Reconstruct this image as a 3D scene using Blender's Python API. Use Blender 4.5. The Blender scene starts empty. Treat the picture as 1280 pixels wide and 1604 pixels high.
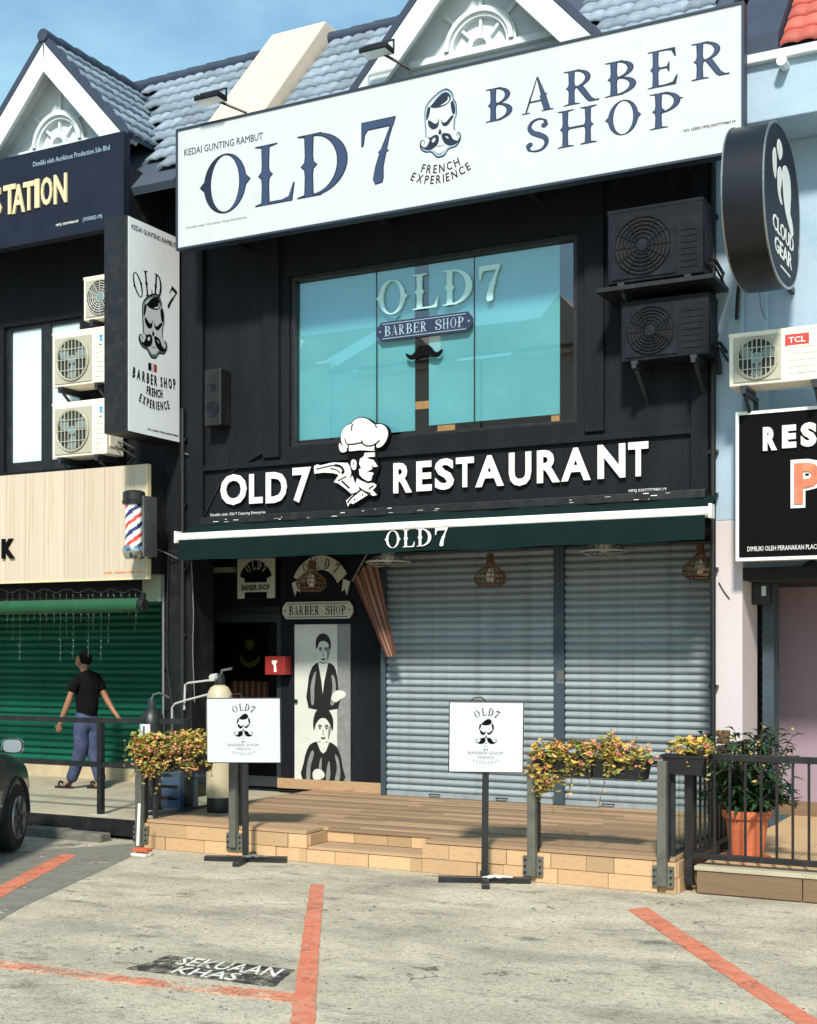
import bpy, bmesh, math, random
from mathutils import Vector, Matrix, Euler
R = math.radians
rnd = random.Random(7)
SC = bpy.context.scene
C = SC.collection

# ------------------------------------------------------------------ camera
F_PX, CX, HZ, YAW, CAM_Z = 2068.0, 640.0, 1020.0, R(27.56), 1.86
cam_d = bpy.data.cameras.new('camera'); cam = bpy.data.objects.new('camera', cam_d); C.objects.link(cam)
cam.location = (0, 0, CAM_Z); cam.rotation_euler = (R(90), 0, YAW)
cam_d.sensor_fit = 'HORIZONTAL'; cam_d.sensor_width = 36
cam_d.lens = F_PX / 1280 * 36; cam_d.shift_y = (HZ - 802) / 1280
cam_d.clip_start = 0.1; cam_d.clip_end = 2000
SC.camera = cam
SC.render.resolution_x, SC.render.resolution_y = 817, 1024

# ------------------------------------------------------------------ sky + sun
SUN_PROFILE, SUN_AZ = R(42), R(19)          # height of the sun seen square to the shop fronts; how far it stands to the right
sun_dir = Vector((math.tan(SUN_AZ), -1, math.tan(SUN_PROFILE))).normalized()      # towards the sun
sun_el = math.asin(sun_dir.z)
wd = bpy.data.worlds.new('World'); SC.world = wd; wd.use_nodes = True
nt = wd.node_tree; nt.nodes.clear()
out = nt.nodes.new('ShaderNodeOutputWorld'); bg = nt.nodes.new('ShaderNodeBackground')
sky = nt.nodes.new('ShaderNodeTexSky'); sky.sky_type = 'NISHITA'; sky.sun_disc = False
sky.sun_elevation = sun_el; sky.sun_rotation = math.atan2(sun_dir.x, sun_dir.y)
sky.air_density = 1.0; sky.dust_density = 0.7; sky.ozone_density = 1.0
tc = nt.nodes.new('ShaderNodeTexCoord'); mp = nt.nodes.new('ShaderNodeMapping'); mp.inputs['Scale'].default_value = (2.2, 2.2, 4.5)
nz = nt.nodes.new('ShaderNodeTexNoise'); nz.inputs['Scale'].default_value = 1.6; nz.inputs['Detail'].default_value = 7; nz.inputs['Roughness'].default_value = 0.55
cr = nt.nodes.new('ShaderNodeValToRGB'); cr.color_ramp.elements[0].position = 0.34; cr.color_ramp.elements[1].position = 0.70
mx = nt.nodes.new('ShaderNodeMix'); mx.data_type = 'RGBA'; mx.inputs['B'].default_value = (6.0, 7.6, 8.2, 1)
ml = nt.nodes.new('ShaderNodeMath'); ml.operation = 'MULTIPLY'; ml.inputs[1].default_value = 0.55
L = nt.links.new
L(tc.outputs['Generated'], mp.inputs['Vector']); L(mp.outputs['Vector'], nz.inputs['Vector']); L(nz.outputs['Fac'], cr.inputs['Fac'])
L(cr.outputs['Color'], ml.inputs[0]); L(ml.outputs['Value'], mx.inputs['Factor']); L(sky.outputs['Color'], mx.inputs['A'])
tn = nt.nodes.new('ShaderNodeMix'); tn.data_type = 'RGBA'; tn.blend_type = 'MULTIPLY'; tn.inputs['Factor'].default_value = 1; tn.inputs['B'].default_value = (.84, 1.10, 1.12, 1)
L(mx.outputs['Result'], tn.inputs['A']); L(tn.outputs['Result'], bg.inputs['Color']); L(bg.outputs['Background'], out.inputs['Surface'])
bg.inputs['Strength'].default_value = 0.15
sl = bpy.data.lights.new('sun', 'SUN'); sun = bpy.data.objects.new('sun', sl); C.objects.link(sun)
sl.energy = 5.0; sl.angle = R(6.0); sl.color = (1.0, 0.94, 0.84)
sun.rotation_euler = sun_dir.to_track_quat('Z', 'Y').to_euler(); sun.location = sun_dir * 60
vs = SC.view_settings
SC.display_settings.display_device = 'sRGB'
vs.view_transform = 'Standard'; vs.look = 'None'; vs.gamma = 1.0; vs.exposure = 0.0; vs.use_curve_mapping = False

# ------------------------------------------------------------------ surveying: photo bearings -> metres
SN, CS = math.sin(YAW), math.cos(YAW)
def atx(px, Y):
    t = (px - CX) / F_PX
    return Y * (t * CS - SN) / (CS + t * SN)
def at(px, py, Y):
    x = atx(px, Y); d = -x * SN + Y * CS
    return Vector((x, Y, CAM_Z + (HZ - py) / F_PX * d))
def atX(px, py, X):                      # on a plane X = const
    t = (px - CX) / F_PX
    Y = X * (CS + t * SN) / (t * CS - SN); return at(px, py, Y)
YD = 9.90                                # front of the timber deck
GS = 0.028                               # fall of the car park towards the shops
def gz(y): return GS * (YD - max(-7.0, y)) if y < YD else 0.0
def atz(px, py, z):                      # on a level plane
    lo = (HZ - py) / F_PX; t = (px - CX) / F_PX
    k = (t * CS - SN) / (CS + t * SN); d1 = -k * SN + CS
    Y = (z - CAM_Z) / (lo * d1); return Vector((k * Y, Y, z))
def atg(px, py, dz=0.0):                 # on the sloping car park
    lo = (HZ - py) / F_PX; t = (px - CX) / F_PX
    k = (t * CS - SN) / (CS + t * SN); d1 = -k * SN + CS
    Y = (GS * YD + dz - CAM_Z) / (lo * d1 + GS)
    return Vector((k * Y, Y, gz(Y) + dz))

# ------------------------------------------------------------------ materials
def lin(c):
    c = c / 255.0
    return c / 12.92 if c <= 0.04045 else ((c + 0.055) / 1.055) ** 2.4
def rgb(r, g, b): return (lin(r), lin(g), lin(b), 1)
MATS = {}
def mat(name, col, rough=0.6, metal=0.0, var=0.0, vscale=6.0, bump=0.0, bscale=40.0, dirt=None, dscale=2.0, damt=0.5, coat=0.0, spec=0.5, rand=0.0, emit=None, stretch=(1, 1, 1)):
    m = bpy.data.materials.new(name); m.use_nodes = True; n = m.node_tree.nodes; l = m.node_tree.links.new
    b = n['Principled BSDF']; b.inputs['Roughness'].default_value = rough; b.inputs['Metallic'].default_value = metal
    b.inputs['Coat Weight'].default_value = coat; b.inputs['Specular IOR Level'].default_value = spec
    b.inputs['Base Color'].default_value = col
    tcn = n.new('ShaderNodeTexCoord'); mpn = n.new('ShaderNodeMapping'); mpn.inputs['Scale'].default_value = stretch
    l(tcn.outputs['Object'], mpn.inputs['Vector']); cur = None
    if var > 0 or rand > 0:
        hs = n.new('ShaderNodeHueSaturation'); hs.inputs['Color'].default_value = col
        val = None
        if var > 0:
            t = n.new('ShaderNodeTexNoise'); t.inputs['Scale'].default_value = vscale; t.inputs['Detail'].default_value = 6; t.inputs['Roughness'].default_value = 0.62
            l(mpn.outputs['Vector'], t.inputs['Vector'])
            mr = n.new('ShaderNodeMapRange'); mr.inputs['From Min'].default_value = 0.25; mr.inputs['From Max'].default_value = 0.75
            mr.inputs['To Min'].default_value = 1 - var; mr.inputs['To Max'].default_value = 1 + var
            l(t.outputs['Fac'], mr.inputs['Value']); val = mr.outputs['Result']
        if rand > 0:
            oi = n.new('ShaderNodeObjectInfo'); mr2 = n.new('ShaderNodeMapRange')
            mr2.inputs['To Min'].default_value = 1 - rand; mr2.inputs['To Max'].default_value = 1 + rand
            l(oi.outputs['Random'], mr2.inputs['Value'])
            if val is None: val = mr2.outputs['Result']
            else:
                mm = n.new('ShaderNodeMath'); mm.operation = 'MULTIPLY'; l(val, mm.inputs[0]); l(mr2.outputs['Result'], mm.inputs[1]); val = mm.outputs['Value']
        l(val, hs.inputs['Value']); cur = hs.outputs['Color']
    if dirt is not None:
        t = n.new('ShaderNodeTexNoise'); t.inputs['Scale'].default_value = dscale; t.inputs['Detail'].default_value = 9; t.inputs['Roughness'].default_value = 0.68
        l(mpn.outputs['Vector'], t.inputs['Vector'])
        r = n.new('ShaderNodeMapRange'); r.inputs['From Min'].default_value = 0.48; r.inputs['From Max'].default_value = 0.72; r.inputs['To Max'].default_value = damt
        l(t.outputs['Fac'], r.inputs['Value'])
        mxn = n.new('ShaderNodeMix'); mxn.data_type = 'RGBA'; l(r.outputs['Result'], mxn.inputs['Factor'])
        mxn.inputs['A'].default_value = col
        if cur: l(cur, mxn.inputs['A'])
        mxn.inputs['B'].default_value = dirt; cur = mxn.outputs['Result']
        rr = n.new('ShaderNodeMapRange'); rr.inputs['To Min'].default_value = rough; rr.inputs['To Max'].default_value = min(1, rough + .25)
        l(r.outputs['Result'], rr.inputs['Value']); l(rr.outputs['Result'], b.inputs['Roughness'])
    if cur: l(cur, b.inputs['Base Color'])
    if bump > 0:
        t = n.new('ShaderNodeTexNoise'); t.inputs['Scale'].default_value = bscale; t.inputs['Detail'].default_value = 5
        l(mpn.outputs['Vector'], t.inputs['Vector']); bn = n.new('ShaderNodeBump'); bn.inputs['Strength'].default_value = bump; bn.inputs['Distance'].default_value = 0.02
        l(t.outputs['Fac'], bn.inputs['Height']); l(bn.outputs['Normal'], b.inputs['Normal'])
    if emit: b.inputs['Emission Color'].default_value = emit[0]; b.inputs['Emission Strength'].default_value = emit[1]
    MATS[name] = m; return m
def glassmat(name, tint=(.93, .97, .96, 1), ior=1.45, rough=0.0, gain=1.0):
    m = bpy.data.materials.new(name); m.use_nodes = True; n = m.node_tree.nodes; l = m.node_tree.links.new
    n.remove(n['Principled BSDF']); o = n['Material Output']
    f = n.new('ShaderNodeFresnel'); f.inputs['IOR'].default_value = ior
    g = n.new('ShaderNodeBsdfGlossy'); g.inputs['Roughness'].default_value = rough; t = n.new('ShaderNodeBsdfTransparent'); t.inputs['Color'].default_value = tint
    k = n.new('ShaderNodeMath'); k.operation = 'MULTIPLY'; k.inputs[1].default_value = gain; k.use_clamp = True
    x = n.new('ShaderNodeMixShader'); l(f.outputs['Fac'], k.inputs[0])
    ge = n.new('ShaderNodeNewGeometry'); k2 = n.new('ShaderNodeMath'); k2.operation = 'SUBTRACT'; k2.inputs[0].default_value = 1; l(ge.outputs['Backfacing'], k2.inputs[1])
    k3 = n.new('ShaderNodeMath'); k3.operation = 'MULTIPLY'; l(k.outputs['Value'], k3.inputs[0]); l(k2.outputs['Value'], k3.inputs[1]); l(k3.outputs['Value'], x.inputs['Fac'])
    l(t.outputs['BSDF'], x.inputs[1]); l(g.outputs['BSDF'], x.inputs[2]); l(x.outputs['Shader'], o.inputs['Surface'])
    MATS[name] = m; return m
M = MATS
mat('black_wall', rgb(13, 17, 24), .72, spec=.25, var=.35, vscale=2.5, bump=.35, bscale=55, dirt=rgb(40, 45, 52), dscale=3.4, damt=.3, stretch=(1.2, 1, .22))
mat('black_pillar', rgb(17, 19, 22), .6, spec=.3, var=.4, vscale=4, bump=.3, dirt=rgb(60, 62, 60), dscale=6, damt=.35)
mat('black_metal', rgb(24, 25, 27), .42, var=.3, vscale=12, dirt=rgb(70, 66, 60), dscale=9, damt=.3)
mat('black_inside', rgb(20, 20, 20), .8)
mat('dark_metal', rgb(58, 62, 66), .4, metal=.4, var=.25, vscale=9)
mat('steel', rgb(150, 152, 150), .32, metal=.85, var=.2, vscale=14)
mat('sign_white', rgb(196, 198, 200), .34, var=.02, vscale=1.5, dirt=rgb(178, 181, 184), dscale=1.3, damt=.35, coat=.15)
mat('blade_white', rgb(236, 238, 240), .34, var=.02, vscale=1.5, dirt=rgb(214, 217, 220), dscale=1.6, damt=.35); mat('sign_edge', rgb(40, 50, 66), .5)
mat('navy_print', rgb(52, 66, 96), .4, var=.10, vscale=5)
mat('navy_dark', rgb(24, 32, 52), .45)
mat('halo_print', rgb(150, 172, 186), .45); mat('halo_grey', rgb(92, 108, 112), .5); mat('drum_black', rgb(18, 21, 28), .35, spec=.4, var=.2, vscale=5)
mat('print_black', rgb(12, 13, 15), .8, spec=.08)
mat('print_grey', rgb(120, 124, 126), .5)
mat('print_white', rgb(196, 198, 200), .5)
mat('print_red', rgb(170, 50, 44), .5)
mat('station_board', rgb(22, 28, 44), .6, spec=.25, var=.12, vscale=3, dirt=rgb(40, 47, 64), dscale=2, damt=.3)
mat('cream_letter', rgb(228, 204, 160), .5)
mat('letter_white', rgb(230, 228, 222), .4, dirt=rgb(205, 200, 190), dscale=5, damt=.3)
mat('awning_green', rgb(11, 32, 32), .9, spec=.15, var=.22, vscale=5, bump=.25, bscale=9, dirt=rgb(14, 34, 34), dscale=3, damt=.5)
mat('awning_white', rgb(240, 238, 230), .7, dirt=rgb(160, 160, 150), dscale=7, damt=.5)
mat('shutter_blue', rgb(145, 156, 162), .5, var=.16, vscale=3, dirt=rgb(92, 90, 84), dscale=3.2, damt=.5, rand=.10, stretch=(1.6, 1, .5))
mat('shutter_guide', rgb(56, 70, 80), .5, var=.2)
mat('shutter_green', rgb(10, 90, 70), .55, spec=.25, var=.15, vscale=4, dirt=rgb(12, 50, 42), dscale=3, damt=.5, rand=.12)
mat('roll_green', rgb(18, 76, 46), .6, var=.2, vscale=7)
mat('cream_wood', rgb(200, 185, 164), .65, var=.10, vscale=3.5, rand=.05, dirt=rgb(168, 132, 98), dscale=2.6, damt=.6, stretch=(3.2, 1, .28))
mat('deck_wood', rgb(170, 140, 108), .72, var=.30, vscale=5, bump=.3, bscale=18, dirt=rgb(84, 64, 46), dscale=5, damt=.85, rand=.36, stretch=(.28, 7, 1))
mat('riser_wood', rgb(196, 162, 122), .7, var=.2, vscale=6, bump=.25, bscale=22, dirt=rgb(140, 92, 58), dscale=6, damt=.85, rand=.26, stretch=(.7, 1, 4))
mat('grout', rgb(58, 47, 38), .95)
mat('concrete', rgb(176, 166, 142), .85, var=.14, vscale=4, bump=.35, bscale=60, dirt=rgb(126, 120, 106), dscale=2.5, damt=.5)
mat('concrete_dark', rgb(110, 106, 96), .9, var=.3, vscale=5, bump=.6, bscale=30, dirt=rgb(58, 56, 52), dscale=3, damt=.7)
mat('tan_plinth', rgb(190, 172, 140), .8, var=.12, vscale=5, dirt=rgb(120, 108, 88), damt=.5)
mat('paint_orange', rgb(206, 116, 86), .8, var=.18, vscale=9, dirt=rgb(196, 164, 134), dscale=11, damt=.6)
mat('paint_orange_worn', rgb(212, 132, 102), .8, var=.16, vscale=9, dirt=rgb(212, 196, 170), dscale=7, damt=.95)
mat('paint_black', rgb(48, 46, 42), .9, var=.3, vscale=12, dirt=rgb(186, 174, 150), dscale=13, damt=.95)
mat('paint_white', rgb(226, 222, 208), .8, dirt=rgb(120, 116, 104), dscale=14, damt=.7)
mat('gable_white', rgb(200, 208, 212), .7, var=.06, vscale=3, bump=.15, dirt=rgb(160, 178, 188), dscale=2, damt=.35)
mat('trim_white', rgb(212, 218, 220), .6, var=.05, vscale=5, dirt=rgb(150, 166, 176), dscale=5, damt=.45)
mat('parapet_cream', rgb(216, 196, 174), .75, var=.06, vscale=4, bump=.2, dirt=rgb(186, 160, 134), dscale=2, damt=.3)
mat('tile_grey', rgb(134, 148, 160), .7, var=.25, vscale=9, bump=.2, dirt=rgb(74, 88, 106), dscale=5, damt=.6, rand=.22)
mat('tile_red', rgb(196, 98, 84), .7, var=.2, vscale=9, bump=.2, dirt=rgb(140, 60, 54), dscale=5, damt=.5, rand=.18)
mat('tile_under', rgb(64, 74, 88), .85)
mat('barge_dark', rgb(48, 58, 76), .7, var=.2)
mat('wall_blue', rgb(162, 183, 199), .72, var=.07, vscale=2, bump=.15, dirt=rgb(120, 156, 184), dscale=1.6, damt=.45)
mat('wall_pink', rgb(200, 189, 190), .7, var=.04, vscale=3, bump=.12, dirt=rgb(184, 168, 172), dscale=1.5, damt=.35)
mat('wall_purple', rgb(152, 132, 144), .75, var=.06, vscale=3, bump=.12)
mat('ac_cream', rgb(238, 230, 212), .5, var=.04, dirt=rgb(190, 178, 156), dscale=5, damt=.4)
mat('ac_grille', rgb(176, 172, 154), .5)
mat('ac_dark', rgb(24, 27, 34), .6, spec=.15, var=.15, vscale=6, dirt=rgb(62, 68, 76), dscale=7, damt=.3)
mat('ac_hole', rgb(34, 46, 46), .7)
mat('fan_blade', rgb(120, 140, 140), .5)
mat('badge_blue', rgb(40, 150, 200), .5)
mat('badge_red', rgb(196, 60, 52), .5)
mat('pale_pane', rgb(206, 222, 228), .25, var=.08, vscale=1.2, coat=.5)
mat('film_cyan', rgb(112, 182, 188), .5, var=.10, vscale=1.1, dirt=rgb(140, 200, 204), dscale=1.6, damt=.5)
mat('timber_orange', rgb(214, 140, 78), .6, var=.2, vscale=8)
mat('terracotta', rgb(206, 112, 74), .75, var=.14, vscale=6, bump=.2, dirt=rgb(150, 78, 52), dscale=5, damt=.5)
mat('soil', rgb(40, 32, 26), .95, bump=.8, bscale=60)
mat('leaf_dark', rgb(42, 72, 40), .42, var=.4, vscale=12, rand=.1)
mat('leaf_green', rgb(136, 138, 62), .5, var=.3, vscale=22)
mat('leaf_yellow', rgb(196, 160, 78), .55, var=.3, vscale=22)
mat('petal_pink', rgb(222, 146, 118), .6, var=.25, vscale=26)
mat('planter_black', rgb(22, 22, 24), .5)
mat('stem_brown', rgb(74, 58, 40), .8)
mat('post_grey', rgb(104, 104, 96), .5, metal=.25, var=.2, vscale=9, dirt=rgb(60, 58, 52), dscale=7, damt=.5)
mat('tile_brown', rgb(122, 98, 74), .5, var=.16, vscale=5, bump=.1, dirt=rgb(92, 74, 58), dscale=3, damt=.5, stretch=(.4, 1, 3))
mat('terrace_floor', rgb(196, 164, 122), .6, var=.14, vscale=4, dirt=rgb(140, 112, 84), damt=.4)
mat('tank_cream', rgb(188, 176, 146), .4, var=.06, vscale=6, dirt=rgb(176, 160, 128), dscale=5, damt=.45, coat=.2)
mat('pipe_white', rgb(190, 190, 182), .4, dirt=rgb(160, 158, 146), dscale=8, damt=.4)
mat('panel_sage', rgb(150, 156, 132), .8, var=.1)
mat('plaque_cream', rgb(196, 192, 174), .6, var=.08)
mat('plaque_navy', rgb(38, 48, 74), .45)
mat('bulb_letter', rgb(198, 240, 240), .4)
mat('rattan', rgb(98, 68, 40), .8, var=.25, vscale=22)
mat('flag_red', rgb(100, 40, 31), .8, var=.15, vscale=9)
mat('flag_pale', rgb(126, 104, 82), .8, var=.1, vscale=9)
mat('box_red', rgb(146, 40, 36), .5, var=.1)
mat('emblem_gold', rgb(176, 146, 58), .6)
mat('poster_pale', rgb(206, 206, 196), .55, var=.08, vscale=6)
mat('poster_mid', rgb(128, 130, 126), .55, var=.25, vscale=14)
mat('poster_black', rgb(20, 20, 20), .55)
mat('bin_blue', rgb(58, 78, 110), .5, var=.2)
mat('pole_white', rgb(240, 238, 232), .3, coat=.6); mat('pole_red', rgb(206, 72, 52), .3, coat=.6); mat('pole_blue', rgb(36, 42, 100), .3, coat=.6)
mat('chrome', rgb(190, 196, 198), .15, metal=1.0)
mat('car_paint', rgb(58, 72, 68), .3, metal=.35, coat=.8, dirt=rgb(90, 92, 84), dscale=5, damt=.3)
mat('car_glass', rgb(18, 24, 26), .06, spec=.8); mat('tyre', rgb(24, 24, 24), .85, bump=.3); mat('mirror_glass', rgb(200, 206, 208), .3, metal=.8)
mat('car_light', rgb(150, 30, 26), .2, coat=.7)
mat('skin', rgb(150, 104, 76), .55, var=.08, vscale=14); mat('hair_black', rgb(11, 10, 10), .75, spec=.15, bump=.5, bscale=90)
mat('shirt_black', rgb(13, 13, 16), .9, spec=.15, var=.25, vscale=12, bump=.5, bscale=14)
mat('jeans', rgb(64, 72, 98), .9, spec=.2, var=.4, vscale=9, bump=.9, bscale=11); mat('sandal', rgb(28, 22, 20), .7)
mat('cable_black', rgb(18, 18, 19), .6); mat('cable_white', rgb(222, 220, 210), .6); mat('cable_grey', rgb(110, 112, 110), .6)
mat('bulb_tiny', rgb(150, 176, 160), .4)
mat('broom_orange', rgb(190, 92, 54), .7, var=.2, vscale=30)
mat('opposite_wall', rgb(196, 176, 160), .8, var=.1, vscale=.4); mat('opposite_dark', rgb(70, 80, 88), .6); mat('opposite_roof', rgb(120, 80, 70), .8, var=.2)
mat('asphalt_patch', rgb(126, 122, 112), .92, var=.25, vscale=6, bump=.6, bscale=60, dirt=rgb(140, 136, 124), dscale=5, damt=.5)
glassmat('window_glass', (.92, .98, .99, 1), 1.55, 0.0, 4.5)
glassmat('rail_glass', (.86, .93, .90, 1), 1.45, 0.0, 1.2)
glassmat('door_glass', (.55, .58, .57, 1), 1.5, 0.0, 1.0)

def ground_material():
    m = bpy.data.materials.new('car_park'); m.use_nodes = True; n = m.node_tree.nodes; l = m.node_tree.links.new
    b = n['Principled BSDF']; b.inputs['Roughness'].default_value = .9; b.inputs['Specular IOR Level'].default_value = .25
    tcn = n.new('ShaderNodeTexCoord')
    def noise(s, d, r=.6, stretch=None):
        t = n.new('ShaderNodeTexNoise'); t.inputs['Scale'].default_value = s; t.inputs['Detail'].default_value = d; t.inputs['Roughness'].default_value = r
        if stretch:
            p = n.new('ShaderNodeMapping'); p.inputs['Scale'].default_value = stretch; p.inputs['Rotation'].default_value = (0, 0, R(-8)); l(tcn.outputs['Object'], p.inputs['Vector']); l(p.outputs['Vector'], t.inputs['Vector'])
        else: l(tcn.outputs['Object'], t.inputs['Vector'])
        return t.outputs['Fac']
    def rng(v, a, b_, c=0., d=1.):
        r = n.new('ShaderNodeMapRange'); r.inputs['From Min'].default_value = a; r.inputs['From Max'].default_value = b_; r.inputs['To Min'].default_value = c; r.inputs['To Max'].default_value = d
        l(v, r.inputs['Value']); return r.outputs['Result']
    def mixc(f, A, B):
        x = n.new('ShaderNodeMix'); x.data_type = 'RGBA'; l(f, x.inputs['Factor'])
        for k, v in (('A', A), ('B', B)):
            if isinstance(v, tuple): x.inputs[k].default_value = v
            else: l(v, x.inputs[k])
        return x.outputs['Result']
    c = mixc(rng(noise(1.1, 8, .62), .38, .64), rgb(222, 208, 182), rgb(188, 177, 154))
    c = mixc(rng(noise(.75, 10, .70, (.8, 1.7, 1)), .48, .66, 0, .7), c, rgb(136, 128, 114))
    c = mixc(rng(noise(2.6, 10, .74, (.8, 1.5, 1)), .55, .68, 0, .85), c, rgb(92, 87, 78))
    c = mixc(rng(noise(26, 4, .7), .50, .70, 0, .6), c, rgb(118, 110, 96))
    c = mixc(rng(noise(75, 3, .8), .56, .66, 0, .95), c, rgb(70, 66, 60))
    c = mixc(rng(noise(55, 3, .8), .57, .70, 0, .8), c, rgb(232, 224, 206))
    v = n.new('ShaderNodeTexVoronoi'); v.feature = 'F1'; v.inputs['Scale'].default_value = 7.5; v.inputs['Randomness'].default_value = 1; l(tcn.outputs['Object'], v.inputs['Vector'])
    spot = n.new('ShaderNodeMath'); spot.operation = 'MULTIPLY'; l(rng(v.outputs['Distance'], .07, .10, 1, 0), spot.inputs[0])
    l(rng(noise(4.0, 2), .56, .62), spot.inputs[1])
    c = mixc(spot.outputs['Value'], c, rgb(48, 44, 38))
    # hairline cracks, broken up so that they come and go
    v2 = n.new('ShaderNodeTexVoronoi'); v2.feature = 'DISTANCE_TO_EDGE'; v2.inputs['Scale'].default_value = .55
    wp = n.new('ShaderNodeVectorMath'); wp.operation = 'MULTIPLY_ADD'; nz2 = n.new('ShaderNodeTexNoise'); nz2.inputs['Scale'].default_value = 2.2; nz2.inputs['Detail'].default_value = 7
    l(tcn.outputs['Object'], nz2.inputs['Vector']); l(nz2.outputs['Color'], wp.inputs[0]); wp.inputs[1].default_value = (.9, .9, 0); l(tcn.outputs['Object'], wp.inputs[2]); l(wp.outputs['Vector'], v2.inputs['Vector'])
    ck = n.new('ShaderNodeMath'); ck.operation = 'MULTIPLY'; l(rng(v2.outputs['Distance'], .001, .007, .85, 0), ck.inputs[0]); l(rng(noise(1.3, 4), .52, .64), ck.inputs[1])
    c = mixc(ck.outputs['Value'], c, rgb(70, 64, 56))
    l(c, b.inputs['Base Color'])
    bp = n.new('ShaderNodeBump'); bp.inputs['Strength'].default_value = .9; bp.inputs['Distance'].default_value = .014; l(noise(55, 6, .75), bp.inputs['Height']); l(bp.outputs['Normal'], b.inputs['Normal'])
    MATS['car_park'] = m
ground_material()
def worn(name, lo, hi, fine=38.0, coarse=4.0):      # paint rubbed away in flakes, bare concrete showing through
    m = MATS[name]; n = m.node_tree.nodes; l = m.node_tree.links.new; o = n['Material Output']; b = n['Principled BSDF']
    t = n.new('ShaderNodeTexCoord'); k = []
    for s, d in ((fine, 4), (coarse, 5)):
        z = n.new('ShaderNodeTexNoise'); z.inputs['Scale'].default_value = s; z.inputs['Detail'].default_value = d; z.inputs['Roughness'].default_value = .7; l(t.outputs['Object'], z.inputs['Vector']); k.append(z.outputs['Fac'])
    a = n.new('ShaderNodeMath'); a.operation = 'ADD'; l(k[0], a.inputs[0]); l(k[1], a.inputs[1])
    r = n.new('ShaderNodeMapRange'); r.inputs['From Min'].default_value = lo; r.inputs['From Max'].default_value = hi; l(a.outputs['Value'], r.inputs['Value'])
    x = n.new('ShaderNodeMixShader'); tr = n.new('ShaderNodeBsdfTransparent'); l(r.outputs['Result'], x.inputs['Fac']); l(b.outputs['BSDF'], x.inputs[1]); l(tr.outputs['BSDF'], x.inputs[2]); l(x.outputs['Shader'], o.inputs['Surface'])
worn('paint_orange', 1.10, 1.24); worn('paint_orange_worn', .96, 1.12); worn('paint_black', 1.02, 1.16, 30, 5); worn('paint_white', 1.06, 1.18, 45, 8); worn('asphalt_patch', 1.12, 1.2, 12, 2.5)
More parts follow.
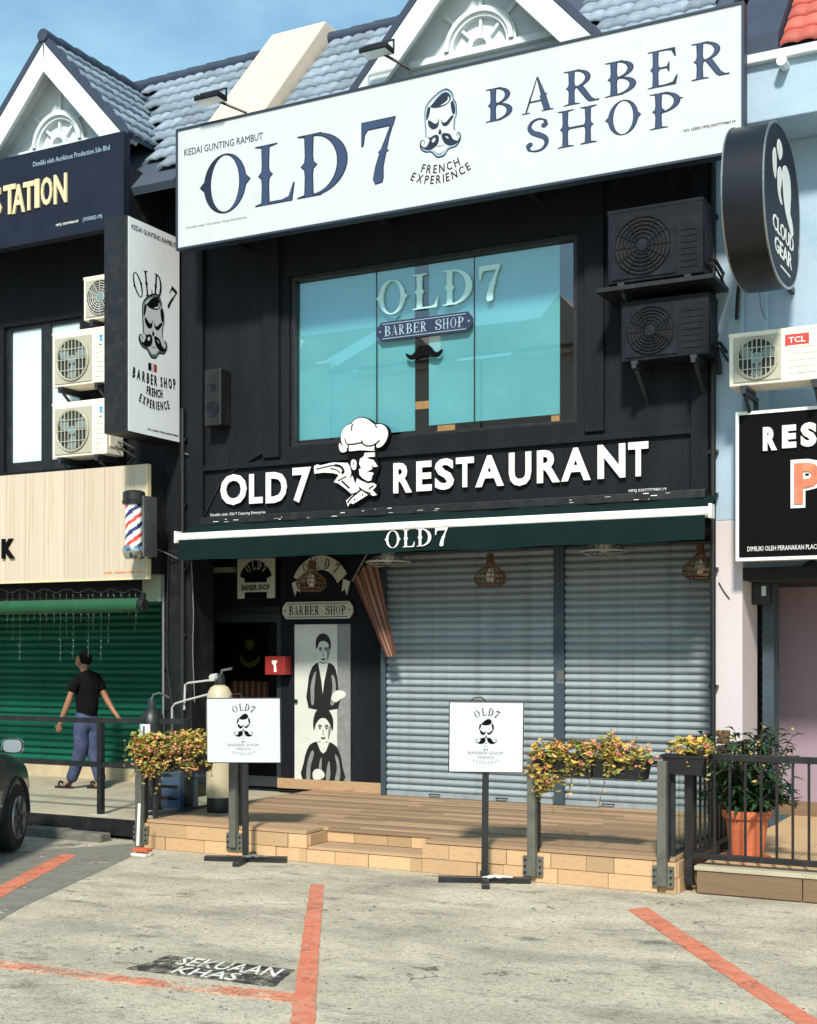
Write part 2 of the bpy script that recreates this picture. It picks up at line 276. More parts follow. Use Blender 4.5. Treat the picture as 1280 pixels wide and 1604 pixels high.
# ------------------------------------------------------------------ mesh helpers
class MB:
    def __init__(s): s.v = []; s.f = []; s.mi = []; s.m = 0
    def add(s, vs, fs):
        k = len(s.v); s.v += [tuple(p) for p in vs]; s.f += [tuple(i + k for i in f) for f in fs]; s.mi += [s.m] * len(fs); return s
    def box(s, a, b):
        x0, x1 = sorted((a[0], b[0])); y0, y1 = sorted((a[1], b[1])); z0, z1 = sorted((a[2], b[2]))
        return s.add([(x0,y0,z0),(x1,y0,z0),(x1,y1,z0),(x0,y1,z0),(x0,y0,z1),(x1,y0,z1),(x1,y1,z1),(x0,y1,z1)],
                     [(3,2,1,0),(4,5,6,7),(0,1,5,4),(1,2,6,5),(2,3,7,6),(3,0,4,7)])
    def bar(s, p, q, w, h, up=(0, 0, 1)):          # rectangular bar from p to q
        p, q = Vector(p), Vector(q); d = (q - p).normalized(); up = Vector(up)
        if abs(d.dot(up)) > .98: up = Vector((0, 1, 0))
        a = d.cross(up).normalized() * (w / 2); b = a.cross(d).normalized() * (h / 2)
        vs = [p-a-b, p+a-b, p+a+b, p-a+b, q-a-b, q+a-b, q+a+b, q-a+b]
        return s.add(vs, [(0,1,2,3),(7,6,5,4),(0,4,5,1),(1,5,6,2),(2,6,7,3),(3,7,4,0)])
    def cyl(s, p, q, r0, r1=None, n=14, caps=True):
        r1 = r0 if r1 is None else r1; p, q = Vector(p), Vector(q); d = (q - p).normalized()
        a = d.orthogonal().normalized(); b = d.cross(a); vs = []
        for c, r in ((p, r0), (q, r1)):
            for i in range(n):
                t = 2 * math.pi * i / n; vs.append(c + a * (r * math.cos(t)) + b * (r * math.sin(t)))
        fs = [(i, (i+1) % n, n + (i+1) % n, n + i) for i in range(n)]
        if caps: fs += [tuple(range(n-1, -1, -1)), tuple(range(n, 2*n))]
        return s.add(vs, fs)
    def tube(s, pts, r, n=8):
        pts = [Vector(p) for p in pts]; vs = []; prev = None
        for i, p in enumerate(pts):
            d = (pts[min(i+1, len(pts)-1)] - pts[max(i-1, 0)]).normalized()
            a = d.orthogonal().normalized() if prev is None else (prev - d * prev.dot(d)).normalized()
            prev = a; b = d.cross(a)
            rr = r[i] if isinstance(r, (list, tuple)) else r
            for k in range(n):
                t = 2 * math.pi * k / n; vs.append(p + a * (rr * math.cos(t)) + b * (rr * math.sin(t)))
        fs = []
        for i in range(len(pts) - 1):
            for k in range(n): fs.append((i*n+k, i*n+(k+1) % n, (i+1)*n+(k+1) % n, (i+1)*n+k))
        fs += [tuple(range(n-1, -1, -1)), tuple(range((len(pts)-1)*n, len(pts)*n))]
        return s.add(vs, fs)
    def lathe(s, prof, c, axis='Z', n=24, a0=0, a1=2*math.pi):
        c = Vector(c); full = abs(a1 - a0 - 2*math.pi) < 1e-6; m = n if full else n + 1; vs = []
        for r, h in prof:
            for i in range(m):
                t = a0 + (a1 - a0) * i / n
                u, w = r * math.cos(t), r * math.sin(t)
                vs.append(c + (Vector((u, w, h)) if axis == 'Z' else Vector((u, h, w)) if axis == 'Y' else Vector((h, u, w))))
        fs = []
        for j in range(len(prof) - 1):
            for i in range(n):
                k = (i + 1) % m; q = (j*m+i, j*m+k, (j+1)*m+k, (j+1)*m+i); fs.append(q)
        return s.add(vs, fs)
    def prism(s, pts, h):                            # polygon given in 3d, swept by vector h
        h = Vector(h); n = len(pts); vs = [Vector(p) for p in pts] + [Vector(p) + h for p in pts]
        return s.add(vs, [tuple(range(n-1, -1, -1)), tuple(range(n, 2*n))] + [(i, (i+1) % n, n+(i+1) % n, n+i) for i in range(n)])
    def build(s, name, m, parent=None, label=None, cat=None, group=None, kind=None, smooth=False, bevel=0, fixn=True):
        me = bpy.data.meshes.new(name); me.from_pydata(s.v, [], s.f)
        ms = m if isinstance(m, (list, tuple)) else [m]
        for x in ms: me.materials.append(MATS[x])
        if len(ms) > 1:
            for p, i in zip(me.polygons, s.mi): p.material_index = i
        if fixn:
            bm = bmesh.new(); bm.from_mesh(me); bmesh.ops.recalc_face_normals(bm, faces=bm.faces); bm.to_mesh(me); bm.free()
        me.update()
        return link(name, me, parent, label, cat, group, kind, smooth, bevel)
def link(name, me, parent=None, label=None, cat=None, group=None, kind=None, smooth=False, bevel=0):
    o = bpy.data.objects.new(name, me); C.objects.link(o)
    if smooth:
        for p in me.polygons: p.use_smooth = True
        md = o.modifiers.new('n', 'EDGE_SPLIT'); md.split_angle = R(40)
    if bevel:
        md = o.modifiers.new('b', 'BEVEL'); md.width = bevel; md.segments = 2; md.limit_method = 'ANGLE'; md.angle_limit = R(50)
    tag(o, label, cat, group, kind)
    if parent: par(o, parent)
    return o
def tag(o, label=None, cat=None, group=None, kind=None):
    if label: o['label'] = label
    if cat: o['category'] = cat
    if group: o['group'] = group
    if kind: o['kind'] = kind
    return o
def par(o, p):
    o.parent = p
    w = Matrix.Identity(4); q = p
    ch = []
    while q: ch.append(q); q = q.parent
    for q in reversed(ch): w = w @ q.matrix_parent_inverse @ q.matrix_basis
    o.matrix_parent_inverse = w.inverted()
def thing(name, loc, label, cat, group=None):
    o = bpy.data.objects.new(name, None); C.objects.link(o); o.location = loc; o.empty_display_size = .2
    return tag(o, label, cat, group)
def dup(root, label=None, parent=None):
    r = root.copy(); C.objects.link(r)
    if parent: r.parent = parent
    if label: r['label'] = label
    for ch in list(root.children): dup(ch, None, r)
    return r
def move(root, delta, rotz=0):
    root.location = Vector(root.location) + Vector(delta); root.rotation_euler.z += rotz; return root
def piece(me, name, parent, loc, rot=(0, 0, 0), scale=(1, 1, 1)):
    o = bpy.data.objects.new(name, me); C.objects.link(o); o.location = loc; o.rotation_euler = rot; o.scale = scale; par(o, parent); return o
def meshdata(mb, name, m, smooth=False):
    o = mb.build(name, m, smooth=False); me = o.data; bpy.data.objects.remove(o)
    if smooth:
        for p in me.polygons: p.use_smooth = True
    return me

# ------------------------------------------------------------------ flat shapes: filled outlines and letters
TS = bpy.data.scenes.new('letter_workshop')            # letters are shaped in a scratch scene, removed at the end
def curve_geo(cu):
    o = bpy.data.objects.new('tmp_outline', cu); TS.collection.objects.link(o)
    bpy.context.window.scene = TS; dg = bpy.context.evaluated_depsgraph_get(); dg.update()
    me = bpy.data.meshes.new_from_object(o.evaluated_get(dg))
    vs = [tuple(v.co) for v in me.vertices]; fs = [tuple(p.vertices) for p in me.polygons]
    bpy.data.objects.remove(o); bpy.data.curves.remove(cu); bpy.data.meshes.remove(me)
    bpy.context.window.scene = SC
    return vs, fs
from mathutils.geometry import tessellate_polygon
def fill2d(loops):                                   # filled outline (first loop) with holes, thickness 0..1 in z
    loops = [[p for i, p in enumerate(lp) if math.dist(p, lp[i-1]) > 1e-7] for lp in loops]
    tri = tessellate_polygon([[Vector((p[0], p[1], 0)) for p in lp] for lp in loops])
    fl = [p for lp in loops for p in lp]; n = len(fl)
    vs = [(p[0], p[1], 0) for p in fl] + [(p[0], p[1], 1) for p in fl]; fs = []
    for t in tri:
        a, b, c = t; ar = (fl[b][0]-fl[a][0])*(fl[c][1]-fl[a][1]) - (fl[c][0]-fl[a][0])*(fl[b][1]-fl[a][1])
        if ar < 0: a, b, c = c, b, a
        fs += [(c, b, a), (a+n, b+n, c+n)]
    k = 0
    for lp in loops:
        m = len(lp); fs += [(k+i, k+(i+1) % m, n+k+(i+1) % m, n+k+i) for i in range(m)]; k += m
    return vs, fs
def smooth_loop(pts, n=5, closed=True):
    o = []; N = len(pts)
    for i in range(N if closed else N - 1):
        g = lambda k: pts[k % N] if closed else pts[max(0, min(N - 1, k))]
        p0, p1, p2, p3 = g(i-1), g(i), g(i+1), g(i+2)
        for k in range(n):
            t = k / n
            o.append(tuple(.5 * (2*p1[d] + (p2[d]-p0[d])*t + (2*p0[d]-5*p1[d]+4*p2[d]-p3[d])*t*t + (3*p1[d]-p0[d]-3*p2[d]+p3[d])*t**3) for d in (0, 1)))
    if not closed: o.append(tuple(pts[-1]))
    return o
def stroke2d(pts, w):
    L_, R_ = [], []; n = len(pts)
    for i, p in enumerate(pts):
        a, b = pts[max(0, i-1)], pts[min(n-1, i+1)]; dx, dy = b[0]-a[0], b[1]-a[1]; k = math.hypot(dx, dy) or 1
        h = (w[i] if isinstance(w, (list, tuple)) else w) / 2
        L_.append((p[0] - dy/k*h, p[1] + dx/k*h)); R_.append((p[0] + dy/k*h, p[1] - dx/k*h))
    return L_ + R_[::-1]
FONT = {}
def sans(ch, bold=0.0):                              # one letter of the built-in face, fitted to a unit box
    if (ch, bold) in FONT: return FONT[(ch, bold)]
    cu = bpy.data.curves.new('tmp', 'FONT'); cu.body = ch; cu.size = 1; cu.offset = bold; cu.extrude = .05; cu.resolution_u = 3
    vs, fs = curve_geo(cu)
    x0 = min(v[0] for v in vs); x1 = max(v[0] for v in vs); y0 = min(v[1] for v in vs); y1 = max(v[1] for v in vs)
    g = [([((x-x0)/(x1-x0), (y-y0)/(y1-y0), z/.1+.5) for x, y, z in vs], fs)], (x1-x0)/(y1-y0)
    FONT[(ch, bold)] = g; return g
LINE = {}
def sans_line(txt, bold=0.0):                        # whole line fitted to unit width/height
    if (txt, bold) in LINE: return LINE[(txt, bold)]
    cu = bpy.data.curves.new('tmp', 'FONT'); cu.body = txt; cu.size = 1; cu.offset = bold; cu.extrude = .05; cu.resolution_u = 2
    vs, fs = curve_geo(cu)
    x0 = min(v[0] for v in vs); x1 = max(v[0] for v in vs); y0 = min(v[1] for v in vs); y1 = max(v[1] for v in vs)
    LINE[(txt, bold)] = [([((x-x0)/(x1-x0), (y-y0)/(y1-y0), z/.1+.5) for x, y, z in vs], fs)]; return LINE[(txt, bold)]
def ell(cx, cy, rx, ry, a0, a1, n=20): return [(cx + rx*math.cos(R(a0 + (a1-a0)*i/n)), cy + ry*math.sin(R(a0 + (a1-a0)*i/n))) for i in range(n + 1)]
def stem(x, w, s=.055, y0=0, y1=1):
    m = (y0 + y1) / 2
    return [(x, y0), (x+w, y0), (x+w*.93, m-.16), (x+w, m-.06), (x+w+s, m), (x+w, m+.06), (x+w*.93, m+.16), (x+w, y1), (x, y1), (x+w*.07, m+.16), (x, m+.06), (x-s, m), (x, m-.06), (x+w*.07, m-.16)]
def serif(x0, x1, top):
    k = [(x0-.10, 1.0), (x1+.10, 1.0), (x1+.10, .978), (x1, .955), (x0, .955), (x0-.10, .978)]
    return k if top else [(a, 1-b) for a, b in k][::-1]
def bowl(x, y0, y1, rx, th):
    m, ry = (y0+y1)/2, (y1-y0)/2
    return ell(x, m, rx, ry, 90, -90, 18) + ell(x, m, rx-th, ry-.045, -90, 90, 18)
DECO = {}
def inset_loop(lp, k):
    A = sum(lp[i-1][0]*p[1] - p[0]*lp[i-1][1] for i, p in enumerate(lp))/2; o = []; n = len(lp); sg = 1 if A > 0 else -1
    for i, p in enumerate(lp):
        a, b = lp[i-1], lp[(i+1) % n]; dx, dy = b[0]-a[0], b[1]-a[1]; q = math.hypot(dx, dy) or 1
        o.append((p[0] - sg*dy/q*k, p[1] + sg*dx/q*k))
    return o
def chunky(lp):
    A = abs(sum(lp[i-1][0]*p[1] - p[0]*lp[i-1][1] for i, p in enumerate(lp))/2); P = sum(math.dist(p, lp[i-1]) for i, p in enumerate(lp)); return 2*A/P
def deco(ch, ins=0.0):                                        # spurred Western-style capitals, unit cap height; pieces overlap and get stepped depths
    if (ch, ins) in DECO: return DECO[(ch, ins)]
    P = []; S = .145
    if ch == 'O':
        o = []
        for i in range(72):
            t = 360 * i / 72; k = abs(((t + 90) % 180) - 90); b = max(0, 1 - k / 10) * .075
            o.append(((.37 + b) * math.cos(R(t)), .5 * math.sin(R(t)) + .5))
        P = [[o, ell(0, .5, .245, .470, 0, 355, 40)]]
    elif ch == 'L': P = [[stem(.1, S)], [serif(.1, .27, 1)], [serif(.1, .27, 0)], [[(.2, 0), (.62, 0), (.66, .30), (.635, .30), (.56, .085), (.45, .05), (.2, .05)]]]
    elif ch == 'D': P = [[stem(.1, S)], [serif(.1, .26, 1)], [serif(.1, .26, 0)], [bowl(.24, 0, 1, .50, .155)]]
    elif ch == '7': P = [[[(.0, .63), (.0, 1.0), (.60, 1.0), (.60, .97), (.56, .86), (.12, .86), (.07, .80), (.05, .66), (.03, .62)]],
                         [stroke2d([(.56, .95), (.46, .70), (.38, .48), (.32, .28), (.30, .10), (.31, .02)], [.05, .07, .12, .15, .19, .13])], [[(.29, .50), (.38, .56), (.49, .50), (.38, .44)]]]
    elif ch == 'B': P = [[stem(.1, S)], [serif(.1, .25, 1)], [serif(.1, .25, 0)], [bowl(.22, .49, 1, .34, .12)], [bowl(.22, 0, .53, .39, .13)]]
    elif ch == 'P': P = [[stem(.1, S)], [serif(.1, .26, 1)], [serif(.1, .26, 0)], [bowl(.22, .42, 1, .38, .125)], [[(.56, .71), (.66, .75), (.56, .79)]]]
    elif ch == 'R': P = [[stem(.1, S)], [serif(.1, .25, 1)], [serif(.1, .25, 0)], [bowl(.22, .47, 1, .36, .12)], [[(.27, .50), (.42, .50), (.60, .12), (.68, .04), (.76, .04), (.76, 0), (.56, 0), (.50, .06)]]]
    elif ch == 'E': P = [[stem(.1, S)], [serif(.1, .25, 0)], [[(0, 1), (.60, 1), (.62, .76), (.59, .76), (.52, .93), (.4, .955), (0, .97)]], [[(.2, .0), (.62, 0), (.66, .25), (.63, .25), (.55, .08), (.4, .05), (.2, .05)]], [[(.26, .48), (.42, .48), (.46, .38), (.48, .38), (.48, .64), (.46, .64), (.42, .53), (.26, .53)]]]
    elif ch == 'H': P = [[stem(.1, S)], [serif(.1, .27, 1)], [serif(.1, .27, 0)], [stem(.62, S)], [serif(.62, .79, 1)], [serif(.62, .79, 0)], [[(.26, .475), (.63, .475), (.63, .525), (.26, .525)]]]
    elif ch == 'A': P = [[[(.06, .02), (.11, .02), (.24, .40), (.21, .47), (.28, .52), (.43, 1.0), (.40, 1.0)]], [[(.40, 1.02), (.45, 1.02), (.66, .52), (.72, .50), (.69, .44), (.82, .02), (.62, .02), (.50, .44), (.53, .50), (.51, .56)]], [[(.20, .30), (.60, .30), (.60, .345), (.20, .345)]], [[(-.03, 0), (.20, 0), (.20, .03), (-.03, .03)]], [[(.56, 0), (.90, 0), (.90, .03), (.56, .03)]]]
    elif ch == 'S': P = [[stroke2d(smooth_loop([(.56, .74), (.52, .90), (.38, .975), (.20, .92), (.12, .76), (.20, .60), (.36, .50), (.52, .38), (.56, .22), (.46, .06), (.28, .02), (.12, .08), (.07, .26)], 4, False),
                          [.16*max(.22, 1-abs(i/48-.5)*1.9) + (.05 if i < 5 or i > 43 else 0) for i in range(49)])], [ell(.13, .24, .075, .075, 0, 350, 14)], [ell(.50, .76, .075, .075, 0, 350, 14)]]
    xs = [p[0] for lp in P for l_ in lp for p in l_]; x0, x1 = min(xs), max(xs)
    if ins: P = [[inset_loop(l_, ins if i == 0 else -ins) for i, l_ in enumerate(lp)] for lp in P if len(lp) > 1 or chunky(lp[0]) > 2.6*ins]
    geo = [fill2d(lp) for lp in P]
    g = [([((x-x0)/(x1-x0), y, z) for x, y, z in vs], fs) for vs, fs in geo], x1 - x0
    DECO[(ch, ins)] = g; return g
class Frame:                                         # a flat working face in the scene
    def __init__(s, o, ux, uy): s.o, s.ux, s.uy = Vector(o), Vector(ux).normalized(), Vector(uy).normalized(); s.n = s.ux.cross(s.uy)
    def put(s, mb, geo, x0, x1, y0, y1, th, lift=0.0, rot=0.0, step=.0004):
        cx, cy = (x0+x1)/2, (y0+y1)/2; c, q = math.cos(rot), math.sin(rot)
        for i, (vs, fs) in enumerate(geo):
            o = []
            for x, y, z in vs:
                X, Y = x0+(x1-x0)*x - cx, y0+(y1-y0)*y - cy
                o.append(s.o + s.ux*(cx + X*c - Y*q) + s.uy*(cy + X*q + Y*c) + s.n*(lift + z*(th + i*step)))
            mb.add(o, fs)
        return mb
    def shape(s, mb, loops, th, lift=0.0, T=lambda p: p):
        vs, fs = fill2d([[T(p) for p in lp] for lp in loops]); 
        mb.add([s.o + s.ux*x + s.uy*y + s.n*(lift + z*th) for x, y, z in vs], fs); return mb
    def line(s, mb, txt, x0, x1, y0, y1, th, lift=0.0, bold=0.0): return s.put(mb, sans_line(txt, bold), x0, x1, y0, y1, th, lift)
    def arc(s, mb, txt, cx, cy, rad, h, spread, th, lift=0.0, face='deco', up=True, wid=.75, bold=.012):
        ws = [.45 if ch == ' ' else (deco(ch)[1] + .12 if face == 'deco' else sans(ch, bold)[1] + .25) for ch in txt]; tot = sum(ws); acc = 0
        for i, ch in enumerate(txt):
            a = -spread/2 + spread*(acc + ws[i]/2)/tot; acc += ws[i]
            if ch == ' ': continue
            if up: x, y, r = cx + rad*math.sin(a), cy + rad*math.cos(a), -a
            else: x, y, r = cx + rad*math.sin(a), cy - rad*math.cos(a), a
            g, w = deco(ch) if face == 'deco' else sans(ch, bold)
            w = w*h*wid if face == 'deco' else min(w, 1.0)*h*wid
            s.put(mb, g, x-w/2, x+w/2, y-h/2, y+h/2, th, lift, r)
        return mb
def front(Y): return Frame((0, Y, 0), (1, 0, 0), (0, 0, 1))          # faces the street; x,y = world X,Z
def fit(fr, mb, ch, pl, pr, pt, pb, Y, th, face='deco', lift=0.0, bold=.02, ins=0.0):    # one letter at its surveyed place
    a = at((pl+pr)/2, pt, Y); b = at((pl+pr)/2, pb, Y)
    g, _ = deco(ch, ins) if face == 'deco' else sans(ch, bold)
    return fr.put(mb, g, atx(pl, Y), atx(pr, Y), b.z, a.z, th, lift)

# the moustached-man emblem (drawn in a 0..1 high box, centred on x = 0)
def _dk(p): return ((p[0]-580)/950, (1090 - (p[1] + .207*(p[0]-580)))/950)
HEAD = {
 'outline': [(675,155),(740,190),(775,245),(778,290),(815,340),(825,420),(822,510),(803,540),(800,600),(792,660),(805,722),(850,733),(885,790),(872,860),(815,930),(740,955),(690,990),(640,1060),(545,1090),(490,1060),(440,1020),(370,1025),(310,1005),(270,950),(283,885),(325,855),(358,830),(355,730),(347,640),(343,560),(347,450),(380,370),(450,290),(540,215),(610,175)],
 'hair': [(430,410),(470,360),(540,280),(610,225),(670,208),(720,235),(738,290),(705,348),(640,390),(560,415),(490,422)],
 'glint': [(700,262),(716,300),(690,345),(630,375),(585,388),(650,345),(690,310)],
 'side_l': [(400,412),(432,420),(425,480),(400,560),(372,585),(375,490)], 'side_r': [(735,345),(770,325),(800,400),(800,480),(770,503),(745,430)],
 'eye_l': [(400,588),(450,605),(500,632),(540,615),(560,555),(558,640),(530,690),(470,712),(420,682),(398,640)],
 'eye_r': [(592,555),(612,605),(660,610),(710,560),(760,512),(778,530),(740,590),(690,650),(640,662),(605,635)],
 'nose': [(577,700),(602,750),(580,778),(552,762)],
 'tash_l': [(380,808),(430,822),(500,782),(552,790),(562,850),(540,910),(480,965),(400,992),(330,975),(316,955),(370,948),(402,900),(420,850)],
 'tash_r': [(598,782),(650,752),(730,770),(770,830),(830,850),(860,848),(820,890),(750,917),(680,912),(628,870)],
}
def emblem(fr, cx, y0, h, parent, ink='print_black', fill='print_black', halo='halo_print', white='print_white', th=.0012, lift=.001, full=True, mirror=False):
    sg = -1 if mirror else 1
    T = lambda p: (cx + sg*_dk(p)[0]*h, y0 + _dk(p)[1]*h)
    def scaled(k): return [(580 + (x-580)*k, 640 + (y-640)*k) for x, y in HEAD['outline']]
    if full:
        for nm, k, m in (('emblem_outline', 1.0, ink), ('emblem_halo', .955, halo), ('emblem_face', .885, white)):
            mb = MB(); fr.shape(mb, [smooth_loop(scaled(k), 3)], th, lift, T); mb.build(nm, m, parent); lift += th * .8
    mb = MB()
    for k in ('hair', 'side_l', 'side_r', 'eye_l', 'eye_r', 'nose', 'tash_l', 'tash_r'): fr.shape(mb, [smooth_loop(HEAD[k], 3)], th, lift, T)
    for pts, w in (([(330,965),(285,930),(290,880),(325,862),(350,885),(335,915)], [16,14,12,10,8,6]), ([(850,850),(880,800),(868,750),(838,745),(828,775),(845,790)], [16,14,12,10,8,6]), ([(505,925),(560,935),(640,912)], [6,10,6]), ([(490,1000),(560,1040),(640,990)], [4,7,4])):
        fr.shape(mb, [stroke2d(smooth_loop(pts, 4, False), [w[min(len(w)-1, i*len(w)//(4*(len(pts)-1)+1))] for i in range(4*(len(pts)-1)+1)])], th, lift, T)
    mb.build('emblem_features', fill, parent)
    if not full: return
    mb = MB(); fr.shape(mb, [smooth_loop(HEAD['glint'], 3)], th, lift + th*.6, T)
    for pts in ([(470,840),(500,820),(510,850),(480,885),(455,870)], [(655,800),(690,800),(705,830),(675,815)]): fr.shape(mb, [smooth_loop(pts, 3)], th, lift + th*.6, T)
    mb.build('emblem_glint', white, parent)
# ------------------------------------------------------------------ levels and planes
YF, YS = 12.0, 12.85            # upper wall face, shutter plane
YSIGN, YAWN = 11.27, 11.65
ZD, ZP = 0.27, 0.21             # timber deck, neighbours' raised floors
XL, XR = -9.39, -3.10           # party lines of the black shop
ZSOF = 2.98                     # ceiling over the walkway

# ------------------------------------------------------------------ ground
mb = MB(); xs = [-60, -30, -16] + [-14 + .5*i for i in range(33)] + [4, 14, 40]; ys = [-60, -30, -14, -7] + [-6 + .5*i for i in range(32)] + [YD, 10.2, 14, 30, 60]
g = random.Random(3); W = len(xs)
vv = []
for y in ys:
    for x in xs:
        j = 0.0 if (y >= 9.4 or y < -6) else (g.random() - .5) * .002
        vv.append((x, y, gz(y) + j))
mb.add(vv, [(j*W+i, j*W+i+1, (j+1)*W+i+1, (j+1)*W+i) for j in range(len(ys)-1) for i in range(W-1)])
ground = mb.build('ground', 'car_park', kind='structure', label='pale worn concrete car park in front of the shops'); 
for p in ground.data.polygons: p.use_smooth = True
def strip(name, pts, m, dz):                        # painted band following the car park; pts = pairs of photo bearings
    mb = MB(); rows = []; g = random.Random(len(pts)*7 + int(pts[0][0][0])); NK = 30
    for a, b in zip(pts[:-1], pts[1:]):
        for k in range(NK):
            t = k / NK; rows.append((Vector(a[0]).lerp(Vector(b[0]), t), Vector(a[1]).lerp(Vector(b[1]), t)))
    rows.append((Vector(pts[-1][0]), Vector(pts[-1][1])))
    vs = []
    for l, r in rows:
        P, Q = atg(l[0], l[1], dz), atg(r[0], r[1], dz); d_ = (Q - P); d_.z = 0; P = P + d_*g.uniform(-.045, .045)*min(1, .15/max(.01, d_.length)); Q = Q + d_*g.uniform(-.045, .045)*min(1, .15/max(.01, d_.length)); vs += [P, Q, Q - Vector((0, 0, .02)), P - Vector((0, 0, .02))]
    fs = [(4*i+a, 4*i+b, 4*i+4+b, 4*i+4+a) for i in range(len(rows)-1) for a, b in ((0, 1), (1, 2), (3, 0))] + [(0, 1, 2, 3), tuple(len(vs)-4+i for i in range(4))]
    mb.add(vs, fs); return mb.build(name, m, ground)
strip('parking_line', [((486, 1385), (507, 1385)), ((462, 1552), (496, 1552)), ((440, 1700), (488, 1700))], 'paint_orange', .0055)
strip('parking_line', [((984, 1425), (1013, 1421)), ((1172, 1552), (1211, 1552)), ((1270, 1616), (1330, 1630))], 'paint_orange', .0055)
strip('parking_line', [((98, 1337), (121, 1340)), ((-10, 1392), (-10, 1412)), ((-120, 1450), (-120, 1480))], 'paint_orange', .0055)
strip('bay_edge_line', [((-60, 1496), (-60, 1507)), ((180, 1527), (180, 1537)), ((470, 1556), (470, 1570))], 'paint_orange_worn', .005)
strip('asphalt_patch', [((-60, 1340), (215, 1322)), ((-60, 1352), (205, 1342)), ((-60, 1480), (25, 1425))], 'asphalt_patch', .003)
strip('stencil_panel', [((262, 1496), (462, 1519)), ((240, 1506), (445, 1530)), ((196, 1517), (430, 1545))], 'paint_black', .0058)
mb = MB()
def ground_text(mb, txt, bl, br, tl, dz):            # painted words lying on the car park
    o, u, w = atg(*bl, dz), atg(*br, dz) - atg(*bl, dz), atg(*tl, dz) - atg(*bl, dz)
    for vs, fs in sans_line(txt, .01): mb.add([o + u*x + w*y + Vector((0, 0, .0012*z)) for x, y, z in vs], fs)
ground_text(mb, 'SEKUAAN', (272, 1510), (430, 1530), (292, 1499), .0062); ground_text(mb, 'KHAS', (266, 1524), (366, 1536), (284, 1514), .0062)
mb.build('stencil_lettering', 'paint_white', ground)
# loose stones and rubble on the concrete
def clod(mb, c, r, g):
    n = 7; vs = []
    for k, (zz, rr) in enumerate(((0, 1.0), (.5, .8), (.8, .3))):
        for i in range(n):
            t = 2*math.pi*i/n; q = r*rr*(.7+.6*g.random()); vs.append((c[0]+q*math.cos(t), c[1]+q*math.sin(t)*.8, c[2]+r*zz*.8))
    mb.add(vs, [(j*n+i, j*n+(i+1) % n, (j+1)*n+(i+1) % n, (j+1)*n+i) for j in range(2) for i in range(n)] + [tuple(range(2*n, 3*n))])
mb = MB(); g = random.Random(11)
for i in range(420):
    px, py = g.uniform(0, 1280), 1345 + 255*g.random()**1.2
    p = atg(px, py)
    if p.y < YD - .1: clod(mb, p - Vector((0, 0, .002)), g.uniform(.003, .011), g)
for cx, cy, n_, s in ((203, 1489, 14, 14), (780, 1528, 10, 10), (876, 1536, 9, 9), (560, 1425, 8, 18), (862, 1421, 8, 12), (1180, 1412, 22, 70), (1060, 1416, 10, 25), (660, 1382, 8, 30), (150, 1325, 20, 45)):
    for k in range(n_):
        p = atg(cx + g.gauss(0, s), cy + g.gauss(0, 2.2))
        if p.y < YD - .03: clod(mb, p - Vector((0, 0, .003)), g.uniform(.006, .02), g)
mb.build('gravel', 'concrete_dark', label='loose grit and small stones scattered over the car park', kind='stuff', cat='gravel')

# ------------------------------------------------------------------ timber deck with a notched step
DX0, DX1 = atx(225, YD), atx(1060, YD)
NX0, NX1, NY = atx(481, YD), atx(662, YD), YD + .34
deck = thing('deck', (DX0, YD, 0), 'timber boarded deck with pale block risers and a notched step', 'deck'); deck['kind'] = 'structure'; del deck['category']
mb = MB(); zc = ZD - .028
mb.box((DX0+.02, NY+.02, 0), (DX1-.02, YS+.25, zc)); mb.box((DX0+.02, YD+.03, 0), (NX0-.02, NY+.02, zc)); mb.box((NX1+.02, YD+.03, 0), (DX1-.02, NY+.02, zc)); mb.box((NX0-.02, YD+.03, 0), (NX1+.02, NY+.02, .115))
mb.build('core', 'grout', deck)
unit = meshdata(MB().box((0, 0, 0), (1, 1, 1)), 'board', 'deck_wood')
g = random.Random(5); bw = .098; y = YD + .015
while y < YS + .2:
    segs = [(DX0+.015, NX0-.012), (NX1+.012, DX1-.015)] if y + bw < NY else [(DX0+.015, DX1-.015)]
    for a, b in segs:
        cuts = [a] + ([a + (b-a)*g.uniform(.28, .45), a + (b-a)*g.uniform(.6, .8)] if b - a > 3 else []) + [b]
        for p, q in zip(cuts[:-1], cuts[1:]):
            piece(unit, 'board', deck, (p + .003, y, ZD - .026 + g.uniform(-.002, .002)), (g.uniform(-.006, .006), 0, 0), (q - p - .006, bw - .016, .026))
    y += bw
blk = meshdata(MB().box((0, 0, 0), (1, 1, 1)), 'block', 'riser_wood')
def risers(x0, x1, yf, z0, z1, rows, axis='x', seed=1):
    g = random.Random(seed); h = (z1 - z0) / rows
    for r_ in range(rows):
        x = x0 - (g.uniform(0, .2) if r_ % 2 else 0)
        while x < x1 - .01:
            w = g.uniform(.22, .52); a, b = max(x0, x), min(x1, x + w); x += w
            if b - a < .05: continue
            d = .028 + g.uniform(0, .013)
            if axis == 'x': piece(blk, 'riser_block', deck, (a+.003, yf - d + .028, z0 + h*r_ + .003), (0, 0, 0), (b-a-.006, d + .004, h-.005))
            else: piece(blk, 'riser_block', deck, (yf, a+.003, z0 + h*r_ + .003), (0, 0, 0), (d, b-a-.006, h-.005))
ZT = ZD - .03
risers(DX0, NX0, YD, 0, ZT, 2, seed=1); risers(NX1, DX1, YD, 0, ZT, 2, seed=2); risers(NX0, NX1, YD, 0, .112, 1, seed=3); risers(NX0, NX1, NY - .01, .142, ZT, 1, seed=4)
risers(YD + .03, NY, NX0 - .022, .142, ZT, 1, 'y', 5)
for k in range(3): piece(unit, 'tread_board', deck, (NX0+.004, YD + .008 + k*.112, .116), (0, 0, 0), (NX1-NX0-.008, .108, .024))
risers(YD + .03, YD + 2.2, DX1 - .024, 0, ZT, 2, 'y', 6)

